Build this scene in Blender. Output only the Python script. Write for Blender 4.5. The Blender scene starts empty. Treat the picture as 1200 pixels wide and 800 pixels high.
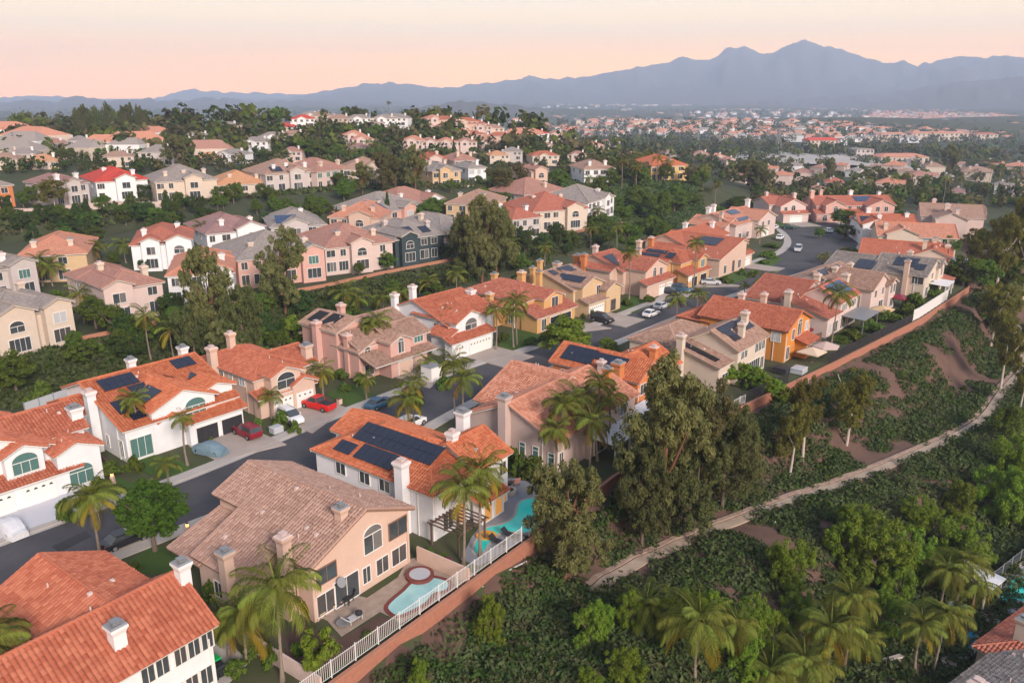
import bpy, bmesh, math, random
import numpy as np
from mathutils import Vector, Matrix
S = bpy.context.scene
C = S.collection
R = math.radians
# ---------------------------------------------------------------- camera, sky, sun, exposure
CAMH, FPX, HORIZON = 44.0, 950.0, 105.0
PITCH = math.atan((400 - HORIZON) / FPX)
cd = bpy.data.cameras.new('camera'); cam = bpy.data.objects.new('camera', cd); C.objects.link(cam)
cd.sensor_width = 36.0; cd.lens = 36.0 * FPX / 1200; cd.clip_start = 0.5; cd.clip_end = 60000
cam.location = (0, 0, CAMH); cam.rotation_euler = (R(90) - PITCH, 0, 0)
S.camera = cam
SUN_EL, SUN_AZ = 27.0, 152.0           # degrees; azimuth clockwise from +Y (north): the low light comes from behind the camera, right
W = bpy.data.worlds.new('World'); S.world = W; W.use_nodes = True
nt = W.node_tree; nt.nodes.clear()
out = nt.nodes.new('ShaderNodeOutputWorld'); bg = nt.nodes.new('ShaderNodeBackground')
sky = nt.nodes.new('ShaderNodeTexSky'); sky.sky_type = 'NISHITA'; sky.sun_disc = False
sky.sun_elevation = R(SUN_EL); sky.sun_rotation = R(SUN_AZ); sky.air_density = 1.2; sky.dust_density = 3.0; sky.ozone_density = 2.0
tc = nt.nodes.new('ShaderNodeTexCoord'); sx = nt.nodes.new('ShaderNodeSeparateXYZ')
rp = nt.nodes.new('ShaderNodeValToRGB')        # dusk gradient: peach near the horizon, cream above, soft lavender overhead
cr = rp.color_ramp; cr.interpolation = 'EASE'
stops = [(0.0, (39, 14.0, 1.0)), (0.03, (30, 13.8, 1.2)), (0.07, (15.4, 11.0, 5.8)), (0.12, (10.5, 9.8, 8.2)), (0.30, (4.9, 5.2, 5.9)), (1.0, (3.2, 4.0, 5.8))]
cr.elements[0].position = 0.0; cr.elements[1].position = 1.0
for p, c in stops[1:-1]: cr.elements.new(p)
for e, (p, c) in zip(cr.elements, stops): e.position = p; e.color = (c[0] / 40, c[1] / 40, c[2] / 40, 1)
sc_ = nt.nodes.new('ShaderNodeVectorMath'); sc_.operation = 'SCALE'; sc_.inputs[3].default_value = 40.0
mx = nt.nodes.new('ShaderNodeMix'); mx.data_type = 'RGBA'; mx.inputs[0].default_value = 0.95
nt.links.new(tc.outputs['Generated'], sx.inputs[0]); nt.links.new(sx.outputs[2], rp.inputs[0]); nt.links.new(rp.outputs[0], sc_.inputs[0])
nt.links.new(sky.outputs[0], mx.inputs[6]); nt.links.new(sc_.outputs[0], mx.inputs[7])
nt.links.new(mx.outputs[2], bg.inputs[0]); bg.inputs[1].default_value = 0.1; nt.links.new(bg.outputs[0], out.inputs[0])
sl = bpy.data.lights.new('sun', 'SUN'); so = bpy.data.objects.new('sun', sl); C.objects.link(so)
sl.energy = 4.4; sl.angle = R(16); sl.color = (1.0, 0.86, 0.76)
_a = R(SUN_AZ); _e = R(SUN_EL)
sdir = Vector((math.sin(_a) * math.cos(_e), math.cos(_a) * math.cos(_e), math.sin(_e)))
so.rotation_euler = sdir.to_track_quat('Z', 'Y').to_euler(); so.location = (0, -40, 120)
vs = S.view_settings; vs.view_transform = 'Standard'; vs.look = 'None'; vs.exposure = 0.34; vs.gamma = 1.0
cy = S.cycles; cy.max_bounces = 5; cy.diffuse_bounces = 3; cy.glossy_bounces = 2; cy.transmission_bounces = 3; cy.volume_bounces = 2
cy.transparent_max_bounces = 4; cy.use_denoising = True; cy.caustics_reflective = False; cy.caustics_refractive = False
cy.use_adaptive_sampling = True; cy.adaptive_threshold = 0.012
# ---------------------------------------------------------------- small helpers
rnd = random.Random(7)
def ray(px, py):
    u = (px - 600) / FPX; v = (400 - py) / FPX
    return u, math.cos(PITCH) + v * math.sin(PITCH), -math.sin(PITCH) + v * math.cos(PITCH)
def at(px, py, z=0.0):
    u, y, zz = ray(px, py); t = (z - CAMH) / zz
    return Vector((u * t, y * t, z))
def proj(p):
    dz = p[2] - CAMH; d = p[1] * math.cos(PITCH) - dz * math.sin(PITCH); up = p[1] * math.sin(PITCH) + dz * math.cos(PITCH)
    return 600 + FPX * p[0] / d, 400 - FPX * up / d, d
def link(o, parent=None):
    C.objects.link(o)
    if parent is not None: o.parent = parent
    return o
def tag(o, label=None, cat=None, group=None, kind=None):
    if label: o['label'] = label
    if cat: o['category'] = cat
    if group: o['group'] = group
    if kind: o['kind'] = kind
    return o
def empty(name, loc, rz=0.0, sc=1.0):
    o = bpy.data.objects.new(name, None); o.location = loc; o.rotation_euler = (0, 0, rz)
    o.scale = (sc, sc, sc) if not isinstance(sc, tuple) else sc
    o.empty_display_size = 0.3
    return link(o)
def inst(name, me, parent=None, loc=(0, 0, 0), rot=(0, 0, 0), sc=1.0):
    o = bpy.data.objects.new(name, me); o.location = loc; o.rotation_euler = rot
    o.scale = (sc, sc, sc) if not isinstance(sc, tuple) else sc
    return link(o, parent)
def np_mesh(name, V, F, mats, midx=None, uv=None, smooth=False):
    V = np.asarray(V, dtype=np.float32); F = np.asarray(F, dtype=np.int32); n, k = F.shape
    me = bpy.data.meshes.new(name); me.vertices.add(len(V)); me.vertices.foreach_set('co', V.ravel())
    me.loops.add(n * k); me.loops.foreach_set('vertex_index', F.ravel())
    me.polygons.add(n); me.polygons.foreach_set('loop_start', np.arange(0, n * k, k, dtype=np.int32))
    me.polygons.foreach_set('loop_total', np.full(n, k, dtype=np.int32))
    if midx is not None: me.polygons.foreach_set('material_index', np.asarray(midx, dtype=np.int32))
    if uv is not None:
        ul = me.uv_layers.new(name='uv'); ul.data.foreach_set('uv', np.asarray(uv, dtype=np.float32)[F.ravel()].ravel())
    for m in (mats if isinstance(mats, (list, tuple)) else [mats]): me.materials.append(m)
    if smooth: me.polygons.foreach_set('use_smooth', np.ones(n, dtype=bool))
    me.update(calc_edges=True)
    return me
class MB:
    """collects faces and becomes one mesh"""
    def __init__(s): s.v = []; s.f = []; s.m = []; s.uv = []; s.has = False; s.sm = []
    def face(s, vs_, m=0, uv=None, smooth=False):
        b = len(s.v); s.v += [tuple(p) for p in vs_]; s.f.append(tuple(range(b, b + len(vs_)))); s.m.append(m); s.sm.append(smooth)
        s.uv += list(uv) if uv else [(0, 0)] * len(vs_)
        if uv: s.has = True
    def box(s, x0, x1, y0, y1, z0, z1, m=0, M=None):
        p = [Vector(q) for q in ((x0, y0, z0), (x1, y0, z0), (x1, y1, z0), (x0, y1, z0), (x0, y0, z1), (x1, y0, z1), (x1, y1, z1), (x0, y1, z1))]
        if M is not None: p = [M @ q for q in p]
        for q in ((0, 3, 2, 1), (4, 5, 6, 7), (0, 1, 5, 4), (1, 2, 6, 5), (2, 3, 7, 6), (3, 0, 4, 7)): s.face([p[i] for i in q], m)
    def frustum(s, cx, cy_, w0, w1, z0, z1, m=0, d0=None, d1=None, bottom=False):
        d0 = w0 if d0 is None else d0; d1 = w1 if d1 is None else d1
        a = [(cx + i * w0 / 2, cy_ + j * d0 / 2, z0) for i, j in ((-1, -1), (1, -1), (1, 1), (-1, 1))]
        b = [(cx + i * w1 / 2, cy_ + j * d1 / 2, z1) for i, j in ((-1, -1), (1, -1), (1, 1), (-1, 1))]
        for i in range(4): s.face([a[i], a[(i + 1) % 4], b[(i + 1) % 4], b[i]], m)
        s.face(b, m)
        if bottom: s.face(a[::-1], m)
    def prism(s, poly, z0, z1, m=0, mside=None, bottom=False):
        n = len(poly); mside = m if mside is None else mside
        a = sum(poly[i][0] * poly[(i + 1) % n][1] - poly[(i + 1) % n][0] * poly[i][1] for i in range(n))
        if a < 0: poly = poly[::-1]
        s.face([(p[0], p[1], z1) for p in poly], m)
        for i in range(n):
            p, q = poly[i], poly[(i + 1) % n]; s.face([(p[0], p[1], z0), (q[0], q[1], z0), (q[0], q[1], z1), (p[0], p[1], z1)], mside)
        if bottom: s.face([(p[0], p[1], z0) for p in poly[::-1]], mside)
    def tube(s, pts, rs, n=8, m=0, cap=True):
        rings = []
        for i, p in enumerate(pts):
            p = Vector(p); a = Vector(pts[max(i - 1, 0)]); b = Vector(pts[min(i + 1, len(pts) - 1)]); d = (b - a).normalized()
            u = d.cross(Vector((0, 0, 1)))
            if u.length < 1e-3: u = Vector((1, 0, 0))
            u.normalize(); w = u.cross(d).normalized(); r = rs[i] if isinstance(rs, (list, tuple)) else rs
            rings.append([p + (u * math.cos(2 * math.pi * k / n) + w * math.sin(2 * math.pi * k / n)) * r for k in range(n)])
        for a, b in zip(rings, rings[1:]):
            for k in range(n): s.face([a[k], b[k], b[(k + 1) % n], a[(k + 1) % n]], m, smooth=True)
        if cap: s.face(rings[-1][::-1], m); s.face(rings[0], m)
    def mesh(s, name, mats):
        me = bpy.data.meshes.new(name); me.from_pydata(s.v, [], s.f)
        for m in (mats if isinstance(mats, (list, tuple)) else [mats]): me.materials.append(m)
        me.polygons.foreach_set('material_index', s.m); me.polygons.foreach_set('use_smooth', s.sm)
        if s.has:
            ul = me.uv_layers.new(name='uv'); flat = []
            for f in s.f:
                for i in f: flat += s.uv[i]
            ul.data.foreach_set('uv', flat)
        me.update(); return me
    def obj(s, name, mats, parent=None): return link(bpy.data.objects.new(name, s.mesh(name, mats)), parent)
# ---------------------------------------------------------------- materials
def mat(name, col, rough=0.8, noise=None, spec=0.3, metal=0.0, bump=None, emit=None, coord='Object'):
    """noise: (scale, amount, second colour) ; bump: (scale, strength)"""
    m = bpy.data.materials.new(name); m.use_nodes = True; t = m.node_tree; b = t.nodes['Principled BSDF']
    b.inputs['Roughness'].default_value = rough; b.inputs['Metallic'].default_value = metal; b.inputs['Specular IOR Level'].default_value = spec
    b.inputs['Base Color'].default_value = (*col, 1)
    co = t.nodes.new('ShaderNodeTexCoord')
    if noise:
        sc, amt, c2 = noise; n = t.nodes.new('ShaderNodeTexNoise'); n.inputs['Scale'].default_value = sc; n.inputs['Detail'].default_value = 6; n.inputs['Roughness'].default_value = 0.65
        r = t.nodes.new('ShaderNodeMapRange'); r.inputs[1].default_value = 0.5 - 0.22; r.inputs[2].default_value = 0.5 + 0.22; r.inputs[4].default_value = amt
        k = t.nodes.new('ShaderNodeMix'); k.data_type = 'RGBA'; k.inputs[6].default_value = (*col, 1); k.inputs[7].default_value = (*c2, 1)
        t.links.new(co.outputs[coord], n.inputs[0]); t.links.new(n.outputs[0], r.inputs[0]); t.links.new(r.outputs[0], k.inputs[0]); t.links.new(k.outputs[2], b.inputs['Base Color'])
    if bump:
        n2 = t.nodes.new('ShaderNodeTexNoise'); n2.inputs['Scale'].default_value = bump[0]; n2.inputs['Detail'].default_value = 4
        bp = t.nodes.new('ShaderNodeBump'); bp.inputs['Strength'].default_value = bump[1]; bp.inputs['Distance'].default_value = 0.1
        t.links.new(co.outputs[coord], n2.inputs[0]); t.links.new(n2.outputs[0], bp.inputs['Height']); t.links.new(bp.outputs[0], b.inputs['Normal'])
    if emit: b.inputs['Emission Color'].default_value = (*emit[0], 1); b.inputs['Emission Strength'].default_value = emit[1]
    return m
def mnode(t, op, a, b=None):
    n = t.nodes.new('ShaderNodeMath'); n.operation = op
    for i, v in enumerate((a, b)):
        if v is None: continue
        if isinstance(v, (int, float)): n.inputs[i].default_value = v
        else: t.links.new(v, n.inputs[i])
    return n.outputs[0]
def roof_mat(name, col, col2, real=True, weather=(0.16, 0.10, 0.08), wamt=0.35):
    """clay tile: every tile its own tone (uv in metres), weather stains; far roofs also get the tile relief from the uv"""
    m = bpy.data.materials.new(name); m.use_nodes = True; t = m.node_tree; b = t.nodes['Principled BSDF']
    b.inputs['Roughness'].default_value = 0.8; b.inputs['Specular IOR Level'].default_value = 0.2
    uv = t.nodes.new('ShaderNodeUVMap'); sp = t.nodes.new('ShaderNodeSeparateXYZ'); t.links.new(uv.outputs[0], sp.inputs[0])
    iu = mnode(t, 'FLOOR', mnode(t, 'DIVIDE', sp.outputs[0], 0.36)); iv = mnode(t, 'FLOOR', mnode(t, 'DIVIDE', sp.outputs[1], 0.42))
    cb = t.nodes.new('ShaderNodeCombineXYZ'); t.links.new(iu, cb.inputs[0]); t.links.new(iv, cb.inputs[1])
    wn = t.nodes.new('ShaderNodeTexWhiteNoise'); t.links.new(cb.outputs[0], wn.inputs[0])
    k = t.nodes.new('ShaderNodeMix'); k.data_type = 'RGBA'; k.inputs[6].default_value = (*col, 1); k.inputs[7].default_value = (*col2, 1)
    kr = t.nodes.new('ShaderNodeMapRange'); kr.inputs[3].default_value = -.35 if real else 0; kr.inputs[4].default_value = 1.35 if real else 1; kr.clamp = False; k.clamp_factor = False; t.links.new(wn.outputs[0], kr.inputs[0]); t.links.new(kr.outputs[0], k.inputs[0])
    co = t.nodes.new('ShaderNodeTexCoord'); n = t.nodes.new('ShaderNodeTexNoise'); n.inputs['Scale'].default_value = 0.45; n.inputs['Detail'].default_value = 7; n.inputs['Roughness'].default_value = 0.7
    t.links.new(co.outputs['Object'], n.inputs[0])
    r = t.nodes.new('ShaderNodeMapRange'); r.inputs[1].default_value = 0.48; r.inputs[2].default_value = 0.78; r.inputs[4].default_value = wamt; t.links.new(n.outputs[0], r.inputs[0])
    k2 = t.nodes.new('ShaderNodeMix'); k2.data_type = 'RGBA'; k2.inputs[7].default_value = (*weather, 1)
    t.links.new(r.outputs[0], k2.inputs[0]); t.links.new(k.outputs[2], k2.inputs[6]); t.links.new(k2.outputs[2], b.inputs['Base Color'])
    if not real:
        h = mnode(t, 'ABSOLUTE', mnode(t, 'SINE', mnode(t, 'MULTIPLY', sp.outputs[0], math.pi / 0.36)))
        g = mnode(t, 'FRACT', mnode(t, 'DIVIDE', sp.outputs[1], 0.42)); hh = mnode(t, 'SUBTRACT', h, g)
        bp = t.nodes.new('ShaderNodeBump'); bp.inputs['Strength'].default_value = 0.7; bp.inputs['Distance'].default_value = 0.08
        t.links.new(hh, bp.inputs['Height']); t.links.new(bp.outputs[0], b.inputs['Normal'])
    return m
def leaf_mat(name, c1, c2, trans=0.25):
    m = bpy.data.materials.new(name); m.use_nodes = True; t = m.node_tree; b = t.nodes['Principled BSDF']; b.inputs['Roughness'].default_value = 0.75; b.inputs['Specular IOR Level'].default_value = 0.08
    g = t.nodes.new('ShaderNodeNewGeometry'); oi = t.nodes.new('ShaderNodeObjectInfo')
    k = t.nodes.new('ShaderNodeMix'); k.data_type = 'RGBA'; k.inputs[6].default_value = (*c1, 1); k.inputs[7].default_value = (*c2, 1)
    co = t.nodes.new('ShaderNodeTexCoord'); n = t.nodes.new('ShaderNodeTexNoise'); n.inputs['Scale'].default_value = 0.9; n.inputs['Detail'].default_value = 2
    t.links.new(co.outputs['Object'], n.inputs[0])
    f = mnode(t, 'ADD', mnode(t, 'MULTIPLY', g.outputs['Random Per Island'], 0.55), mnode(t, 'MULTIPLY', mnode(t, 'SUBTRACT', n.outputs[0], 0.25), 0.9))
    t.links.new(f, k.inputs[0])
    hs = t.nodes.new('ShaderNodeHueSaturation'); hs.inputs['Hue'].default_value = 0.5
    t.links.new(mnode(t, 'ADD', mnode(t, 'MULTIPLY', oi.outputs['Random'], 0.5), 0.75), hs.inputs['Value']); t.links.new(mnode(t, 'ADD', mnode(t, 'MULTIPLY', oi.outputs['Random'], 0.045), 0.472), hs.inputs['Hue'])
    t.links.new(k.outputs[2], hs.inputs['Color']); t.links.new(hs.outputs[0], b.inputs['Base Color'])
    tr = t.nodes.new('ShaderNodeBsdfTranslucent'); t.links.new(hs.outputs[0], tr.inputs[0]); ms = t.nodes.new('ShaderNodeMixShader'); ms.inputs[0].default_value = trans
    o = t.nodes['Material Output']; t.links.new(b.outputs[0], ms.inputs[1]); t.links.new(tr.outputs[0], ms.inputs[2]); t.links.new(ms.outputs[0], o.inputs[0])
    return m
M = {}
ST = dict(white=(.72, .72, .74), cream=(.58, .49, .41), peach=(.585, .42, .34), pinkgrey=(.52, .40, .36), pink=(.58, .35, .30), orange=(.58, .24, .06), tan=(.56, .40, .24),
          ochre=(.56, .33, .14), grey=(.50, .45, .44), palepink=(.58, .46, .425), darkgreen=(.045, .065, .075), beige=(.60, .48, .37), redorange=(.55, .20, .08), yellow=(.64, .45, .18))
for k, c in ST.items():
    M['w_' + k] = mat('stucco_' + k, c, 0.9, (0.9, 0.45, tuple(x * 0.78 for x in c)), 0.15, bump=(9, 0.06))
RC = dict(orange=((.39, .115, .065), (.47, .16, .092)), bright=((.44, .125, .058), (.52, .175, .085)), clay=((.36, .115, .075), (.44, .165, .11)), tan=((.325, .20, .155), (.40, .255, .20)), brown=((.31, .19, .14), (.40, .26, .20)),
          pinkbrown=((.33, .165, .125), (.42, .23, .18)), grey=((.24, .205, .185), (.33, .29, .265)), red=((.46, .05, .035), (.53, .085, .06)), purple=((.26, .15, .14), (.34, .205, .19)), salmon=((.46, .19, .12), (.56, .27, .18)), orangetan=((.50, .24, .12), (.58, .32, .18)))
for k, (a, b_) in RC.items():
    M['r_' + k] = roof_mat('clay_tile_' + k, a, b_, True, tuple(x * .55 for x in a)); M['rf_' + k] = roof_mat('clay_tile_relief_' + k, a, b_, False, tuple(x * .6 for x in a), .25)
M['trim'] = mat('white_trim', (.72, .70, .67), .6); M['trim_cream'] = mat('cream_trim', (.62, .52, .42), .7); M['trim_brown'] = mat('brown_trim', (.22, .13, .09), .7)
M['glass'] = mat('window_glass', (.035, .045, .055), .08, spec=.6, noise=(.6, .5, (.10, .11, .11))); M['blind'] = mat('pane_with_blinds', (.17, .165, .16), .2, spec=.5, noise=(1.2, .6, (.09, .09, .095))); M['curtain'] = mat('pane_with_curtain', (.085, .08, .078), .15, spec=.5, noise=(2.5, .6, (.04, .04, .045))); M['shutter'] = mat('pane_with_teal_shutters', (.09, .18, .165), .25, spec=.5, noise=(2, .5, (.05, .13, .13)))
M['paleglass'] = mat('pane_with_pale_blinds', (.42, .44, .47), .2, spec=.5); M['litglass'] = mat('lit_window_glass', (.25, .12, .04), .2, emit=((1.0, .42, .10), .35))
M['asphalt'] = mat('asphalt', (.050, .050, .058), .9, (.22, .9, (.090, .087, .092)), bump=(14, .12)); M['concrete'] = mat('concrete', (.42, .39, .36), .9, (.5, .6, (.33, .30, .28)), bump=(10, .05))
M['drive'] = mat('driveway_concrete', (.40, .34, .30), .9, (.35, .8, (.30, .25, .22))); M['paledrive'] = mat('pale_blue_driveway', (.52, .53, .58), .85, (.4, .5, (.42, .42, .46)))
M['pad'] = mat('grey_deck', (.25, .26, .29), .85, (.7, .5, (.19, .20, .22))); M['patio'] = mat('flagstone_patio', (.40, .32, .26), .9, (1.3, .9, (.26, .19, .15)), bump=(5, .2))
M['grass'] = mat('lawn_grass', (.040, .090, .014), .95, (.5, .8, (.070, .115, .020)), bump=(25, .5)); M['soil'] = mat('bare_soil', (.085, .050, .040), .95, (.5, .8, (.13, .08, .06)), bump=(4, .5))
M['brick'] = mat('brick_wall', (.40, .17, .11), .95, (2.2, .8, (.27, .12, .085)), bump=(5, .4)); M['brickcap'] = mat('brick_cap', (.42, .20, .13), .9, (3, .6, (.32, .14, .09)))
M['whitemetal'] = mat('white_metal', (.60, .60, .60), .45); M['darkmetal'] = mat('dark_metal', (.03, .03, .035), .5); M['greymetal'] = mat('grey_metal', (.28, .29, .30), .4, metal=.4)
M['solar'] = mat('solar_cell', (.012, .016, .032), .18, spec=.5); M['bluesolar'] = mat('blue_solar_cell', (.03, .055, .12), .2, spec=.6); M['heater'] = mat('pool_heater_mat', (.012, .012, .014), .55)
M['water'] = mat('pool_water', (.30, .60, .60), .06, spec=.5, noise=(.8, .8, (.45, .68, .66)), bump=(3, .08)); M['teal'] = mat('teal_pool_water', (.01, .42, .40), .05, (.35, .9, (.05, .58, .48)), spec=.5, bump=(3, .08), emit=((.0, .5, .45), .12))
M['bluewater'] = mat('blue_pool_water', (.02, .20, .34), .05, (.4, .7, (.04, .30, .42)), spec=.5, bump=(3, .08))
M['coping'] = mat('red_brick_coping', (.20, .055, .045), .85, (4, .6, (.14, .04, .035))); M['stone'] = mat('pale_stone', (.45, .41, .36), .9, (2, .7, (.33, .29, .25)), bump=(4, .3))
M['wood'] = mat('brown_timber', (.13, .085, .065), .85, (3, .6, (.09, .06, .045))); M['fence'] = mat('brown_fence_board', (.14, .075, .055), .9, (2, .6, (.10, .055, .045)))
M['bark'] = mat('tree_bark', (.16, .12, .095), .95, (3, .7, (.10, .075, .06)), bump=(6, .4)); M['palebark'] = mat('pale_smooth_bark', (.50, .44, .38), .9, (2, .8, (.36, .28, .22))); M['redbark'] = mat('reddish_bark', (.20, .085, .05), .95, (3, .7, (.13, .06, .04)))
M['palmbark'] = mat('palm_trunk', (.24, .195, .16), .95, (4, .7, (.17, .13, .105)), bump=(8, .4)); M['palmboot'] = mat('palm_crownshaft', (.33, .20, .09), .9, (3, .7, (.22, .17, .06)))
for k, a, b_ in (('euc', (.080, .098, .032), (.205, .195, .072)), ('eucdark', (.060, .088, .030), (.150, .165, .058)), ('bright', (.082, .155, .014), (.200, .275, .034)), ('round', (.030, .085, .010), (.085, .150, .022)), ('dark', (.026, .058, .014), (.072, .115, .026)),
                 ('mid', (.044, .098, .014), (.135, .185, .030)), ('palm', (.085, .125, .016), (.225, .240, .048)), ('palmyellow', (.15, .12, .016), (.30, .22, .025)), ('olive', (.060, .066, .030), (.12, .115, .050)), ('cover', (.044, .074, .028), (.115, .145, .054)), ('brownleaf', (.10, .070, .042), (.16, .11, .07)), ('flower', (.20, .015, .10), (.30, .03, .16)), ('gold', (.085, .098, .018), (.195, .190, .042))):
    M['l_' + k] = leaf_mat('leaf_' + k, a, b_)
for k, c in (('red', (.55, .012, .010)), ('darkred', (.20, .008, .018)), ('white', (.72, .73, .74)), ('black', (.012, .012, .016)), ('blue', (.05, .13, .22)), ('silver', (.50, .51, .53)), ('darkblue', (.018, .028, .055)), ('green', (.015, .06, .05))):
    M['c_' + k] = mat('car_paint_' + k, c, .25, spec=.6)
M['tarpgrey'] = mat('blue_grey_cover', (.16, .24, .29), .8, (2, .6, (.10, .16, .20)), bump=(5, .6)); M['tarpwhite'] = mat('silver_white_cover', (.60, .61, .64), .7, (2.5, .5, (.46, .47, .50)), bump=(5, .6))
M['tyre'] = mat('tyre', (.012, .012, .012), .8); M['lamp'] = mat('lamp_bulb', (.9, .6, .3), .4, emit=((1, .42, .10), 2.2)); M['tail'] = mat('tail_lamp', (.35, .01, .01), .3); M['headlamp'] = mat('headlamp', (.7, .72, .75), .15)
M['binblack'] = mat('black_bin', (.02, .024, .028), .5); M['bingreen'] = mat('green_lid', (.0, .34, .08), .5); M['cushion'] = mat('cream_cushion', (.52, .40, .25), .9); M['redcushion'] = mat('coral_cushion', (.55, .26, .20), .9)
# ---------------------------------------------------------------- terrain
def wl(z, *px): return [(*at(x, y, z)[:2], z) for x, y in px]
NEARCURB = [(-64, 44), (-48.1, 66.0 - 4.2), (-37.4, 73.2), (-29.0, 83.6), (-17, 99.8), (-5.3, 117.3), (15.6, 141.7), (46.1, 177.3), (68.6, 199.5), (88, 220), (101, 240), (108, 262), (110, 285)]
FARCURB = [(-71, 50.5), (-54.4, 69.4), (-46.5, 78.4), (-37.9, 87.6), (-22.7, 108.2), (-5.6, 126.5 + 2), (3.0, 136.4), (26.9, 164.7), (62.9, 209.9), (76, 226), (84, 243), (88, 262), (89, 285)]
WALL = [(-30, 30.4), (-13.6, 52.3), (2.2, 73.3), (12.2, 87.1), (33.4, 109.2), (53.5, 128.2), (81.9, 156.1), (105.8, 183.0), (121.4, 209.9), (136, 245), (150, 300)]
PATHZ = [((560, 790), -3), ((690, 700), -4), ((740, 665), -4.5), ((830, 625), -5.5), ((920, 590), -6.5), ((1020, 555), -7.3), ((1140, 500), -8), ((1175, 460), -8.6), ((1200, 425), -9), ((1192, 380), -9)]
PATH = [(*at(p[0], p[1], z)[:2], z) for p, z in PATHZ]
FOOT = [(-92, 60), (-70.0, 108.6), (-65.2, 114.7), (-55.0, 134.2), (-40.4, 147.1), (-28.2, 170.4), (-8.2, 190.0), (25.6, 236.0), (54.7, 272.8), (70, 300)]
TZ = 4.0
TOP = [(-120, 88, TZ), (-94, 112, TZ)] + wl(TZ, (35, 410), (92, 400), (140, 390), (200, 377), (237, 367), (312, 349), (380, 337), (447, 322), (540, 304), (617, 287), (685, 271), (735, 262))
BB = [(-190, 170, 5)] + wl(5, (0, 287), (100, 272), (200, 260), (300, 245), (420, 225), (520, 215), (600, 210), (640, 214))
CEDGE = [(-220, 190, 12)] + wl(12, (0, 242), (75, 238), (140, 236), (180, 232), (300, 226), (430, 213), (500, 212)) + [(0, 300, 11), (17, 325, 9), (74, 335, 8)]
CEDGE = [(-220, 190, 12)] + [(*(at(x, y, z)[:2]), 12) for x, y, z in ((-20, 218, 18.3), (40, 218, 18.3), (100, 214, 18.3), (140, 211, 18.3), (178, 212, 18.3), (256, 210, 18.3), (285, 216, 15.3), (315, 204, 18.3), (371, 200, 18.3), (410, 197, 18.3), (453, 197, 18.3), (540, 199, 17.5))] + [(8, 300, 10.5), (20, 322, 9), (74, 330, 8)]
CEDGE = [(p[0], p[1] - 5.0, p[2]) for p in CEDGE]
def dens(pts, step=5.0):
    o = []
    for a, b in zip(pts, pts[1:]):
        n = max(1, int(math.dist(a[:2], b[:2]) / step))
        o += [tuple(a[i] + (b[i] - a[i]) * k / n for i in range(3)) for k in range(n)]
    return o + [pts[-1]]
def off(pts, d):      # offset a polyline to its right
    o = []
    for i, p in enumerate(pts):
        a = pts[max(i - 1, 0)]; b = pts[min(i + 1, len(pts) - 1)]; dx, dy = b[0] - a[0], b[1] - a[1]; L = math.hypot(dx, dy)
        o.append((p[0] + dy / L * d, p[1] - dx / L * d) + tuple(p[2:]))
    return o
ctl = []
ctl += dens([(x, y, -1.6) for x, y in off(WALL, 0.7)]) + dens([(x, y, 0) for x, y in off(WALL, -1.2)]) + dens(PATH) + dens(off(PATH, -1.6))
ctl += dens([(20, 40, -9), (37, 66, -11), (57.8, 84, -12.5), (78, 101.5, -13), (105, 138, -14), (140, 190, -14), (190, 280, -14)]) + dens([(60, 40, -14), (90, 80, -14.5), (130, 130, -15)], 12)
ctl += dens([(x, y, 0) for x, y in FOOT]) + dens([(x, y, 0) for x, y in off(FOOT, 6)]) + dens(TOP) + dens(off(TOP, -7)) + dens(BB) + dens(off(BB, 8)) + dens(CEDGE) + dens(off(CEDGE, -10)) + dens(off(CEDGE, -24), 7) + dens(off(TOP, -16), 7)
ctl += dens([(-250, 330, 15), (-150, 340, 14), (-70, 350, 12), (0, 365, 9), (60, 375, 8), (120, 380, -3)], 9)
ctl += dens([(-330, 420, 20), (-180, 415, 18), (-100, 420, 20), (-40, 430, 18), (20, 440, 8), (80, 440, 0), (160, 450, -9)], 10)
ctl += dens([(-380, 470, 22), (-230, 460, 22), (-115, 455, 27), (-40, 470, 26), (5, 480, 20), (60, 520, 2), (130, 540, -8)], 10)
ctl += dens([(60, 300, 0), (90, 310, 0), (130, 320, -1)]) + dens([(60, 340, -3), (130, 360, -4), (200, 380, -8), (260, 360, -12)], 9) + dens([(150, 240, -2), (190, 300, -8), (250, 300, -13)], 9)
ctl += dens([(-500, 620, -5), (-100, 600, 0), (50, 600, -6), (200, 560, -12), (350, 500, -18)], 16)
ctl += dens([(-900, 850, -35), (-200, 820, -32), (0, 800, -28), (200, 760, -22), (450, 700, -25), (900, 700, -35)], 30) + dens([(-1800, 1400, -52), (0, 1300, -48), (400, 1100, -38), (1800, 1300, -52)], 60)
ctl += dens([(-4000, 2600, -56), (0, 2600, -56), (4000, 2600, -56)], 150) + dens([(-300, 20, 2), (-230, 120, 5), (-260, 200, 8)], 15) + dens([(-40, -40, -4), (60, -20, -14)], 12)
ctl += dens([(at(x, y, -13)[0], at(x, y, -13)[1], -13.1) for x, y in ((1150, 694), (1215, 646), (1260, 700), (1180, 730), (1100, 770), (1110, 720), (1150, 700), (1190, 770), (1100, 800), (1200, 820))], 4)
CT = np.array(ctl, dtype=np.float64)
PLAT = np.array([(x, y) for x, y in off(WALL, -0.3)] + [(x, y) for x, y in off(FOOT, .5)][::-1])
def inside(P, poly):
    x, y = P[:, 0], P[:, 1]; r = np.zeros(len(P), bool); n = len(poly)
    for i in range(n):
        x0, y0 = poly[i]; x1, y1 = poly[(i + 1) % n]
        if y0 == y1: continue
        c = ((y0 > y) != (y1 > y)) & (x < (x1 - x0) * (y - y0) / (y1 - y0) + x0); r ^= c
    return r
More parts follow.
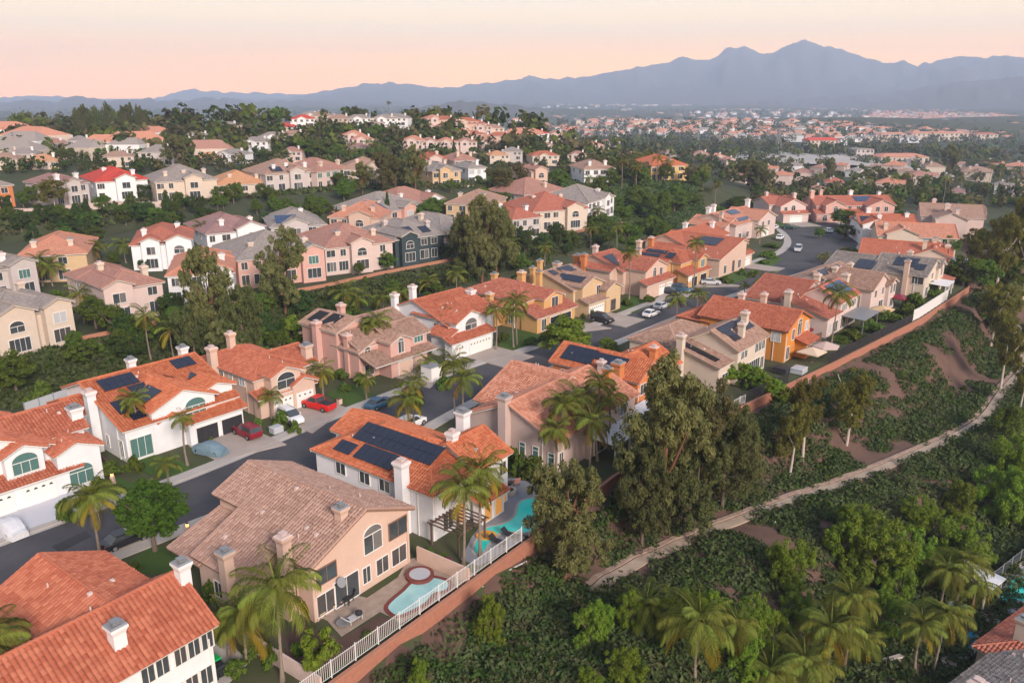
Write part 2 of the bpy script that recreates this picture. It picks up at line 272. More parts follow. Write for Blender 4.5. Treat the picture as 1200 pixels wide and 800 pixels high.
def hgt(P):
    P = np.atleast_2d(np.asarray(P, dtype=np.float64)); o = np.empty(len(P))
    for i in range(0, len(P), 4000):
        q = P[i:i + 4000, :2]; d2 = (q[:, None, 0] - CT[None, :, 0]) ** 2 + (q[:, None, 1] - CT[None, :, 1]) ** 2 + .3
        w = d2 ** -2.0; o[i:i + 4000] = (w * CT[None, :, 2]).sum(1) / w.sum(1)
    far = np.clip((P[:, 1] - 1500) / 2500, 0, 1); o = o * (1 - far) + -56 * far
    o[inside(P[:, :2], PLAT)] = 0.0
    return o
_T = np.concatenate([np.linspace(40, 420, 260), np.geomspace(422, 6000, 160)])
def ground(px, py):
    """where the line of sight through a photo point meets the terrain"""
    u, y, z = ray(px, py); P = np.stack([u * _T, y * _T], 1); dz = CAMH + z * _T - hgt(P); k = np.argmax(dz < 0)
    if dz[k] >= 0: k = len(_T) - 1
    a, b = dz[k - 1], dz[k]; t = _T[k - 1] + (_T[k] - _T[k - 1]) * a / (a - b + 1e-9)
    return Vector((u * t, y * t, float(hgt([(u * t, y * t)])[0])))
def ground_many(px, py):
    px = np.asarray(px); py = np.asarray(py); o = np.zeros((len(px), 3))
    u = (px - 600) / FPX; v = (400 - py) / FPX; y = math.cos(PITCH) + v * math.sin(PITCH); z = -math.sin(PITCH) + v * math.cos(PITCH)
    lo = np.full(len(px), 40.0); done = np.zeros(len(px), bool); prev = CAMH + z * 40
    tt = np.concatenate([np.linspace(60, 420, 30), np.geomspace(440, 9000, 40)]); hit = np.full(len(px), tt[-1]); pt = 40.0
    for t in tt:
        k = ~done
        if not k.any(): break
        d = np.ones(len(px)); d[k] = CAMH + z[k] * t - hgt(np.stack([u[k] * t, y[k] * t], 1)); n = k & (d < 0)
        hit[n] = pt + (t - pt) * prev[n] / (prev[n] - d[n] + 1e-9); done |= n; prev = d; pt = t
    for _ in range(3): zz = hgt(np.stack([u * hit, y * hit], 1)); hit = np.where(z < -.004, .5 * hit + .5 * np.clip((zz - CAMH) / np.minimum(z, -.004), hit * .9, hit * 1.1), hit)
    o[:, 0] = u * hit; o[:, 1] = y * hit; o[:, 2] = hgt(o[:, :2]); return o
gx = np.concatenate([-np.geomspace(262, 11000, 34)[::-1], np.arange(-260, 260.1, 2.6), np.geomspace(262, 11000, 34)])
gy = np.concatenate([-np.geomspace(12, 400, 6)[::-1], np.arange(-10, 420.1, 2.6), np.geomspace(423, 5700, 70)])
GX, GY = np.meshgrid(gx, gy); PP = np.stack([GX.ravel(), GY.ravel()], 1); ZZ = hgt(PP)
hillz = np.clip((PP[:, 1] - 900) / 900, 0, 1) * (18 * np.sin(PP[:, 0] / 330 + 1.3) * np.sin(PP[:, 1] / 410) + 9 * np.sin(PP[:, 0] / 140 + PP[:, 1] / 190)) * np.clip(1.6 - PP[:, 1] / 5000, 0, 1)
ZZ = ZZ + hillz
nx, ny = len(gx), len(gy); ii = np.arange(nx * ny).reshape(ny, nx)
FQ = np.stack([ii[:-1, :-1].ravel(), ii[:-1, 1:].ravel(), ii[1:, 1:].ravel(), ii[1:, :-1].ravel()], 1)
gm = mat('hillside_ground', (.034, .052, .018), .95, (.20, .75, (.072, .066, .038)), bump=(1.5, .5)); gs = mat('slope_soil', (.095, .056, .042), .95, (.30, .85, (.155, .092, .070)), bump=(2.5, .5))
M['yard'] = mat('yard_ground', (.085, .075, .045), .95, (.25, .95, (.040, .068, .018)), bump=(3, .4))
flat = inside(PP[FQ].mean(1), PLAT)
ter = inst('terrain', np_mesh('terrain', np.column_stack([PP, ZZ]), FQ, [gm, M['yard'], gs], np.where(flat, 1, np.where(inside(PP[FQ].mean(1), np.array([(x, y) for x, y in off(WALL, -.3)] + [(260, 300), (200, 0), (0, 0)])), 2, 0)), smooth=True)); tag(ter, kind='structure')
def smooth_line(pts, n=5):
    o = []; P = [Vector((*p[:2], p[2] if len(p) > 2 else 0)) for p in pts]
    for i in range(len(P) - 1):
        a = P[max(i - 1, 0)]; b = P[i]; c = P[i + 1]; d = P[min(i + 2, len(P) - 1)]
        for k in range(n):
            t = k / n; o.append(0.5 * (2 * b + (c - a) * t + (2 * a - 5 * b + 4 * c - d) * t * t + (3 * b - a - 3 * c + d) * t ** 3))
    return o + [P[-1]]
NEARCURB = [p if i < 3 else tuple(q) for i, (p, q) in enumerate(zip(NEARCURB, off(NEARCURB, 2.6)))]; NEARCURB[3] = (-28.3, 83.0)
NC = smooth_line(NEARCURB); FC = smooth_line(FARCURB)
def strip(name, L, Rr, z0, z1, m, kind='structure'):
    b = MB()
    for i in range(len(L) - 1):
        b.face([(L[i][0], L[i][1], z1), (Rr[i][0], Rr[i][1], z1), (Rr[i + 1][0], Rr[i + 1][1], z1), (L[i + 1][0], L[i + 1][1], z1)])
        for A, B in ((Rr[i], Rr[i + 1]), (L[i + 1], L[i])): b.face([(A[0], A[1], z0), (B[0], B[1], z0), (B[0], B[1], z1), (A[0], A[1], z1)])
    return tag(b.obj(name, m), kind=kind)
strip('road', FC, NC, -.2, .02, M['asphalt'])
_o = lambda L, d: [Vector((*p[:2], 0)) for p in off([tuple(q) for q in L], d)]
strip('gutter_near', _o(NC, -.45), NC, -.2, .028, M['concrete']); strip('gutter_far', FC, _o(FC, .45), -.2, .028, M['concrete'])
strip('kerb_near', NC, _o(NC, .16), -.2, .15, M['concrete']); strip('kerb_far', _o(FC, -.16), FC, -.2, .15, M['concrete'])
strip('pavement_near', _o(NC, .18), _o(NC, 1.7), -.2, .135, M['concrete']); strip('pavement_far', _o(FC, -1.7), _o(FC, -.18), -.2, .135, M['concrete'])
# the cross street that meets the road at its far end
def pxpoly(name, m, pts, z=.06, kind='structure', z0=None):
    P = [at(x, y, z) for x, y in pts]; b = MB(); b.prism([(p.x, p.y) for p in P], z - .2 if z0 is None else z0, z); return tag(b.obj(name, m), kind=kind)
b = MB(); b.prism([(89, 268), (60, 285), (64, 296), (112, 296), (150, 285), (148, 274), (108, 270)], -.2, .024); tag(b.obj('road_end', M['asphalt']), kind='structure')
for pts in ([(300, 560), (330, 545), (345, 551), (315, 567)], [(60, 640), (100, 622), (108, 628), (70, 647)], [(640, 420), (668, 408), (674, 411), (648, 424)]): pxpoly('road_patch', mat('asphalt_patch', (.040, .040, .046), .92), pts, .026)
# lawns and paved ground
for pts in ([(149, 541), (172, 531), (196, 535), (214, 540), (226, 551), (199, 559), (176, 556)], [(151, 657), (178, 641), (222, 640), (240, 652), (222, 668), (188, 672), (160, 670)], [(383, 462), (398, 452), (419, 449), (433, 463), (440, 470), (424, 476), (400, 472)],
            [(582, 408), (590, 394), (612, 385), (628, 390), (640, 404), (614, 410), (600, 415)], [(720, 360), (733, 347), (750, 346), (760, 358), (742, 367)], [(820, 329), (846, 315), (872, 317), (884, 323), (858, 333), (835, 336)], [(876, 306), (890, 300), (918, 303), (905, 312), (884, 312)], [(875, 322), (896, 314), (880, 316)],
            [(592, 508), (612, 497), (628, 505), (606, 514)], [(1046, 372), (1062, 362), (1082, 356), (1088, 362), (1070, 374), (1050, 380)], [(900, 258), (930, 258), (960, 262), (955, 266), (915, 266)], [(120, 566), (138, 558), (160, 568), (165, 580), (140, 590)]):
    pxpoly('lawn', M['grass'], pts, .07)
def curb_hit(O, rot, x, y0, L):
    c, s = math.cos(rot), math.sin(rot)
    best = 40
    for k in range(1, 160):
        y = y0 - k * .25; p = Vector((O[0] + c * x - s * y, O[1] + s * x + c * y))
        for q in L:
            if (q.x - p.x) ** 2 + (q.y - p.y) ** 2 < 1.2: return y + .35
    return y0 - 9
# concrete drain path down the slope and the side channel under the wall
PS = smooth_line([(*p[:2], p[2]) for p in PATH], 6)
for p in PS: p.z = float(hgt([(p.x, p.y)])[0])
def ribbon(name, pts, d0, d1, z0, z1, m):
    A = off([tuple(p) for p in pts], d0); B = off([tuple(p) for p in pts], d1); b = MB()
    for i in range(len(A) - 1):
        b.face([(A[i][0], A[i][1], A[i][2] + z1), (B[i][0], B[i][1], B[i][2] + z1), (B[i + 1][0], B[i + 1][1], B[i + 1][2] + z1), (A[i + 1][0], A[i + 1][1], A[i + 1][2] + z1)])
        for U, V in ((B[i], B[i + 1]), (A[i + 1], A[i])): b.face([(U[0], U[1], U[2] + z0), (V[0], V[1], V[2] + z0), (V[0], V[1], V[2] + z1), (U[0], U[1], U[2] + z1)])
    return tag(b.obj(name, m), kind='structure')
M['path'] = mat('worn_concrete_path', (.46, .37, .28), .95, (.6, .9, (.28, .20, .15)), bump=(4, .4)); M['pathpale'] = mat('dry_dirt_edge', (.42, .32, .25), .95, (1.2, .9, (.22, .13, .10)), bump=(4, .5))
ribbon('path', PS[6:], -.75, .65, -.6, .14, M['path']); ribbon('path_edge', PS[6:], -1.55, -.95, -.6, .22, M['pathpale'])
# ---------------------------------------------------------------- houses: builder
TH = .2
def wing_planes(w, o=.45, k=0):
    """sloping planes of a wing: (corner points from above, side name)"""
    t, x0, x1, y0, y1 = w[:5]; e = k * .017
    X0, X1, Y0, Y1 = x0 - o, x1 + o, y0 - o, y1 + o
    if t == 'X':
        yr, zr, p = w[5:8]; zr += e; za = zr - p * (yr - Y0); zb = zr - p * (Y1 - yr)
        return [([(X0, Y0, za), (X1, Y0, za), (X1, yr, zr), (X0, yr, zr)], '-y'), ([(X1, Y1, zb), (X0, Y1, zb), (X0, yr, zr), (X1, yr, zr)], '+y')]
    if t == 'Y':
        xr, zr, p = w[5:8]; zr += e; za = zr - p * (xr - X0); zb = zr - p * (X1 - xr)
        return [([(X0, Y1, za), (X0, Y0, za), (xr, Y0, zr), (xr, Y1, zr)], '-x'), ([(X1, Y0, zb), (X1, Y1, zb), (xr, Y1, zr), (xr, Y0, zr)], '+x')]
    if t == 'S':      # lean-to; w[5] = side it falls to, w[6] = top z, w[7] = pitch
        sd, zt, p = w[5:8]; zt += e
        if sd == '-y': zl = zt - p * (y1 - Y0); return [([(X0, Y0, zl), (X1, Y0, zl), (X1, y1, zt), (X0, y1, zt)], '-y')]
        if sd == '-x': zl = zt - p * (x1 - X0); return [([(X0, Y1, zl), (X0, Y0, zl), (x1, Y0, zt), (x1, Y1, zt)], '-x')]
        zl = zt - p * (X1 - x0); return [([(X1, Y0, zl), (X1, Y1, zl), (x0, Y1, zt), (x0, Y0, zt)], '+x')]
    ze, p = w[5:7]; ze += e; dx, dy = X1 - X0, Y1 - Y0; ze -= p * o; h = min(dx, dy) / 2; zr = ze + p * h
    if dx >= dy:
        a, b_ = (X0 + h, (Y0 + Y1) / 2, zr), (X1 - h, (Y0 + Y1) / 2, zr)
        return [([(X0, Y0, ze), (X1, Y0, ze), b_, a], '-y'), ([(X1, Y1, ze), (X0, Y1, ze), a, b_], '+y'), ([(X0, Y1, ze), (X0, Y0, ze), a], '-x'), ([(X1, Y0, ze), (X1, Y1, ze), b_], '+x')]
    a, b_ = ((X0 + X1) / 2, Y0 + h, zr), ((X0 + X1) / 2, Y1 - h, zr)
    return [([(X0, Y0, ze), (X1, Y0, ze), a], '-y'), ([(X1, Y1, ze), (X0, Y1, ze), b_], '+y'), ([(X0, Y1, ze), (X0, Y0, ze), a, b_], '-x'), ([(X1, Y0, ze), (X1, Y1, ze), b_, a], '+x')]
def plane_z(w, k, side, x, y):
    for P, s in wing_planes(w, .45, k):
        if s == side:
            a, b_, c = (Vector(q) for q in P[:3]); n = (b_ - a).cross(c - a); return a.z - (n.x * (x - a.x) + n.y * (y - a.y)) / n.z, n.normalized()
def frame_of(P):
    a, b_ = Vector(P[0]), Vector(P[1]); u = (b_ - a).normalized(); n = (b_ - a).cross(Vector(P[2]) - a).normalized(); v = n.cross(u); return a, u, v, n
def tile_shapes(planes, su=.36, sv=.42):
    """barrel tiles over every plane, laid course on course"""
    VV, FF, UU = [], [], []; base = 0
    prof = [0, .3, .5, .7, 1.0]; hp = [0, .10, .125, .10, 0]
    for P, s in planes:
        a, u, v, n = frame_of(P); Q = [((Vector(p) - a).dot(u), (Vector(p) - a).dot(v)) for p in P]
        um, uM = min(q[0] for q in Q), max(q[0] for q in Q); vM = max(q[1] for q in Q)
        nu, nv = max(1, int((uM - um) / su)), max(1, int(vM / sv)); au, av = (uM - um) / nu, vM / nv
        iu, iv = np.meshgrid(np.arange(nu), np.arange(nv)); iu = iu.ravel(); iv = iv.ravel()
        cen = np.column_stack([um + (iu + .5) * au, (iv + .5) * av]); ok = inside(cen, Q); iu, iv = iu[ok], iv[ok]; m = len(iu)
        if m == 0: continue
        jit = np.random.RandomState(nu * 31 + nv).uniform(0, .05, m)
        pts = np.zeros((m, 2, 5, 3)); uvs = np.zeros((m, 2, 5, 2))
        for r in range(2):
            for c in range(5):
                U = um + (iu + prof[c]) * au; Vv = (iv + (-.06 if r == 0 else 1.0)) * av; H = hp[c] * (1.0 if r == 0 else .8) + (.075 if r == 0 else .012) + jit
                pts[:, r, c, :] = np.array(a)[None] + U[:, None] * np.array(u)[None] + Vv[:, None] * np.array(v)[None] + H[:, None] * np.array(n)[None]
                uvs[:, r, c, 0] = (iu + .5) * .36; uvs[:, r, c, 1] = (iv + .5) * .42
        VV.append(pts.reshape(-1, 3)); UU.append(uvs.reshape(-1, 2)); ix = (np.arange(m) * 10)[:, None] + base
        for c in range(4): FF.append(np.concatenate([ix + c, ix + c + 1, ix + 5 + c + 1, ix + 5 + c], 1))
        base += m * 10
    return np.concatenate(VV), np.concatenate(FF), np.concatenate(UU)
WCACHE = {}
def window_meshes(w, h, st):
    vr = rnd.choice((0, 0, 0, 1, 2)) if st in 'wdbap' else 0
    key = (round(w, 2), round(h, 2), st, vr)
    if key in WCACHE: return WCACHE[key]
    b = MB(); f = .075; fm = 0; panes = []
    if st in 'gGB':            # garage door: grooved panels in rows
        rows, cols = 4, max(3, int(w / .7))
        b.box(-w / 2 - .12, -w / 2, -.05, .05, -h / 2, h / 2); b.box(w / 2, w / 2 + .12, -.05, .05, -h / 2, h / 2); b.box(-w / 2 - .12, w / 2 + .12, -.05, .05, h / 2, h / 2 + .14)
        q = MB(); q.box(-w / 2, w / 2, -.02, .02, -h / 2, h / 2)
        for r in range(rows):
            for c in range(cols): q.box(-w / 2 + (c + .08) * w / cols, -w / 2 + (c + .92) * w / cols, -.045, -.02, -h / 2 + (r + .08) * h / rows, -h / 2 + (r + .92) * h / rows)
        panes.append(('door_leaf', q.mesh('door_leaf', M['trim'] if st == 'g' else (M['w_peach'] if st == 'G' else M['darkmetal']))))
        if st == 'g':
            q = MB()
            for c in range(cols):
                x0 = -w / 2 + (c + .5) * w / cols; q.face([(x0 + .2 * math.cos(a), -.05, h / 2 - .42 + .24 * math.sin(a)) for a in [k * math.pi / 6 for k in range(7)]])
            panes.append(('door_lights', q.mesh('door_lights', M['glass'])))
        WCACHE[key] = (b.mesh('window', [M['trim']]), panes); return WCACHE[key]
    gm_ = {'w': 'glass', 'a': 'glass', 's': 'shutter', 'd': 'glass', 'p': 'glass', 'b': 'glass', 'l': 'litglass', 'v': 'paleglass', 'o': 'shutter', 't': 'shutter'}[st]
    if vr: gm_ = ('glass', 'blind', 'curtain')[vr]
    fr = M['trim_brown'] if st == 'd' else M['trim']
    n = {'w': 2, 'a': 2, 's': 3, 'd': 2, 'p': 2, 'b': max(3, int(w / .8)), 'l': 1, 'v': 2, 'o': 3, 't': 1}[st]
    arch = st in 'ao'; hh = h - w * .35 if arch else h; z0 = -h / 2; z1 = z0 + hh
    b.box(-w / 2 - f, -w / 2, -.07, .04, z0 - f, z1 + (0 if arch else f)); b.box(w / 2, w / 2 + f, -.07, .04, z0 - f, z1 + (0 if arch else f)); b.box(-w / 2, w / 2, -.09, .04, z0 - f, z0)
    b.box(-w / 2, w / 2, -.07, .04, z1, z1 + f)
    for k in range(1, n): x = -w / 2 + k * w / n; b.box(x - .026, x + .026, -.06, .04, z0, z1)
    if st == 't': b.box(-w / 2, w / 2, -.06, .04, z1 - .5, z1 - .42)
    for k in range(n):
        q = MB(); q.box(-w / 2 + k * w / n + .03, -w / 2 + (k + 1) * w / n - .03, -.03, -.01, z0, z1); panes.append(('pane', q.mesh('pane', M[gm_ if not (vr == 1 and k == 0) else 'glass'])))
    if arch:
        ah = w * .35; A = [k * math.pi / 10 for k in range(11)]
        for a0, a1 in zip(A, A[1:]):
            pts = [(r * math.cos(a) if 1 else 0, zz) for r, a, zz in ((w / 2, a0, z1 + f + ah * math.sin(a0)), (w / 2 + f, a0, z1 + f + (ah + f) * math.sin(a0)), (w / 2 + f, a1, z1 + f + (ah + f) * math.sin(a1)), (w / 2, a1, z1 + f + ah * math.sin(a1)))]
            b.face([(x, -.07, z) for x, z in pts]); b.face([(pts[1][0], -.07, pts[1][1]), (pts[1][0], .04, pts[1][1]), (pts[2][0], .04, pts[2][1]), (pts[2][0], -.07, pts[2][1])])
        q = MB(); q.face([(w / 2 * math.cos(a), -.03, z1 + f + ah * math.sin(a)) for a in A]); panes.append(('arch_pane', q.mesh('arch_pane', M[gm_])))
    WCACHE[key] = (b.mesh('window', [fr]), panes); return WCACHE[key]
def add_window(root, face, pos, u, zc, w, h, st):
    me, panes = window_meshes(w, h, st)
    loc, rz = {'F': ((u, pos - .03, zc), 0), 'L': ((pos - .03, u, zc), R(-90)), 'R': ((pos + .03, u, zc), R(90)), 'K': ((u, pos + .03, zc), R(180))}[face]
    o = inst('garage_door' if st in 'gGB' else ('patio_door' if st == 'p' else 'window'), me, root, loc, (0, 0, rz))
    for nm, pm in panes: inst(nm, pm, o)
    return o
PANEL = {}
def solar_panel_mesh(w, l, m):
    key = (round(w, 2), round(l, 2), m.name)
    if key not in PANEL:
        b = MB(); b.box(-w / 2 + .02, w / 2 - .02, -l / 2 + .02, l / 2 - .02, 0, .05, 0)
        PANEL[key] = b.mesh('solar_panel', [m])
    return PANEL[key]
def chimney(root, x, y, z0, z1, w, wm, d=None):
    w *= .68; d = w if d is None else d * .68; z1 -= .45; b = MB(); b.frustum(x, y, w, w, z0, z1 - .75, 0, d, d); b.frustum(x, y, w, w + .26, z1 - .75, z1 - .35, 0, d, d + .26); b.frustum(x, y, w + .34, w + .34, z1 - .35, z1 - .12, 0, d + .34, d + .34, True)
    o = b.obj('chimney', [wm], root)
    c = MB(); c.frustum(x, y, w + .30, w + .1, z1 - .12, z1, 0, d + .3, d + .1); c.frustum(x, y, w * .5, w * .5, z1, z1 + .12); c.box(x - w * .33, x + w * .33, y - w * .33, y + w * .33, z1 + .2, z1 + .26)
    for i in (-1, 1):
        for j in (-1, 1): c.box(x + i * w * .22 - .03, x + i * w * .22 + .03, y + j * w * .22 - .03, y + j * w * .22 + .03, z1 + .12, z1 + .2)
    q = c.obj('chimney_cap', [M['greymetal'] if rnd.random() < .35 else M['w_palepink']], o); return o
TONED = {}
def house(label, O, rot, wings, wall='white', roof='orange', chims=(), wins=(), solar=(), near=True, tiles=True, group=None, trim='trim', z=0.0, heater=False, vents=4, found=.4, solid=True):
    root = empty('house', (O[0], O[1], z), R(rot)); tag(root, label, 'house', group)
    wm = M['w_' + wall]; rm = M[('r_' if tiles else 'rf_') + roof]
    b = MB()
    for k, w in enumerate(wings):
        t, x0, x1, y0, y1 = w[:5]; e = k * .013; x0 += e; x1 -= e; y0 += e; y1 -= e; zb = -found; c = TH + .06
        if t == 'X':
            yr, zr, p = w[5:8]; pr = [(y0, zb), (y1, zb), (y1, zr - p * (y1 - yr) - c), (yr, zr - c), (y0, zr - p * (yr - y0) - c)]
            b.face([(x0, y, z_) for y, z_ in pr][::-1]); b.face([(x1, y, z_) for y, z_ in pr])
            b.face([(x0, y0, zb), (x1, y0, zb), (x1, y0, pr[4][1]), (x0, y0, pr[4][1])]); b.face([(x1, y1, zb), (x0, y1, zb), (x0, y1, pr[2][1]), (x1, y1, pr[2][1])])
        elif t == 'Y':
            xr, zr, p = w[5:8]; pr = [(x0, zb), (x1, zb), (x1, zr - p * (x1 - xr) - c), (xr, zr - c), (x0, zr - p * (xr - x0) - c)]
            b.face([(x, y0, z_) for x, z_ in pr]); b.face([(x, y1, z_) for x, z_ in pr][::-1])
            b.face([(x0, y1, zb), (x0, y0, zb), (x0, y0, pr[4][1]), (x0, y1, pr[4][1])]); b.face([(x1, y0, zb), (x1, y1, zb), (x1, y1, pr[2][1]), (x1, y0, pr[2][1])])
        elif t == 'S':
            if w[8:] and w[8] == 'open': continue
            sd, zt, p = w[5:8]; zz = {'-y': lambda x, y: zt - p * (y1 - y), '-x': lambda x, y: zt - p * (x1 - x), '+x': lambda x, y: zt - p * (x - x0)}[sd]
            q = [(x0, y0), (x1, y0), (x1, y1), (x0, y1)]
            for i in range(4):
                m_, n_ = q[i], q[(i + 1) % 4]; b.face([(*m_, zb), (*n_, zb), (*n_, zz(*n_) - c), (*m_, zz(*m_) - c)])
        else: b.box(x0, x1, y0, y1, zb, w[5] - .12)
    b.obj('wall', [wm], root)
    b = MB(); planes = []
    for k, w in enumerate(wings):
        for P, s in wing_planes(w, .45, k):
            planes.append((P, s)); a, u, v, n = frame_of(P); D = -n * TH
            b.face(P, 0, [((Vector(p) - a).dot(u), (Vector(p) - a).dot(v)) for p in P])
            Q = [tuple(Vector(p) + D) for p in P]; b.face(Q[::-1], 1)
            for i in range(len(P)): j = (i + 1) % len(P); b.face([Q[i], Q[j], P[j], P[i]], 1)
    ro = b.obj('roof', [rm, M[trim]], root)
    if tiles:
        V, F, U = tile_shapes(planes); to = inst('roof_tiles', np_mesh('roof_tiles', V, F, rm, uv=U), root); to['kind'] = 'stuff'
    if near:      # ridge and hip caps: round tiles along the upper edges
        b = MB(); done = set()
        for P, s in planes:
            zs = [p[2] for p in P]; lo = min(zs)
            for i in range(len(P)):
                p, q = P[i], P[(i + 1) % len(P)]
                if p[2] < lo + .01 and q[2] < lo + .01: continue
                key = tuple(sorted([tuple(round(c, 2) for c in p), tuple(round(c, 2) for c in q)]))
                if key in done: continue
                done.add(key); A, B = Vector(p), Vector(q); n = max(1, int((B - A).length / (.45 if tiles else 2.5)))
                for i_ in range(n):
                    c0 = A.lerp(B, i_ / n) + Vector((0, 0, .06)); c1 = A.lerp(B, (i_ + 1) / n) + Vector((0, 0, .06))
                    b.tube([c0, c1], [.16, .125] if tiles else .14, 5)
        rt = b.obj('ridge_tiles', [rm], root); rt['kind'] = 'stuff'
    if tiles:
        q = MB(); q.box(-.045, .045, -.045, .045, 0, 1); dm = q.mesh('downpipe', [M['trim'] if wall != 'peach' else M['w_peach']]); w = wings[0]; zt = w[5] - .3 if w[0] == 'H' else 4.6
        for x, y in ((w[1] + .3, w[3] - .06), (w[2] - .3, w[3] - .06), (w[1] - .06, w[3] + 2.0)): inst('downpipe', dm, root, (x, y, 0), (0, 0, 0), (1, 1, zt))
    for c in chims: chimney(root, *c[:5], M['w_' + (c[5] if len(c) > 5 else wall)], c[6] if len(c) > 6 else None)
    for w in wins:
        if w[-1] in 'gGB' and w[0] == 'F':
            ys = [q[3] for q in wings if q[0] == 'S' and q[5] == '-y' and q[1] <= w[2] <= q[2] and not (q[8:] and q[8] == 'open')] + [q[3] for q in wings if q[0] != 'S' and q[1] <= w[2] <= q[2]]
            if ys: w = ('F', min(ys), *w[2:])
        add_window(root, *w)
    for s in solar:
        k, sd, a0, a1, b0, b1 = s[:6]; m = M[s[6]] if len(s) > 6 else M['solar']; w = wings[k]; alongx = sd in ('-y', '+y')
        z0, nrm = plane_z(w, k, sd, (a0 if alongx else b0), (b0 if alongx else a0)); sl = 1 / nrm.z
        na = max(1, round(abs(a1 - a0) / 1.02)); nb = max(1, round(abs(b1 - b0) * sl / 1.62)); da = (a1 - a0) / na; db = (b1 - b0) / nb; me = solar_panel_mesh(abs(da), abs(db) * sl, m)
        rz = 0 if alongx else R(90); qt = Vector((0, 0, 1)).rotation_difference(nrm) @ Matrix.Rotation(rz, 3, 'Z').to_quaternion()
        for i in range(na):
            for j in range(nb):
                A, B = a0 + (i + .5) * da, b0 + (j + .5) * db; x, y = (A, B) if alongx else (B, A)
                o = inst('solar_panel', me, root, Vector((x, y, plane_z(w, k, sd, x, y)[0])) + nrm * (.27 if tiles else .14)); o.rotation_mode = 'QUATERNION'; o.rotation_quaternion = qt
    if vents:
        r2 = random.Random(len(label) * 7 + int(O[0] * 3))
        for _ in range(vents):
            k = r2.randrange(min(2, len(wings))); w = wings[k]; x = r2.uniform(w[1] + 1, w[2] - 1); y = r2.uniform(w[3] + 1, w[4] - 1)
            zt = max(max(p[2] for p in P) for P, s in planes); best = -9
            for k2, w2 in enumerate(wings):
                if w2[1] <= x <= w2[2] and w2[3] <= y <= w2[4]:
                    pl = wing_planes(w2, .45, k2); best = max(best, min(plane_z(w2, k2, s, x, y)[0] for P, s in pl))
            if best < 0: continue
            b = MB()
            if r2.random() < .5: b.tube([(x, y, best - .1), (x, y, best + .55)], .07, 6)
            else: b.frustum(x, y, .5, .3, best - .1, best + .32, 0, .4, .25)
            b.obj('roof_vent', [M['w_palepink']], root)
    return root
# ---------------------------------------------------------------- the near row (backs of the houses above the slope)
NR = 'houses of the near row above the slope'; FR = 'houses of the row across the road'
UW = lambda y, xs, z, w, h, st: [('F', y, x, z, w, h, st) for x in xs]
LW = lambda x, ys, z, w, h, st: [('L', x, y, z, w, h, st) for y in ys]
H = {}
H['n1'] = house('white house with big terracotta tile roof in the bottom left corner', (-24.1, 55.3), 53,
    [('X', -24, -1.9, -3.2, 5.5, 1.1, 8.4, .6), ('Y', -13.5, -2.2, 1.5, 12, -6.8, 8.2, .46), ('H', -22, -8.5, 6, 14.5, 5.3, .42)], 'white', 'orange',
    [(-7.9, -1.5, 5.5, 9.0, 1.35), (-1.6, .3, 6, 10.1, 1.3)], UW(-3.2, (-7.0, -5.9), 4.6, .95, 1.5, 'w') + UW(-3.2, (-4.5, -3.4, -2.3), 4.6, .9, 1.5, 'w') + UW(-3.2, (-6.2, -5.1, -3.9, -2.7), 1.6, .95, 1.5, 'w'), group=NR, vents=7)
H['n2'] = house('peach house with weathered tan tile roof behind the kidney pool', (-17.8, 61.2), 53,
    [('Y', -.7, 11.1, -1.5, 3.5, 5.5, 8.35, .42), ('Y', -3.9, 10.9, 3.45, 10.4, 5.5, 8.15, .45), ('Y', 1.6, 10.3, 10.3, 14.9, 5.6, 8.0, .42), ('S', -3.9, 2.0, 10.3, 14.4, '-x', 4.9, .3, 'open')], 'peach', 'tan',
    [(-4.7, 4.6, -.3, 7.3, 1.35), (-1.5, .8, -.3, 8.6, 1.3), (3.9, -.4, 7, 9.4, 1.25)],
    [('F', -1.5, 9.6, 4.5, 2.3, 1.7, 'd'), ('F', -1.5, 9.6, 1.6, 1.9, 1.7, 'w'), ('F', -1.5, 6.4, 4.9, 2.2, 2.5, 'a'), ('F', -1.5, 5.4, 1.6, .9, 1.6, 'w'), ('F', -1.5, 7.4, 1.6, 1.5, 1.6, 'w'), ('F', -1.5, 3.0, 1.4, 2.8, 2.5, 'p'),
     ('F', -1.5, .9, 4.1, 2.1, 1.5, 'd'), ('F', -1.5, .6, 1.35, 2.0, 2.0, 'w'), ('L', -.7, .2, 4.1, 1.2, 1.4, 'd'), ('L', -3.9, 7.5, 1.4, 1.2, 1.5, 'w'), ('L', -.7, 2.4, 1.4, 1.6, 1.6, 'w')], group=NR, trim='trim_brown', vents=9)
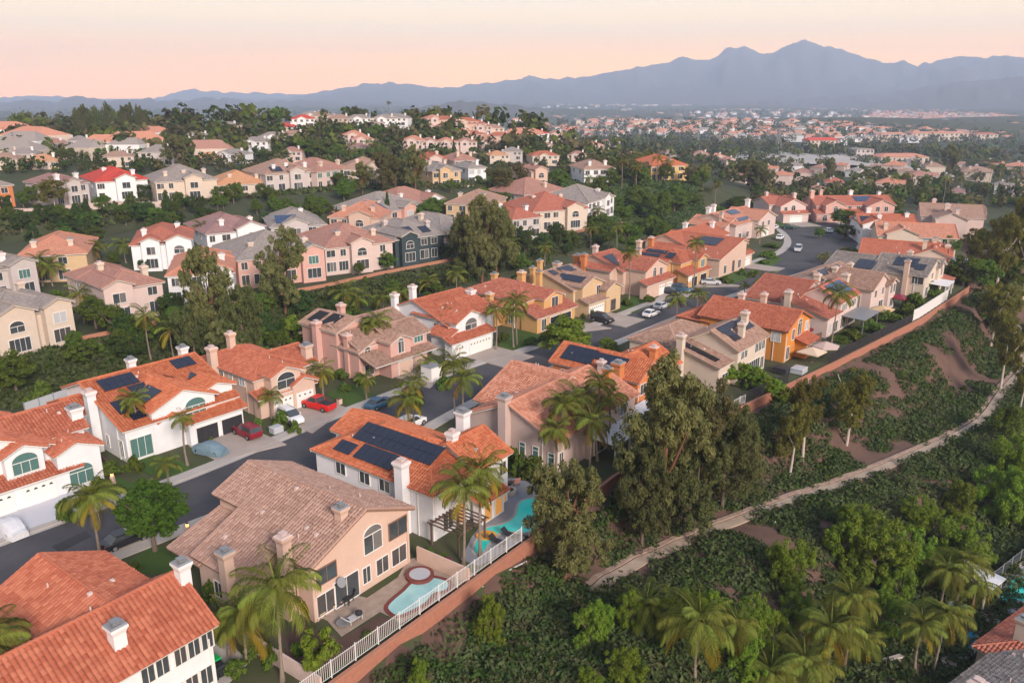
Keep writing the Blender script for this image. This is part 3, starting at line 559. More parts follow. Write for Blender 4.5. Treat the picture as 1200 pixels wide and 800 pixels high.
H['n3'] = house('white house with bright orange roof and black solar panels by the teal pool', (-8.8, 75.8), 53,
    [('H', -1.8, 9.5, -2.4, 15.3, 5.5, .42), ('X', 4.2, 9.6, -3.2, 4.2, .5, 8.0, .52), ('S', 3.6, 7.4, -4.4, -3.1, '-y', 3.0, .25), ('Y', 3, 9.2, 9, 17.5, 6.2, 6.9, .42)], 'white', 'bright',
    [(-2.4, 1.2, -.3, 8.7, 1.6), (4.9, .7, 7, 9.5, 1.35), (9.6, 3.2, -.3, 9.8, 1.7)],
    LW(-1.8, (11.2, 7.4, 4.4), 4.2, 1.5, 1.3, 'w') + [('F', -2.4, .6, 4.3, 2.0, 1.5, 'l'), ('F', -2.4, .4, 1.4, 1.5, 1.8, 'w'), ('F', -2.4, 2.6, 1.4, 1.2, 2.3, 'l'), ('F', -4.4, 4.5, 1.4, 1.2, 2.2, 'l'), ('F', -4.4, 6.3, 1.4, 1.2, 2.2, 'l'), ('F', -3.2, 8.6, 1.4, 1.0, 2.2, 'l'), ('F', -3.2, 8.6, 4.4, 1.1, 1.5, 'w'), ('F', -3.2, 5.6, 4.4, 1.6, 1.5, 'v'), ('R', 9.5, -1.6, 1.4, 1.2, 2.2, 'w'), ('R', 9.5, -1.6, 4.4, 1.2, 1.5, 'w')],
    [(0, '-x', 11.9, .1, .75, 3.3), (0, '-x', 9.6, 4.0, -1.35, .65), (0, '-x', 12.8, 10.2, -1.35, .2)], group=NR, vents=4)
H['n4'] = house('pale pinkish house with faded terracotta roof and white patio cover behind palms', (5.0, 90.5), 52,
    [('X', -2.2, 15, -2.0, 11.5, 5, 7.7, .44), ('Y', 2, 14.7, 4.5, 13.7, 10, 7.9, .39), ('X', 4, 15.2, -2.6, 4, 1.6, 7.3, .44)], 'pinkgrey', 'salmon', [(-2.7, 5.4, -.3, 9.2, 1.7), (5.9, -1.4, 5, 9.3, 1.3), (13, 0.5, 6, 9.5, 1.3, 'redorange')],
    LW(-2.2, (9.3, 7.4, 3.0, 1.0), 2.0, .8, 2.0, 't') + LW(-2.2, (-1.3,), 1.8, .8, 1.9, 't') + [('F', -2.0, -1.2, 1.8, .8, 1.9, 'w'), ('F', -2.6, 6.5, 1.4, 2.5, 2.3, 'p'), ('F', -2.6, 10.5, 1.4, 2.0, 1.8, 'w'), ('F', -2.6, 12, 4.2, 1.6, 1.4, 'w')], group=NR)
H['n5'] = house('orange house with terracotta roof half covered by black solar panels', (6.9, 123.1), 52,
    [('Y', -8.1, -1, -19.5, -5.2, -4.5, 7.8, .55), ('X', -4.5, 3.5, -19.8, -11.5, -15.5, 7.7, .5)], 'redorange', 'bright', [(-8.6, -16.6, -.3, 8.6, 1.9), (-8.6, -13.9, -.3, 8.2, 1.2, 'palepink'), (-1, -18, 6, 9.2, 1.4)],
    LW(-8.1, (-11.2, -7.5), 4.1, 1.4, 1.4, 'w') + LW(-8.1, (-9,), 1.4, 1.4, 1.4, 'w') + UW(-19.5, (-6.6, -2.5), 4.2, 1.5, 1.5, 'w'), [(0, '-x', -6.2, -11.4, -7.6, -5.0), (0, '-x', -12.4, -16.6, -7.6, -5.2), (0, '-x', -11.4, -12.4, -6.4, -5.2)], group=NR)
H['n6'] = house('cream house with light tan roof, dark solar panels and three cream chimneys', (39.1, 124.7), 50,
    [('X', -7.4, 3.2, -.6, 9, 4, 8.1, .5), ('S', -11.8, -7.4, .3, 8.6, '-y', 6.2, .27), ('H', -10.4, 3, 8, 17, 5, .42)], 'cream', 'brown', [(-12.4, 6.6, -.3, 8.5, 1.5), (-3.1, 1.0, 5, 9.4, 1.3), (1.4, 2.6, 6, 10, 1.4)],
    UW(-.6, (-5.8, -4.6), 4.5, 1.0, 1.2, 'w') + UW(-.6, (-.6, .7, 2.0), 4.5, 1.1, 1.5, 'w') + [('F', -.6, -1.0, 1.5, 4.0, 2.2, 'b'), ('F', -.6, 2.0, 1.4, 1.2, 2.0, 'w'), ('F', .3, -9.6, 1.6, 2.0, 1.6, 'w')],
    [(0, '-y', -6.6, -.6, 2.6, 3.9), (0, '-y', -6.2, -3.9, .6, 2.6), (0, '-y', -1.0, 2.6, 1.4, 3.7), (1, '-y', -11.2, -9.8, 1.2, 7.6, 'heater')], group=NR)
H['n7'] = house('bright orange gabled house with arched window and terracotta roof', (46.3, 133.6), 50,
    [('Y', -3.5, 7.3, -2.2, 13.5, 2, 8.0, .42), ('H', -3.2, 7, 12, 18, 4.6, .42), ('S', 1, 5.4, -4.2, -2.2, '-y', 3.4, .3)], 'orange', 'orange', [(5.8, 6, 6, 9.5, 1.3, 'peach'), (3, 9, 7, 9.6, 1.4, 'palepink')],
    [('F', -2.2, 2.3, 5.0, 1.7, 2.8, 'a'), ('F', -2.2, -.4, 4.3, 1.1, 1.8, 'w'), ('F', -2.2, 5.6, 4.6, 1.4, 1.6, 'v'), ('L', -3.5, -.5, 4.3, 1.6, 1.6, 'v'), ('F', -2.2, -2.2, 1.4, 1.3, 2.2, 'p'), ('F', -4.2, 2.2, 1.4, 1.2, 1.9, 'w'), ('F', -4.2, 4.0, 1.4, 1.2, 1.9, 'w'), ('L', -3.5, 4.5, 4.3, 1.4, 1.4, 'w')], group=NR, trim='trim_brown')
H['n8'] = house('cream house with blue grey solar panels and a grey patio roof beside a tall palm', (58.2, 147.1), 49,
    [('X', 3.4, 12.6, -2.2, 6.2, 1.9, 8.1, .55), ('S', -2.6, 3.5, -2.2, 7, '-y', 6.3, .26), ('Y', -1.8, 12, 5, 14.5, 7.6, 8.0, .31)], 'palepink', 'clay', [(-3.2, 5.4, -.3, 8.4, 1.6, 'cream'), (9.5, 5, 6, 9.6, 1.5, 'cream')],
    UW(-2.2, (4.6, 5.5, 6.4), 4.4, .8, 1.4, 'w') + UW(-2.2, (8.4, 9.3, 10.2, 11.1), 4.4, .8, 1.4, 'w') + [('F', -2.2, 5.5, 1.4, 2.4, 2.1, 'b'), ('F', -2.2, 10, 1.4, 3.0, 2.0, 'b'), ('F', -2.2, -1.2, 1.6, 1.0, 2.0, 'v'), ('F', -2.2, 1.4, 1.4, 2.4, 2.1, 'b')], [(0, '-y', 4.0, 11.6, -1.4, 1.6, 'bluesolar')], group=NR)
H['n9'] = house('pinkish beige gabled house with tan roof and small bay window tower', (82.8, 173.5), 47,
    [('Y', -18.4, -10.4, -2.6, 8, -13.2, 8.3, .5), ('Y', -10.6, -6.5, -3.4, 3, -8.5, 6.6, .45), ('X', -19, -5, 7, 14, 9.5, 7.6, .4)], 'palepink', 'brown', [(-19.2, 2.6, -.3, 8.8, 1.8, 'cream'), (-12.2, 4.5, 7, 9.7, 1.3, 'cream'), (-15, 6.5, 6, 9, 1.3, 'cream')],
    UW(-3.4, (-9.4, -7.7), 4.4, 1.1, 1.8, 'w') + UW(-2.6, (-12, -16), 4.4, 1.2, 1.5, 'w') + UW(-2.6, (-12.5,), 1.5, 2.2, 2.0, 'p') + UW(-3.4, (-8.5,), 1.5, 1.6, 1.8, 'w') + LW(-18.4, (1, 5), 4.3, 1.2, 1.4, 'w'), [(2, '-y', -18, -8, 7.4, 9.2), (2, '-y', -12, -8, 7.3, 7.4)], group=NR)
H['n10'] = house('cream house with slate grey roof and two black solar arrays', (91, 181.5), 50,
    [('Y', -8, 3.2, -5, 6, -.8, 8.0, .36), ('Y', -9.5, 6, 5.5, 16, -1.5, 7.3, .28), ('Y', 1, 6, -5.6, 2, 3.4, 7.2, .5)], 'cream', 'grey', [(-8.5, -1.2, -.3, 9.0, 1.4, 'peach'), (1.6, 1, 7, 9.2, 1.4)],
    LW(-8, (-3.6,), 4.2, 2.4, 1.6, 'w') + LW(-8, (3.5,), 4.2, 1.4, 1.2, 'w') + UW(-5.6, (3.4,), 4.6, 1.4, 1.8, 'w') + UW(-5, (-2, -5.5), 1.5, 1.8, 2.0, 'p') + UW(-5, (-2,), 4.4, 1.4, 1.4, 'w'), [(0, '-x', -2.2, 2.6, -5.6, -2.0), (0, '-x', -4.2, -2.2, -6.4, -4.0), (1, '-x', 6, 10, -9, -4.5)], group=NR)
H['n11'] = house('house with low terracotta roof beyond the slate grey roof, cream gable end', tuple(at(1006, 293, 6.0) + Vector((16.1, -4.7, 0)))[:2], 62, [('Y', -3, 9, -3, 16, 4, 7.8, .4), ('X', -2, 9.6, -4, 4, 0, 7.6, .42)], 'cream', 'orange', [(1, 2, 6, 9.6, 1.4), (6, 0, 6, 9.4, 1.4), (3, -3, 5, 8.4, 1.6)], UW(-4, (7.5,), 4.2, 1.4, 1.4, 'w') + LW(-3, (3, 9), 4, 1.2, 1.2, 'w'), tiles=False, group=NR)
H['n12'] = house('wide house with long orange ribbed roof, hip end towards the trees', tuple(at(1028, 274, 5.6) + Vector((14.9, -.4, 0)))[:2], 75, [('Y', -3, 10, -6, 14, 3.5, 8.0, .42), ('X', -4, 8, 4, 12, 8, 7.6, .4)], 'cream', 'salmon', [(0, 12, 5, 8.6, 1.4), (-2.4, 8, 4, 7.6, 2.2), (9, -3, 5, 9.2, 1.5)], UW(-6, (1, 4, 7), 4.2, 1.2, 1.5, 'w') + LW(-3, (-3, 1), 4, 1.2, 1.4, 'w'), tiles=False, group=NR)
H['n13'] = house('terracotta roofed house with one black solar array and white chimneys', tuple(at(1009, 264, 5.6) + Vector((11, 3, 0)))[:2], 82, [('Y', -4, 9, -6, 10, 3, 8.0, .42), ('X', -5, 9, 2, 10, 6, 7.7, .4)], 'white', 'orange', [(-2, 5, 5, 9, 1.6), (6, 6, 6, 10, 1.8), (2, -4, 6, 9.2, 1.5)], UW(-6, (1, 5), 4.2, 1.2, 1.4, 'w'), [(1, '-x', 9, 16, -4, -1)] if 0 else [(0, '-x', 5, 9.6, -3.4, 1.5)], tiles=False, group=NR)
H['n14'] = house('pink gabled house with brown roof at the far right end of the near row', (146, 264), 70, [('Y', -5, 9, -6, 12, 2, 8.2, .45), ('Y', 6, 14, -8, 4, 10, 6.8, .42), ('X', -14, -4, 0, 9, 4.5, 7.4, .42)], 'palepink', 'brown', [(-5, 5, -.3, 9.5, 2.2), (3, 8, 6, 10, 1.6), (-12, 3, 5, 9, 1.5)], UW(-6, (0, 4), 4.2, 1.3, 1.6, 'w') + UW(-8, (10,), 4.2, 1.4, 1.6, 'w'), tiles=False, group=NR)
# ---------------------------------------------------------------- the row across the road (garage fronts)
H['a1'] = house('white two storey house with terracotta roof at the left edge, twin white garage doors', (-52.7, 83.8), 50,
    [('Y', -9.5, .6, .0, 13, -4.5, 8.1, .42), ('Y', .3, 5.0, -2.0, 8, 2.4, 6.0, .42), ('X', -2, 5, 1.6, 10.5, 6, 8.0, .45), ('S', -9.5, 2.4, -2.0, .1, '-y', 3.7, .34), ('Y', -4.6, -.6, -1.2, 6, -2.6, 7.2, .45)], 'white', 'orange', [(4.9, 3.2, -.3, 8.6, 1.9), (-8, 10, 6, 9.5, 1.4)],
    [('F', -1.2, -2.6, 4.9, 2.6, 2.2, 'o'), ('F', -2.0, 2.6, 1.9, 2.6, 2.4, 'o'), ('F', -1.55, -1.9, 1.2, 3.2, 2.2, 'g'), ('F', -1.55, -6.2, 1.2, 3.2, 2.2, 'g'), ('F', 0, -7, 4.5, 1.8, 1.6, 'w')], group=FR)
H['a2'] = house('white house with orange roof, scattered dark solar panels and charcoal garage doors', (-48.8, 93.5), 50,
    [('X', -.9, 14.2, -2.9, 13, 7.4, 8.3, .36), ('Y', 2.6, 11.2, -3.0, 7, 6.9, 7.7, .42), ('Y', 10.5, 14.5, -1.9, 6, 12.2, 6.9, .35), ('Y', 3.6, 6.6, -2.6, 0, 5.2, 4.8, .45), ('S', 6.6, 14.4, -4.2, -2.9, '-y', 3.75, .36), ('X', -3.2, 2, 4.5, 12, 8, 6.4, .36)], 'white', 'bright', [(-1.7, 3.7, -.3, 8.7, 1.6), (6.8, 10.2, 6, 9.4, 1.4), (13.9, 9.3, 5, 9.6, 1.5)],
    [('F', -3.0, 8.4, 4.8, 2.8, 2.2, 'o'), ('F', -1.9, 12.5, 4.5, 2.2, 1.3, 's'), ('F', -3.75, 9.0, 1.15, 3.0, 2.2, 'B'), ('F', -3.75, 12.6, 1.15, 3.0, 2.2, 'B'), ('F', -2.9, .9, 1.7, 2.7, 2.6, 's'), ('L', -.9, -1.4, 1.6, 1.2, 2.2, 's'), ('L', -.9, 2.2, 1.6, .8, 1.6, 'w'), ('F', -2.6, 5.2, 1.4, 1.1, 2.3, 'w')],
    [(0, '-y', .4, 5.0, 4.2, 6.6), (0, '-y', -.2, 2.2, -.6, 2.0), (0, '-y', .6, 2.4, -2.2, -.8), (1, '-x', -1.0, 2.6, 3.2, 5.4), (0, '-y', 3.0, 5.4, .4, 4.0), (1, '+x', 3.4, 6.0, 8.2, 9.6), (0, '-y', 10.4, 13.4, 4.8, 6.8), (2, '-x', 2.0, 5.0, 10.7, 11.9)], group=FR)
H['a3'] = house('peach house with orange hip roof and two white garage doors behind parked cars', (-35.1, 106.2), 50,
    [('H', -.6, 8.0, .6, 15, 5.6, .42), ('Y', .9, 5.8, -1.3, 6, 3.3, 7.0, .42), ('X', 4, 10.0, 1.2, 9.5, 5.4, 7.2, .42), ('S', -.9, 8.2, -.9, .7, '-y', 3.7, .36), ('Y', 4.2, 8.0, -1.5, 2, 6.0, 4.7, .45)], 'peach', 'orange', [(-1.3, 9.8, -.3, 9.0, 1.6), (2.9, 11.5, 6, 9.9, 1.4), (9.6, 2.2, -.3, 8.4, 1.8)],
    [('F', -1.3, 3.3, 4.8, 2.9, 2.2, 'a'), ('L', -.6, 6.5, 4.5, .8, 1.5, 's'), ('L', -.6, 3.6, 4.5, 1.3, 1.2, 'v'), ('L', -.6, 9, 4.4, 1.2, 1.3, 'w'), ('F', -.75, 2.6, 1.15, 3.0, 2.2, 'g'), ('F', -1.5, 6.1, 1.15, 2.7, 2.2, 'g')], group=FR)
H['a4'] = house('salmon pink house with brown tile roof and black pool heating strips', (-21.7, 123.1), 50,
    [('X', -3.0, 10, .6, 15, 7.5, 8.0, .38), ('Y', -3.8, 3, 5, 14, 0, 8.6, .36), ('Y', -3.4, 3.2, .2, 6, -.2, 6.2, .42), ('Y', .6, 5.0, -2.8, 5, 2.8, 6.9, .42), ('X', 2, 9.6, -1.8, 6, 2, 7.3, .42), ('S', -3.0, 9.4, -3.4, .5, '-y', 4.3, .30, 'open')], 'pink', 'brown', [(-4.4, 9.2, -.3, 8.8, 1.6), (3.4, 12.6, 6, 9.6, 1.5), (-3.2, 3.0, -.3, 7.6, 1.4)],
    [('F', -2.8, 2.8, 5.0, 1.2, 2.3, 'a'), ('F', -1.8, 7.6, 4.9, 2.0, 1.2, 's'), ('F', .2, -1.6, 4.4, 1.2, 1.4, 'a'), ('F', -1.8, 3.6, 1.15, 2.8, 2.2, 'G'), ('F', -1.8, 7.2, 1.15, 2.8, 2.2, 'G'), ('F', .2, -1.4, 1.4, 1.8, 1.8, 'w')],
    [(1, '-x', 13.2, 10.6, -3.2, -.4, 'heater'), (1, '-x', 9.8, 7.0, -3.4, -.2, 'heater'), (0, '-y', 1.6, 4.2, 4.2, 6.6, 'heater')], group=FR)
H['a5'] = house('white house with plain orange roof and a wide white garage door', (-11.0, 136.6), 50,
    [('X', -1.6, 10, -1.4, 13.5, 7, 8.3, .38), ('Y', -1.6, 5.8, -3.2, 7, 2.1, 7.5, .42), ('X', 6, 10.6, 1, 7, 4, 7.4, .42), ('S', -4.4, 6.0, -4.9, -3.1, '-y', 3.9, .36), ('S', -3.6, -1.6, -3.2, 1, '-x', 4.6, .4)], 'white', 'orange', [(-2.1, 11.6, -.3, 9.3, 1.5), (2.9, 12.2, 6, 9.8, 1.5), (10.4, 4.4, -.3, 8.8, 1.8)],
    [('F', -3.2, 2.1, 5.0, 2.9, 1.9, 'a'), ('F', -4.55, 2.6, 1.15, 5.4, 2.3, 'g'), ('L', -1.6, 6, 4.2, 1.0, 1.0, 's'), ('F', -4.55, -2.6, 1.2, 2.0, 2.2, 'g'), ('L', -1.6, 1.5, 4.4, 1.2, 1.2, 'w')], group=FR)
H['a6'] = house('ochre house with terracotta hip roof, porch columns and dark garage openings', (3.7, 148.6), 50,
    [('H', -.7, 9.5, 1.6, 16.5, 5.7, .42), ('Y', 2.8, 8.8, -.8, 6, 5.8, 7.0, .36), ('S', -1.0, 11.0, -2.2, 1.7, '-y', 4.5, .34), ('X', -2.6, 2, 7, 13, 10, 5.2, .4)], 'ochre', 'clay', [(4.2, 13, 6.5, 9.2, 1.5), (-1.8, 9, -.3, 6.8, 1.7), (8, 9, 6, 9.4, 1.8), (10.0, 6, -.3, 9.6, 1.3)],
    [('F', -.8, 6.2, 4.6, 2.0, 2.1, 'w'), ('F', -2.2, 4.4, 1.2, 2.8, 2.3, 'B'), ('F', -2.2, 8.2, 1.2, 3.0, 2.3, 'B'), ('L', -.7, 4.5, 1.6, 1.2, 1.6, 'w'), ('F', -2.2, 1.0, 1.4, 1.4, 2.2, 'w')], group=FR)
H['a7'] = house('tan house with pale mottled roof and several solar arrays, yellow chimneys', (12.9, 167.7), 50,
    [('X', -7.6, 1.5, -5.6, 8.5, 2, 8.3, .34), ('Y', -7.0, 2.6, -7.4, 2, -3.4, 8.0, .40), ('Y', -1, 4.4, -9.2, -2, 1.6, 6.3, .42), ('S', -7.0, -.8, -9.0, -7.3, '-y', 3.9, .35)], 'tan', 'brown', [(-8.4, 4.2, -.3, 9.6, 1.3, 'ochre'), (-4.0, 5.8, 6.5, 10.2, 1.3, 'ochre'), (1, 5, 6, 9, 2.0, 'peach')],
    [('F', -7.4, -1.4, 4.8, 1.3, 2.0, 'w'), ('F', -8.7, -4.2, 1.2, 5.0, 2.3, 'g'), ('L', -7.6, -2, 1.6, 1.2, 1.4, 'w'), ('F', -9.2, 1.6, 1.4, 1.6, 2.2, 'd')], [(0, '-y', -6.9, -5.2, -.2, 1.6), (1, '-x', -6.6, -.4, -6.4, -4.4), (0, '-y', -3.8, .6, -.4, 1.8), (1, '+x', -4.5, -.2, -2.6, .2)], group=FR)
H['a8'] = house('peach orange house with black solar slab and two small white garage doors', (26.9, 177.3), 50,
    [('X', -1.5, 6.5, 1.5, 14, 9.5, 8.2, .36), ('Y', -.4, 9, -3.6, 8, 4.3, 8.0, .42), ('S', -2.4, 9.2, -5.3, -3.5, '-y', 4.0, .34), ('Y', -4.6, -1, 3, 12, -2.8, 6.4, .4)], 'peach', 'clay', [(-4.6, 10, -.3, 9.2, 1.6, 'redorange'), (-3, 13, 5, 8.4, 2, 'redorange'), (3.5, 12.5, 7, 9.6, 1.5, 'palepink')],
    [('F', -3.6, 3.4, 4.9, 1.3, 2.2, 'a'), ('F', -3.6, 6.2, 4.9, 1.2, 1.6, 'w'), ('F', -4.95, 4.0, 1.15, 2.2, 2.2, 'g'), ('F', -4.95, 7.2, 1.15, 2.2, 2.2, 'g'), ('L', -1.5, 4, 1.4, 1.2, 1.4, 'w')], [(0, '-y', -.8, 3.6, 3.4, 7.8)], group=FR)
H['a9'] = house('tan orange house with long dark solar rows and a basketball hoop drive', (38.2, 181.4), 50,
    [('H', 3.4, 13.2, 1.6, 16, 5.7, .42), ('Y', 8.6, 13, -.2, 6, 10.8, 7.0, .42), ('S', 2.4, 13, -1.0, 1.7, '-y', 4.2, .34), ('Y', -1, 4, 4, 13, 1.6, 6.2, .4)], 'ochre', 'orange', [(5.8, 14.4, 6, 9.5, 1.5, 'peach'), (1.2, 11.6, 5, 8.6, 1.4, 'peach')],
    [('F', -.2, 10.8, 4.7, 1.8, 1.8, 's'), ('F', -1.0, 5.6, 1.2, 2.6, 2.3, 'B'), ('F', -1.0, 10, 1.2, 3.0, 2.3, 'B'), ('L', 3.4, 5, 4.2, 1.2, 1.2, 'w')], [(0, '-x', 12.8, 7.6, 3.8, 5.0), (0, '-x', 12.2, 6.6, 5.4, 6.6), (0, '-x', 6.2, 4.2, 4.2, 6.2)], group=FR)
H['a10'] = house('peach corner house with orange roof and a tilted dark solar grid facing the bend', (50.4, 202.9), 50,
    [('Y', -6.8, 8, -5.8, 14, 5.5, 8.0, .26), ('Y', 6, 13, -3.6, 8, 9.8, 7.0, .42), ('X', -2, 22, 6, 18, 12, 8.2, .38), ('S', 8, 14, -5, -3.5, '-y', 3.8, .35)], 'peach', 'orange', [(-6.9, 13.4, -.3, 8.4, 1.7, 'redorange'), (12, 14, 7, 9.8, 1.5, 'white'), (20, 10, 6, 9.6, 1.4, 'white')],
    [('F', -5.8, -3.6, 1.6, 1.4, 2.0, 'w'), ('F', -5.8, 1.0, 1.8, 1.0, 2.6, 'd'), ('F', -5.8, 4.4, 1.8, 1.6, 2.0, 'w'), ('F', -3.6, 9.2, 4.6, 1.6, 1.8, 'w'), ('F', -4.6, 11, 1.2, 3.2, 2.2, 'g'), ('L', -6.8, 3, 1.6, 1.2, 1.6, 'w')], [(0, '-x', 4.5, -1.5, -.5, 4.2)], tiles=False, group=FR)
H['a11'] = house('house with flat looking beige roof sides and blue solar strips at the bend', (69.3, 238.6), 48,
    [('X', 1, 22, 4, 18, 12, 8.0, .34), ('Y', 12, 24, 2, 14, 18, 8.0, .36), ('Y', -2, 8, 6, 18, 3, 6.8, .4)], 'palepink', 'salmon', [(4, 15, 6, 9.8, 1.7, 'white'), (9, 16, 6, 10, 1.6, 'white'), (24, 12, 5, 10.6, 1.8, 'white'), (1, 9, 5, 9.0, 1.4, 'palepink')],
    UW(2, (15, 19), 4.2, 1.3, 1.5, 'w') + UW(4, (4, 9), 1.6, 1.6, 1.6, 'w') + UW(2, (17.5,), 1.2, 4.0, 2.2, 'g'), [(0, '-y', 5, 15, 5.2, 6.8, 'bluesolar'), (0, '-y', 8, 14, 9, 11.6, 'bluesolar')], tiles=False, group=FR)
H['a12'] = house('pink house with red tile roof and white garage at the end of the road', (97, 284), 16, [('Y', -5, 5, -2, 12, 0, 8.0, .45), ('S', -5, 5, -4, -2, '-y', 3.8, .34), ('X', -7, 4, 2, 12, 7, 7.8, .4)], 'palepink', 'clay', [(4, 4, 6, 9.6, 1.6), (-4, 9, 5, 9.6, 1.5)], [('F', -2, 0, 4.7, 1.6, 1.8, 'a'), ('F', -3.6, 0, 1.2, 4.6, 2.2, 'g'), ('F', -2, -3, 4.5, 1.2, 1.4, 'w')], tiles=False, group=FR)
H['a13'] = house('salmon house with red roof and blue solar panels at the end of the road', (114, 285), 4, [('X', -8, 20, -1, 11, 5, 8.0, .42), ('Y', -6, 1, -4, 5, -2.5, 7.6, .45), ('Y', 9, 18, -5, 5, 13.5, 7.8, .42), ('S', -9, 8, -4, -1, '-y', 4, .34)], 'pink', 'clay', [(-8, 4, -.3, 10.5, 2), (-3, 8, 5, 10.4, 1.6), (8, 8, 6, 10, 1.8, 'white'), (18, 7, 6, 9.6, 1.5, 'white')],
    UW(-4, (-2.5,), 4.6, 1.4, 1.8, 'a') + UW(-5, (12, 15), 4.6, 1.3, 1.6, 'w') + UW(-1, (4, 7), 4.5, 1.2, 1.5, 'w') + UW(-4, (-6, 0, 4), 1.5, 1.6, 1.8, 'a'), [(0, '-y', 7, 14, 1.2, 4.4, 'bluesolar')], tiles=False, group=FR)
# driveways from the garage doors to the kerb
def drive(key, x0, x1, y0, m='drive'):
    h_ = H[key]; O = h_.location; rz = h_.rotation_euler[2]; c, s = math.cos(rz), math.sin(rz); q = []
    for x in (x0, x1): q.append((x, y0)); 
    ya, yb = curb_hit(O, rz, x0, y0, FC), curb_hit(O, rz, x1, y0, FC)
    P = [(x0, y0), (x1, y0), (x1, yb), (x0, ya)]; b = MB(); b.prism([(O[0] + c * x - s * y, O[1] + s * x + c * y) for x, y in P], -.1, .142); tag(b.obj('driveway', M[m]), kind='structure')
drive('a1', -9, 1.2, -1.9, 'paledrive'); drive('a2', 6.4, 14.8, -4.1); drive('a3', .6, 9.4, -1.4); drive('a4', 1.2, 9.6, -1.7); drive('a5', -1.2, 6.6, -4.8); drive('a6', 2.2, 11, -2.0); drive('a7', -7.2, 0, -8.9); drive('a8', 2, 9.2, -5.2); drive('a9', 3.6, 13, -.9); drive('a10', 8.4, 14.5, -4.9); drive('a12', -4, 4, -3.9)
# ---------------------------------------------------------------- terraces behind: villas given by the two ends of their front eave
BR = 'large houses on the middle terrace'; CRW = 'large houses on the upper terrace'
VIL = []
def villa(label, L, Rr, zg, depth, roof, wall, gables=(), ch=2, group=None, rot=None, solar=(), low=False, styles='wwwwa', chw=None, wing=None, seed=1, hip=True):
    he = 3.0 if low else 6.0
    a, b_ = at(*L, zg + he), at(*Rr, zg + he); d = b_ - a; ang = math.degrees(math.atan2(d.y, d.x))
    if rot is not None: ang = rot
    ang = max(-30, min(58, ang)); w = max(8.0, d.length * math.cos(math.radians(ang) - math.atan2(d.y, d.x))); o = a; r = random.Random(seed * 13 + int(L[0]))
    depth *= 1.32; main = ('H', .5, w - .5, .5, depth, he, .44); wings = [main]
    if not hip: wings = [('X', .5, w - .5, .5, depth, depth * .5, he + depth * .5 * .40, .40)]
    wins = []; occupied = []
    for f, gw, st in gables:
        x = f * w; hz = he + .9 + gw * .20; wings.append(('Y', x - gw / 2, x + gw / 2, -.9, depth * .5, x, hz, .42))
        wins.append(('F', -.9, x, he - 1.5, min(2.2, gw * .45), 1.7, st)); occupied.append((x - gw / 2 - .9, x + gw / 2 + .9))
        if not low: wins.append(('F', -.9, x, 1.6, min(3.2, gw * .6), 2.1, 'b'))
    if wing: wings.append(wing)
    x = 1.8
    while x < w - 1.4:
        if not any(p < x < q for p, q in occupied):
            wins.append(('F', .5, x, he - 1.5, r.choice((1.3, 1.7, 2.0)), 1.5, r.choice(styles)))
            if not low: wins.append(('F', .5, x, 1.5, r.choice((1.6, 2.2, 2.4)), 2.1, r.choice('bpw')))
        x += r.choice((2.9, 3.4, 3.9))
    for y in (depth * .3, depth * .7): wins.append(('L', .5, y, he - 1.5, 1.3, 1.4, 'w'))
    chims = []
    for i in range(ch):
        cx = w * ((i + .6) / ch) + r.uniform(-1, 1); cy_ = depth * r.choice((.18, .25, .55)); chims.append((cx, cy_, he - 1, he + 3.0 + (cy_ / depth) * .8, 1.5, chw or ('white' if wall in ('white', 'grey') else 'cream')))
    rt = house(label, (o.x, o.y), ang, wings, wall, roof, chims, wins, [s for s in solar], z=zg, near=True, tiles=False, group=group, vents=0, found=4.5)
    VIL.append((rt, w, depth)); return rt
ZB = 4.4
V = villa
V('grey roofed cream house at the left edge beside the small blue pool, arched window', (-16, 378), (70, 352), ZB, 14, 'grey', 'cream', [(.28, 6, 'a'), (.78, 4.5, 'v')], 2, BR, styles='wv', seed=1)
V('small grey roofed gable house at the left edge behind the grey roofed cream house', (-14, 318), (30, 308), ZB, 12, 'grey', 'grey', [(.75, 5, 's')], 1, BR, seed=2)
V('blush pink house with brown hip roof, two tall chimneys and a corner balcony', (121, 341), (194, 329), ZB, 15, 'pinkbrown', 'palepink', [(.2, 5, 'w')], 2, BR, styles='w', seed=3)
V('house with broad orange brown hip roof behind the blush pink house', (15, 301), (98, 303), ZB, 15, 'salmon', 'tan', [], 2, BR, rot=20, seed=4)
V('white fronted house with red roof behind palms on the middle terrace', (150, 287), (224, 283), ZB, 15, 'clay', 'white', [(.8, 5.5, 'a'), (.35, 4, 'w')], 2, BR, styles='a', seed=5)
V('white house with pale orange hip roof right of the blush pink house', (192, 323), (276, 318), ZB, 15, 'salmon', 'white', [(.75, 5, 'w')], 2, BR, seed=6)
V('pink house with wide grey roof behind the tall eucalyptus trees', (276, 305), (379, 294), ZB, 15, 'grey', 'pink', [(.86, 5, 's')], 3, BR, styles='sw', seed=7)
V('pale pink house with brownish pink hip roof and a long row of terrace windows', (379, 291), (463, 282), ZB, 15, 'pinkbrown', 'palepink', [(.5, 5, 'a')], 2, BR, styles='w', seed=8)
V('dark green house with grey hip roof and white windows', (462, 281), (523, 273), ZB, 14, 'grey', 'darkgreen', [(.25, 4.5, 'a')], 2, BR, styles='w', chw='grey', seed=9, solar=[(0, '-y', 4, 7, 2, 4.5), (0, '-y', 9, 11.5, 1.5, 4)])
V('white gabled house with purple brown roof right of the red roofed white front', (240, 274), (313, 267), ZB, 15, 'purple', 'white', [(.72, 7, 'a')], 2, BR, seed=10)
V('greyish house with blue solar panels on its taupe hip roof', (315, 266), (384, 262), ZB, 15, 'grey', 'grey', [(.45, 6, 'w')], 1, BR, seed=11, solar=[(0, '-y', 2, 7.5, 1.5, 5, 'bluesolar')])
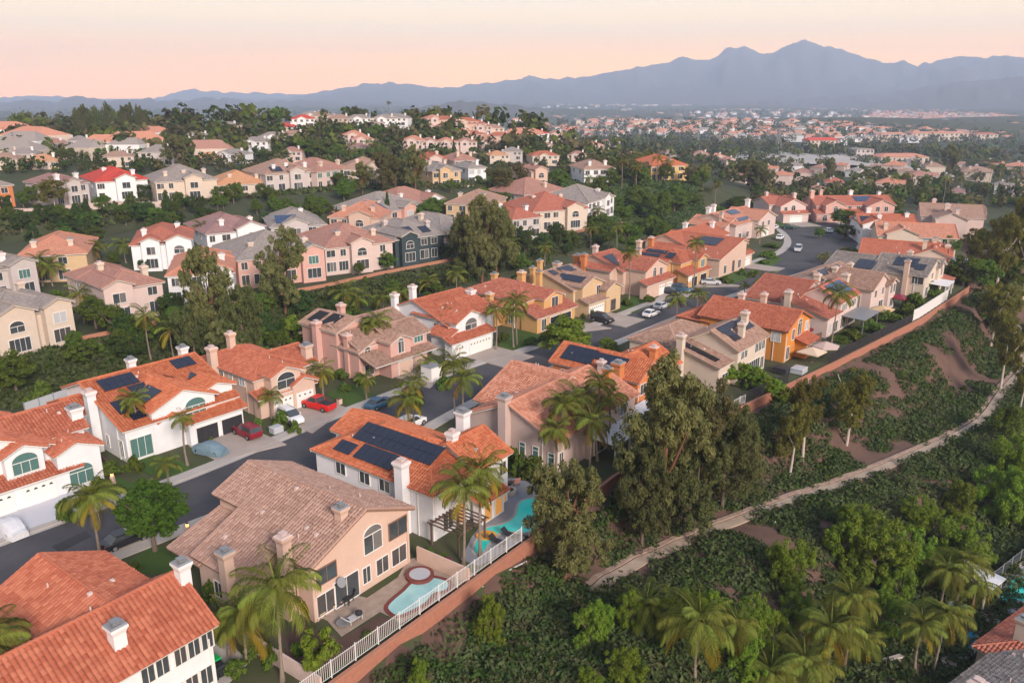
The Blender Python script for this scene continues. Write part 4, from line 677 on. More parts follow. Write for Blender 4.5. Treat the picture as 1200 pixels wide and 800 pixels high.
V('peach house with orange brown roof and a clipped round tree in front', (383, 254), (446, 255), ZB, 15, 'salmon', 'peach', [(.62, 6, 'a')], 3, BR, chw='peach', seed=12)
V('pink house with taupe roof and dark blue solar corner behind the thin cypress', (440, 250), (502, 240), ZB, 15, 'grey', 'pink', [(.6, 5, 'v')], 2, BR, seed=13, solar=[(0, '-y', 1.5, 6, 1, 5, 'bluesolar')])
V('white gable house with long pink brown roof on the middle terrace', (462, 241), (524, 233), ZB, 14, 'pinkbrown', 'white', [(.72, 7, 'w')], 2, BR, seed=14)
V('beige house with flat taupe roof left of the big twin eucalyptus', (517, 270), (558, 262), ZB, 14, 'grey', 'peach', [], 2, BR, seed=15)
V('tan gable house with brown roof above the hedge bank', (520, 238), (576, 240), 5.5, 14, 'brown', 'tan', [(.8, 6, 'w')], 2, BR, seed=16)
V('lavender grey house with orange roof right of the big twin eucalyptus', (600, 257), (636, 253), ZB, 14, 'clay', 'grey', [], 2, BR, styles='w', seed=17)
V('cream house with orange red hip roof and a front gable on the middle terrace', (624, 248), (691, 243), ZB, 15, 'clay', 'cream', [(.72, 5.5, 'a')], 2, BR, styles='wb', seed=18)
V('cream house with brown pink roof behind the orange red hip roof', (614, 228), (666, 222), 5.5, 14, 'pinkbrown', 'cream', [], 1, BR, seed=19)
V('white house with pale grey roof at the right end of the middle terrace', (690, 237), (722, 229), ZB + .5, 14, 'grey', 'white', [(.6, 4, 'w')], 1, BR, seed=20)
ZC = 12.3
V('brick orange house at the far left edge of the upper terrace', (-22, 219), (17, 216), ZC, 12, 'grey', 'redorange', [], 1, CRW, seed=21)
V('grey house with purple roof left of the bright red roof', (62, 217), (106, 213), ZC, 13, 'purple', 'grey', [(.5, 4, 'w')], 2, CRW, styles='w', seed=22)
V('large white house with bright red hip roof on the upper terrace', (110, 213), (175, 209), ZC, 15, 'red', 'white', [(.55, 5.5, 'w')], 2, CRW, styles='wb', seed=23)
V('cream house with grey roof right of the bright red roof', (180, 213), (256, 209), ZC, 15, 'grey', 'cream', [(.6, 5, 'w')], 3, CRW, seed=24)
V('single storey cream house with pale orange roof on the upper terrace', (252, 217), (314, 214), ZC, 15, 'orangetan', 'cream', [], 2, CRW, low=True, seed=25)
V('greyish house with dark solar panels and taupe roof on the upper terrace', (310, 204), (371, 200), ZC, 14, 'brown', 'grey', [(.6, 5, 'w')], 3, CRW, styles='w', seed=26, solar=[(0, '-y', 3, 7, 1.2, 4), (0, '-y', 9, 13, 1.2, 4)])
V('pink house with brown roof right of the dark solar panels, teal shutters', (371, 201), (406, 196), ZC, 14, 'pinkbrown', 'palepink', [], 2, CRW, styles='s', seed=27)
V('cream gable house with pale brown roof behind two bare palm trunks', (400, 198), (453, 197), ZC, 14, 'brown', 'cream', [(.7, 7, 'w')], 2, CRW, seed=28)
V('taupe house with grey roof and two chimneys right of the round eucalyptus', (506, 201), (542, 199), 11.3, 13, 'grey', 'tan', [(.4, 4, 'w')], 2, CRW, seed=29)
V('small house with red orange roof behind the taupe house with two chimneys', (498, 187), (528, 186), 12, 12, 'orange', 'palepink', [(.4, 5, 'a')], 1, CRW, seed=30)
V('house with taupe pink hip roof above the white box house', (532, 188), (562, 187), 12, 13, 'pinkbrown', 'palepink', [], 2, CRW, seed=31)
V('white box house with dark lower windows on the upper terrace', (548, 197), (570, 196), 11, 11, 'grey', 'white', [], 1, CRW, styles='v', seed=32)
V('narrow peach house with arched window below the red roofs', (622, 201), (642, 200), 9, 12, 'pinkbrown', 'peach', [(.5, 5, 'a')], 1, CRW, seed=33)
V('white house with brown hip roof at the right of the upper terrace', (684, 198), (722, 197), 9.3, 13, 'brown', 'white', [], 2, CRW, styles='w', seed=34)
V('big cream yellow house with bright orange roof on its own terrace', (763, 195), (808, 193), 8.3, 15, 'bright', 'yellow', [], 1, CRW, styles='w', seed=35)
# ---------------------------------------------------------------- the smaller houses beyond: a few kinds, copied with all their parts
FAR = {}
def far_kind(key, roof, wall, w, d_, gab, low, seed):
    r = random.Random(seed); he = 3.2 if low else 5.6; wings = [('H', -w / 2, w / 2, -d_ / 2, d_ / 2, he, .42)]
    if gab: wings.append(('Y', -w * .1 - 3, -w * .1 + 3, -d_ / 2 - 1.5, 0, -w * .1, he + 1.5, .45))
    wins = [('F', -d_ / 2, x, he - 1.4, 1.6, 1.4, 'w') for x in (-w * .36, w * .15, w * .36)]
    if gab: wins.append(('F', -d_ / 2 - 1.5, -w * .1, he - 1.4, 1.8, 1.6, 'w'))
    if not low: wins += [('F', -d_ / 2, w * .3, 1.4, 2.6, 2.0, 'p')]
    rt = house('x', (0, -500), 0, wings, wall, roof, [(w * .3, 0, he, he + 3.4, 1.4, 'white')] + ([(-w * .3, d_ * .2, he, he + 3.2, 1.3, 'cream')] if seed % 2 else []), wins, near=False, tiles=False, vents=0, found=4.0)
    FAR[key] = rt
specs = [('pinkbrown', 'palepink'), ('brown', 'cream'), ('grey', 'white'), ('orangetan', 'cream'), ('red', 'white'), ('clay', 'peach'), ('salmon', 'palepink'), ('purple', 'grey'), ('orange', 'cream'), ('grey', 'grey')]
for i, (r_, w_) in enumerate(specs): far_kind(i, r_, w_, 14 + (i % 3) * 2, 12, i % 2 == 0, i in (3, 7), 40 + i)
WORDS = dict(pinkbrown='pink brown', orangetan='pale orange', clay='terracotta', brown='brown', grey='grey', red='red', salmon='salmon', purple='purple brown', orange='orange')
used = {}
def place_far(x, y, k, wpx, where, rot):
    g = ground(x, y); dist = math.hypot(g.x, g.y); proto = FAR[k]; bw = 14 + (k % 3) * 2 + 1; scl = max(.75, min(1.6, wpx * dist / FPX / bw))
    if k not in used: o = proto; used[k] = 1
    else:
        o = proto.copy(); link(o)
        for ch in proto.children:
            c = ch.copy(); link(c, o)
            for q in ch.children: e = q.copy(); link(e, c)
    o.location = (g.x, g.y, g.z + .1); o.rotation_euler = (0, 0, R(rot)); o.scale = (scl, scl, scl if scl < 1.2 else 1.1)
    r_, w_ = specs[k]; tag(o, f'{["hip", "hip", "plain"][0] if k % 2 else "gabled"} {w_.replace("palepink", "pale pink")} house with {WORDS[r_]} roof {where}', 'house', f'{WORDS[r_]} roofed houses {where}'); FARH.append(o); return o
FARH = []
A = 'on the left hill'; B_ = 'on the far left crest'; D_ = 'in the dense rows'; E_ = 'in the lower town'
far_list = [(8, 198, 1, 20), (30, 193, 9, 30), (52, 197, 3, 36), (140, 195, 1, 30), (188, 193, 9, 38), (245, 191, 3, 30), (275, 191, 2, 28), (343, 188, 0, 26), (95, 175, 9, 20), (20, 174, 4, 13), (45, 175, 8, 14), (66, 178, 0, 15), (112, 181, 7, 16), (160, 161, 2, 17), (125, 163, 6, 14), (190, 168, 7, 16), (268, 157, 2, 18), (292, 160, 6, 14), (302, 176, 2, 18), (322, 170, 2, 26), (415, 168, 6, 26), (419, 178, 7, 22), (425, 173, 6, 14), (345, 168, 1, 16), (232, 170, 2, 16)]
far_crest = [(210, 142, 3, 13), (225, 141, 6, 14), (240, 143, 2, 15), (316, 141, 3, 14), (335, 158, 4, 14), (356, 149, 4, 15), (378, 146, 1, 18), (399, 149, 1, 18), (421, 149, 2, 20), (439, 149, 7, 14), (451, 148, 2, 20), (467, 148, 2, 15), (437, 136, 4, 20), (300, 145, 8, 13), (366, 145, 2, 12)]
far_dense = [(507, 149, 6, 14), (520, 150, 5, 15), (532, 153, 0, 15), (546, 152, 8, 15), (556, 155, 5, 14), (566, 158, 0, 14), (539, 163, 6, 16), (553, 166, 5, 16), (565, 168, 6, 15), (520, 158, 0, 15), (577, 160, 1, 14), (485, 175, 6, 28), (502, 176, 0, 22), (523, 176, 6, 15), (546, 176, 0, 24), (566, 174, 6, 20), (582, 187, 3, 18), (600, 187, 9, 18), (668, 157, 4, 19), (690, 162, 5, 16), (628, 166, 4, 12), (640, 180, 0, 24), (668, 176, 0, 22), (692, 179, 6, 24), (715, 172, 6, 20), (636, 192, 8, 34), (676, 190, 0, 20), (724, 184, 7, 18), (782, 186, 0, 18), (756, 180, 6, 18), (820, 188, 0, 20), (838, 191, 6, 20), (852, 194, 0, 18), (608, 170, 6, 14), (650, 166, 0, 14), (705, 186, 1, 18), (740, 190, 0, 18), (585, 168, 5, 14), (596, 176, 0, 16)]
far_town = [(915, 214, 6, 24), (940, 210, 0, 22), (976, 222, 5, 30), (1001, 207, 2, 20), (1018, 209, 1, 20), (1026, 202, 1, 18), (1046, 203, 6, 24), (1040, 226, 6, 30), (1076, 216, 0, 32), (1060, 207, 1, 18), (1092, 204, 1, 26), (1142, 210, 1, 40), (1120, 230, 7, 20), (1186, 218, 7, 24), (1190, 202, 6, 28), (960, 203, 0, 16), (985, 200, 6, 16), (930, 200, 2, 18), (900, 205, 6, 20), (870, 214, 0, 22), (1105, 214, 2, 20), (1160, 200, 6, 20), (1010, 222, 9, 22), (955, 232, 0, 20), (1200, 230, 1, 26), (885, 200, 0, 18), (1070, 196, 9, 18), (1118, 199, 0, 18), (1172, 226, 2, 20), (1206, 212, 5, 24)]
r_ = random.Random(5)
for lst, wh, base in ((far_list, A, 5), (far_crest, B_, 0), (far_dense, D_, 15), (far_town, E_, 60)):
    for x, y, k, wpx in lst: place_far(x, y, k, wpx, wh, base + r_.uniform(-18, 18))
# ---------------------------------------------------------------- vegetation: meshes
def crown_mesh(name, mat_, seed, n, leaf, clumps, shape='round', droop=0.0, cl=.30, aspect=.5):
    """leaf sized faces round many clumps that fill the crown's volume; unit crown: radius 1, height from 0 to 2"""
    g = np.random.RandomState(seed); C0 = []
    while len(C0) < clumps:
        p = g.normal(size=3); p /= np.linalg.norm(p); r = g.uniform(.35, 1) ** .6; p = p * r
        if shape in ('lobed', 'weep'):
            if not C0: LB = [(a * g.uniform(.3, .68), b, c) for a, b, c in zip([1] * 14, g.uniform(0, 6.283, 14), np.linspace(.22, 1.72, 14))] + [(.05, 0, 1.78)]; LS = g.uniform(.8, 1.2, 15)
            k_ = g.randint(0, 15); lr, la, lz = LB[k_]; wz = 1.0 if lz < 1.2 else 1.25 - .35 * (lz - .9); s_ = LS[k_] * (.43 if shape == 'lobed' else .38)
            q = (lr * wz * math.cos(la * 2.3) + p[0] * s_, lr * wz * math.sin(la * 2.3) + p[1] * s_, lz + p[2] * s_ * .85)
        elif shape == 'euc':
            z = p[2]; wdt = (.62 + .38 * math.sin((z + .55) * 2.0)) * g.uniform(.7, 1.05); q = (p[0] * wdt, p[1] * wdt, z + 1)
        elif shape == 'cone': z = g.uniform(0, 1) ** 1.3; a = g.uniform(0, 6.283); rr = (1 - z) * .95 * g.uniform(.6, 1); q = (rr * math.cos(a), rr * math.sin(a), z * 2)
        elif shape == 'column': z = g.uniform(0, 1); a = g.uniform(0, 6.283); rr = .9 * min(1, 3 * (1 - z), .5 + 2 * z) * g.uniform(.6, 1); q = (rr * math.cos(a), rr * math.sin(a), z * 2)
        elif shape == 'flat': q = (p[0], p[1], abs(p[2]) * .9 + .9 - .3 * (p[0] ** 2 + p[1] ** 2))
        elif shape == 'mound': q = (p[0], p[1], abs(p[2]) * 1.2)
        else: q = (p[0], p[1], p[2] * .95 + 1)
        C0.append(q)
    C0 = np.array(C0); rad = g.uniform(.6, 1.25, clumps) * cl
    k = g.randint(0, clumps, n); d = g.normal(size=(n, 3)); d /= np.linalg.norm(d, axis=1)[:, None]
    rr = g.uniform(.3, 1, n) ** .5; P = C0[k] + d * (rad[k] * rr)[:, None] * np.array([1, 1, .75 + droop]); P[:, 2] -= droop * g.uniform(0, .5, n) * rad[k]
    nr = d + g.normal(size=(n, 3)) * .55 + np.array([0, 0, .45]); nr /= np.linalg.norm(nr, axis=1)[:, None]
    t = np.cross(nr, g.normal(size=(n, 3)) + np.array([0, 0, droop * 4])); t /= np.linalg.norm(t, axis=1)[:, None]; b = np.cross(nr, t)
    if droop: t, b = b, t
    L = leaf * g.uniform(.6, 1.3, n); t = t * L[:, None]; b = b * (L * aspect)[:, None]; bend = nr * (L * .18)[:, None]
    V = np.stack([P - t, P + b - bend, P + t * 1.0, P - b - bend], 1).reshape(-1, 3); F = np.arange(n * 4).reshape(n, 4)
    return np_mesh(name, V, F, mat_)
def trunk_mesh(name, mat_, seed, r=.055, forks=4, h=1.3, lean=.1, first=.45):
    g = random.Random(seed); b = MB(); lx, ly = g.uniform(-lean, lean), g.uniform(-lean, lean)
    b.tube([(0, 0, -.15), (0, 0, .02), (lx * .5, ly * .5, h * .5), (lx, ly, h)], [r * 1.5, r * 1.2, r * .85, r * .4], 8)
    for i in range(forks):
        z = first + (h - first) * g.uniform(0, .6); f = z / h; a = g.uniform(0, 6.28); x0, y0 = lx * f, ly * f; q = g.uniform(.35, .6)
        b.tube([(x0, y0, z), (x0 + math.cos(a) * q * .5, y0 + math.sin(a) * q * .5, z + q * .55), (x0 + math.cos(a) * q, y0 + math.sin(a) * q, z + q * 1.2)], [r * .6, r * .42, r * .18], 6)
    return b.mesh(name, mat_)
K = {}
def kind(key, name, label, cat, crowns, trunk, hz):  K[key] = dict(name=name, label=label, cat=cat, crowns=crowns, trunk=trunk, hz=hz, used=0)
cm = crown_mesh
kind('euc', 'eucalyptus_tree', 'olive brown eucalyptus', 'tree', [cm('crown', M['l_euc'], s, 26000, .042, 190, 'lobed', .35, .13, .36) for s in (1, 2, 3)], [trunk_mesh('trunk', M['redbark'], s) for s in (1, 2, 3)], 0)
kind('euclight', 'eucalyptus_tree', 'slender pale trunked eucalyptus', 'tree', [cm('crown', M['l_gold'], s, 13000, .05, 130, 'lobed', .3, .16, .4) for s in (11, 12, 13)], [trunk_mesh('trunk', M['palebark'], s, .040, 2, 1.0, .08, .55) for s in (4, 5, 6)], 0)
kind('eucdark', 'eucalyptus_tree', 'dark weeping eucalyptus', 'tree', [cm('crown', M['l_eucdark'], s, 24000, .042, 180, 'lobed', .4, .14, .36) for s in (21, 22)], [trunk_mesh('trunk', M['bark'], s) for s in (7, 8)], 0)
kind('pepper', 'pepper_tree', 'bright green pepper tree', 'tree', [cm('crown', M['l_bright'], s, 12000, .046, 130, 'weep', .5, .15, .38) for s in (31, 32, 33)], [trunk_mesh('trunk', M['bark'], s, .06, 5, 1.0) for s in (9, 10, 11)], 0)
kind('mid', 'broadleaf_tree', 'mid green broadleaf tree', 'tree', [cm('crown', M['l_mid'], s, 6000, .07, 48, 'round', .1, .26, .5) for s in (41, 42, 43)], [trunk_mesh('trunk', M['bark'], s, .055, 4, 1.1) for s in (12, 13, 14)], 0)
kind('round', 'round_tree', 'dense dark green round tree', 'tree', [cm('crown', M['l_round'], 51, 15000, .05, 170, 'round', 0, .17, .6)], [trunk_mesh('trunk', M['bark'], 15, .05, 4, .9, .03)], 0)
kind('dark', 'broadleaf_tree', 'dark green bushy tree', 'tree', [cm('crown', M['l_dark'], s, 5600, .07, 46, 'round', .1, .27, .5) for s in (61, 62)], [trunk_mesh('trunk', M['bark'], s, .055, 4, 1.1) for s in (16, 17)], 0)
kind('pine', 'conifer_tree', 'pointed dark green conifer', 'tree', [cm('crown', M['l_dark'], s, 3600, .09, 60, 'cone', .2, .2, .4) for s in (71, 72)], [trunk_mesh('trunk', M['bark'], 18, .06, 0, 1.8, .02)], 0)
kind('cypress', 'cypress_tree', 'narrow dark cypress', 'tree', [cm('crown', M['l_dark'], 75, 2200, .14, 50, 'column', .2, .28, .4)], [trunk_mesh('trunk', M['bark'], 19, .10, 0, 1.4, .02)], 0)
kind('citrus', 'citrus_tree', 'small bright green leafy tree', 'tree', [cm('crown', M['l_bright'], s, 3000, .11, 34, 'round', 0, .28, .5) for s in (81, 82)], [trunk_mesh('trunk', M['bark'], 20, .05, 4, .9)], 0)
kind('bush', 'bush', 'rounded green bush', 'bush', [cm('foliage', M['l_mid'], s, 1300, .15, 20, 'mound', 0, .34, .5) for s in (91, 92)], [trunk_mesh('stem', M['bark'], 21, .05, 5, .5)], 0)
kind('darkbush', 'bush', 'dark green shrub', 'bush', [cm('foliage', M['l_cover'], s, 1400, .15, 22, 'mound', 0, .34, .5) for s in (95, 96)], [trunk_mesh('stem', M['bark'], 22, .05, 5, .5)], 0)
kind('far', 'broadleaf_tree', 'distant green tree', 'tree', [cm('crown', M['l_mid'], 101, 900, .15, 26, 'round', .1, .28, .5), cm('crown', M['l_dark'], 102, 900, .15, 26, 'round', .1, .28, .5), cm('crown', M['l_euc'], 103, 900, .15, 30, 'lobed', .2, .2, .45), cm('crown', M['l_olive'], 104, 900, .15, 24, 'lobed', .1, .22, .5)], [trunk_mesh('trunk', M['bark'], 23, .05, 2, 1.0)], 0)
LAND = {k: k for k in ()}
TREEPTS = []
WF = dict(euc=1.12, eucdark=1.12)
TW = dict(euc=.45, eucdark=.45, euclight=.7, pepper=.7)
def place_label(phrase, x, y, z):
    """which house stands nearest in the picture, and on which side of it the thing is"""
    px, py, _ = proj((x, y, z + 3)); best = None
    for k, (lx, ly, nm) in LANDMARKS.items():
        dd = math.hypot(px - lx, (py - ly) * 1.6)
        if best is None or dd < best[0]: best = (dd, lx, ly, nm)
    dd, lx, ly, nm = best; dx, dy = px - lx, py - ly
    rel = 'right of' if dx > abs(dy) * 1.3 else 'left of' if -dx > abs(dy) * 1.3 else 'in front of' if dy > 0 else 'behind'
    return f'{phrase} {rel} {nm}'.replace(' with arching feathery fronds', ' with feathery fronds')
LANDMARKS = {}
def lm(o, nm, h=4): p = proj((o[0], o[1], (o[2] if len(o) > 2 else 0) + h)); LANDMARKS[nm] = (p[0], p[1], nm)
for k, nm in (('n1', 'the bottom left house'), ('n2', 'the peach tan roofed house'), ('n3', 'the white solar house'), ('n4', 'the pinkish house'), ('n5', 'the small orange solar house'), ('n6', 'the cream solar house'), ('n7', 'the bright orange house'), ('n8', 'the blue solar house'), ('n9', 'the bay tower house'), ('n10', 'the slate roofed house'), ('n12', 'the ribbed roof house'), ('n14', 'the last pink house'),
              ('a1', 'the left edge garage house'), ('a2', 'the charcoal garage house'), ('a3', 'the peach hip roof house'), ('a4', 'the salmon pink house'), ('a5', 'the wide garage white house'), ('a6', 'the ochre house'), ('a7', 'the mottled roof house'), ('a8', 'the small garage house'), ('a9', 'the hoop house'), ('a10', 'the corner bend house'), ('a11', 'the beige bend house'), ('a13', 'the road end house')):
    O = H[k].location; rz = H[k].rotation_euler[2]; lm((O.x + 5 * math.cos(rz) - 5 * math.sin(rz), O.y + 5 * math.sin(rz) + 5 * math.cos(rz)), nm)
for (rt, w, d_), nm in zip(VIL, ['the grey roofed pool house', 'the small grey gable', 'the blush pink house', 'the broad orange roof', 'the white front house', 'the pale orange hip roof', 'the wide grey roof', 'the terrace window house', 'the dark green house', 'the purple roof', 'the taupe solar roof', 'the orange brown roof', 'the thin cypress house', 'the long pink roof', 'the flat taupe roof', 'the tan gable', 'the lavender house', 'the orange red hip roof', 'the brown pink roof', 'the pale grey roof', 'the brick orange house', 'the purple grey house', 'the bright red roof', 'the cream grey house', 'the low orange roof', 'the dark panel roof', 'the teal shutter house', 'the pale gable', 'the taupe chimney house', 'the red orange roof', 'the taupe pink roof', 'the white box house', 'the narrow peach house', 'the brown hip house', 'the cream yellow house']):
    lm((rt.location.x + w / 2, rt.location.y + 5, rt.location.z), nm)
for px, py, nm in ((745, 680, 'the path bend'), (920, 590, 'the middle of the path'), (1140, 500, 'the upper path'), (560, 700, 'the brick wall corner'), (1080, 740, 'the lower pool terrace'), (1150, 320, 'the upper slope fence'), (820, 720, 'the lower thicket'), (960, 690, 'the lower slope'), (1150, 580, 'the right edge slope')): LANDMARKS[nm] = (px, py, nm)
LABELS = {}
def unique(label, group):
    n = LABELS.get(label, []); return n
GROUPN = {}
def tree(key, px, py, top, wpx=None, z=None, label=None, rz=None, kgroup=None, dead=False, base=None):
    """a tree whose foot shows at photo point (px, py) and whose top reaches photo row `top`; wpx: crown width in photo pixels"""
    g = ground(px, py) if base is None else Vector(base)
    _, _, d = proj(g); u, yy, zz = ray(px, top); hd = math.hypot(g.x, g.y); t = hd / math.hypot(u, yy); h = max(.6, CAMH + zz * t - g.z)
    r = (wpx or 40) / 2 * d / FPX; kd = K[key]; i = kd['used']; kd['used'] += 1; rr = random.Random(i * 7 + len(key) * 3 + int(px))
    ch = kd['crowns'][i % len(kd['crowns'])]; tk = kd['trunk'][i % len(kd['trunk'])]
    root = empty(kd['name'], g, rr.uniform(0, 6.28) if rz is None else rz)
    trunkh = {'euc': .22, 'eucdark': .2, 'euclight': .33, 'pepper': .04, 'mid': .2, 'round': .2, 'dark': .1, 'pine': .04, 'cypress': .03, 'citrus': .18, 'bush': -.02, 'darkbush': -.02, 'far': .15}[key] * h
    ch_h = h - trunkh; top_unit = 2.15 if key not in ('bush', 'darkbush') else 1.5
    inst('foliage' if 'bush' in key else 'crown', ch, root, (0, 0, trunkh), (0, 0, 0), (r * WF.get(key, .9), r * WF.get(key, .9), ch_h / top_unit))
    tr_h = trunkh + ch_h * (.55 if 'bush' not in key else .4); rx = max(.9, h * .55)
    inst('stem' if 'bush' in key else 'trunk', tk, root, (0, 0, 0), (0, 0, 0), (min(rx, tr_h) * TW.get(key, 1), min(rx, tr_h) * TW.get(key, 1), max(.3, tr_h / 1.1)))
    sz = 'tall' if h > 12 else 'small' if h < 4.5 else 'medium'
    lab = label or place_label(kd['label'] if 'tall' in kd['label'] or 'small' in kd['label'] else sz + ' ' + kd['label'], g.x, g.y, g.z)
    tag(root, lab, kd['cat']); LABELS.setdefault(lab, []).append(root); TREEPTS.append((g.x, g.y, max(r * .6, 1)))
    return root
# palms
def frond_mesh(name, m, rise, curl, seed, n=26, width=.27, hang=.5):
    g = np.random.RandomState(seed); pts = []; x = z = 0.0; a = rise
    for i in range(n + 1): pts.append((x, z, a)); x += math.cos(a) / n; z += math.sin(a) / n; a -= curl / n * (.35 + 1.3 * i / n)
    V, F = [], []
    def quad(p): F.append([len(V) + k for k in range(4)]); V.extend(p)
    for i in range(n):
        (x0, z0, a0), (x1, z1, a1) = pts[i], pts[i + 1]; w = .014 * (1 - i / n) + .003
        quad([(x0, -w, z0), (x1, -w, z1), (x1, w, z1), (x0, w, z0)])
        if i < 3: continue
        f = i / n; L = width * math.sin(math.pi * (f * .9 + .1)) ** .6 * g.uniform(.85, 1.1)
        for s in (-1, 1):
            for h_ in (0, .5):
                xm, zm = x0 + (x1 - x0) * h_, z0 + (z1 - z0) * h_; dn = hang * g.uniform(.6, 1.3); tip = (xm + L * .55 * math.cos(a0), s * L * .8, zm + L * .55 * math.sin(a0) - L * dn); c = .011
                mid = (xm + L * .3 * math.cos(a0), s * L * .5, zm + L * .3 * math.sin(a0) + L * (.12 - dn * .25))
                quad([(xm - c, 0, zm), (mid[0] - c, mid[1], mid[2]), tip, (mid[0] + c, mid[1], mid[2] - .008)])
    return np_mesh(name, V, F, m)
FR_UP = [frond_mesh('frond', M['l_palm'], 1.15, 1.5, s) for s in (1, 2)]; FR_MID = [frond_mesh('frond', M['l_palm'], .65, 1.9, s, hang=.7) for s in (3, 4)]; FR_LOW = [frond_mesh('frond', M['l_palm'], .15, 1.9, s, hang=.9) for s in (5, 6)]
FR_OLD = [frond_mesh('frond', M['l_palmyellow'], -.35, 1.4, s, hang=.9) for s in (7, 8)]
def palm_crown_joined(seed, yellow):
    g = random.Random(seed); VV, FF, MI = [], [], []; base = 0
    for i in range(16):
        src = (FR_UP, FR_MID, FR_LOW)[0 if i < 4 else 1 if i < 11 else 2][i % 2] if i < 16 - yellow else FR_OLD[i % 2]
        n = len(src.vertices); co = np.empty(n * 3, np.float32); src.vertices.foreach_get('co', co); co = co.reshape(-1, 3); a = i * 2.4 + g.uniform(-.2, .2); c, s = math.cos(a), math.sin(a); k = g.uniform(.85, 1.1)
        VV.append(np.column_stack([co[:, 0] * c - co[:, 1] * s, co[:, 0] * s + co[:, 1] * c, co[:, 2]]) * k); F = np.empty(len(src.polygons) * 4, np.int32); src.polygons.foreach_get('vertices', F); FF.append(F.reshape(-1, 4) + base); base += n; MI += [1 if i >= 16 - yellow else 0] * len(src.polygons)
    return np_mesh('crown', np.concatenate(VV), np.concatenate(FF), [M['l_palm'], M['l_palmyellow']], MI)
PC = [palm_crown_joined(1, 1), palm_crown_joined(2, 3), palm_crown_joined(3, 2)]
def palm_trunk(seed, r):
    g = random.Random(seed); b = MB(); lx, ly = g.uniform(-.04, .04), g.uniform(-.04, .04); P, RR = [], []
    for i in range(15): f = i / 14; P.append((lx * math.sin(f * 3) , ly * f, f)); RR.append(r * (1.35 - .6 * min(1, f * 4) + (.12 if i % 2 else 0) - .2 * f) / 1.0)
    return P, RR
PT = {}
def palm(px, py, top, fl=3.2, yellow=2, near=True, base=None, label=None, n=20):
    """queen palm: foot at (px, py), crown heart at photo row `top`"""
    g = ground(px, py) if base is None else Vector(base); u, yy, zz = ray(px, top); t = math.hypot(g.x, g.y) / math.hypot(u, yy); h = max(2.0, CAMH + zz * t - g.z); rr = random.Random(int(px * 3 + py))
    root = empty('palm_tree', g, rr.uniform(0, 6.28)); key = (round(h), rr.randrange(3), near)
    if key not in PT:
        b = MB(); P, RR = palm_trunk(key[1], .17); b.tube([(p[0] * key[0], p[1] * key[0], p[2] * key[0]) for p in P], RR, 8); b.tube([(P[-1][0] * key[0], P[-1][1] * key[0], key[0] - .1), (P[-1][0] * key[0], P[-1][1] * key[0], key[0] + .7)], [.20, .10], 8, 1); PT[key] = b.mesh('trunk', [M['palmbark'], M['palmboot']])
    inst('trunk', PT[key], root, (0, 0, -.3))
    P, _ = palm_trunk(key[1], .17); hx, hy, hz = P[-1][0] * key[0], P[-1][1] * key[0], key[0] + .1
    if near:
        for i in range(n):
            a = i * 2.399 + rr.uniform(-.25, .25); f = i / n
            src = FR_UP if f < .25 else FR_MID if f < .62 else FR_LOW if i < n - yellow else FR_OLD
            o = inst('frond', src[i % 2], root, (hx, hy, hz + .35 * (1 - f)), (rr.uniform(-.15, .15), rr.uniform(-.12, .12), a), fl * rr.uniform(.85, 1.12))
            if src is FR_OLD: o['label'] = 'yellowed hanging frond'
    else: inst('crown', PC[rr.randrange(3)], root, (hx, hy, hz), (0, 0, 0), fl)
    lab = label or place_label('%s palm' % ('tall' if h > 8.5 else 'short' if h < 4.5 else 'mid height'), g.x, g.y, g.z); tag(root, lab, 'palm tree'); LABELS.setdefault(lab, []).append(root); TREEPTS.append((g.x, g.y, 1.0)); return root
# ---------------------------------------------------------------- vegetation: placing (photo point of the foot, photo row of the top)
for a in ((117, 648, 586, 3.3, 4), (8, 872, 748, 3.6, 1), (331, 798, 695, 3.9, 1), (290, 775, 718, 3.3, 1), (268, 768, 726, 2.6, 1), (543, 662, 570, 3.3, 3), (563, 652, 550, 3.4, 5), (166, 530, 468, 2.5, 3), (220, 545, 494, 1.7, 1), (378, 466, 436, 2.6, 6), (444, 432, 378, 2.8, 3), (438, 432, 386, 2.2, 2),
          (478, 512, 468, 3.0, 6), (487, 508, 452, 2.4, 4), (546, 512, 446, 3.0, 1), (535, 500, 430, 2.8, 2), (522, 408, 376, 2.3, 1), (528, 406, 370, 2.0, 1), (581, 410, 365, 2.4, 2), (606, 404, 352, 2.9, 2), (602, 407, 372, 2.6, 1), (691, 358, 340, 2.2, 2), (684, 360, 348, 2.0, 2), (737, 351, 300, 2.3, 2), (811, 341, 284, 2.6, 1),
          (793, 374, 352, 2.6, 2), (817, 362, 348, 2.6, 1), (896, 352, 330, 3.2, 1), (974, 402, 342, 3.4, 3), (660, 548, 476, 3.0, 2), (676, 540, 468, 3.2, 2), (690, 560, 492, 3.0, 4), (713, 528, 464, 2.8, 1), (650, 560, 505, 2.6, 3), (700, 540, 450, 2.4, 1)): palm(*a)
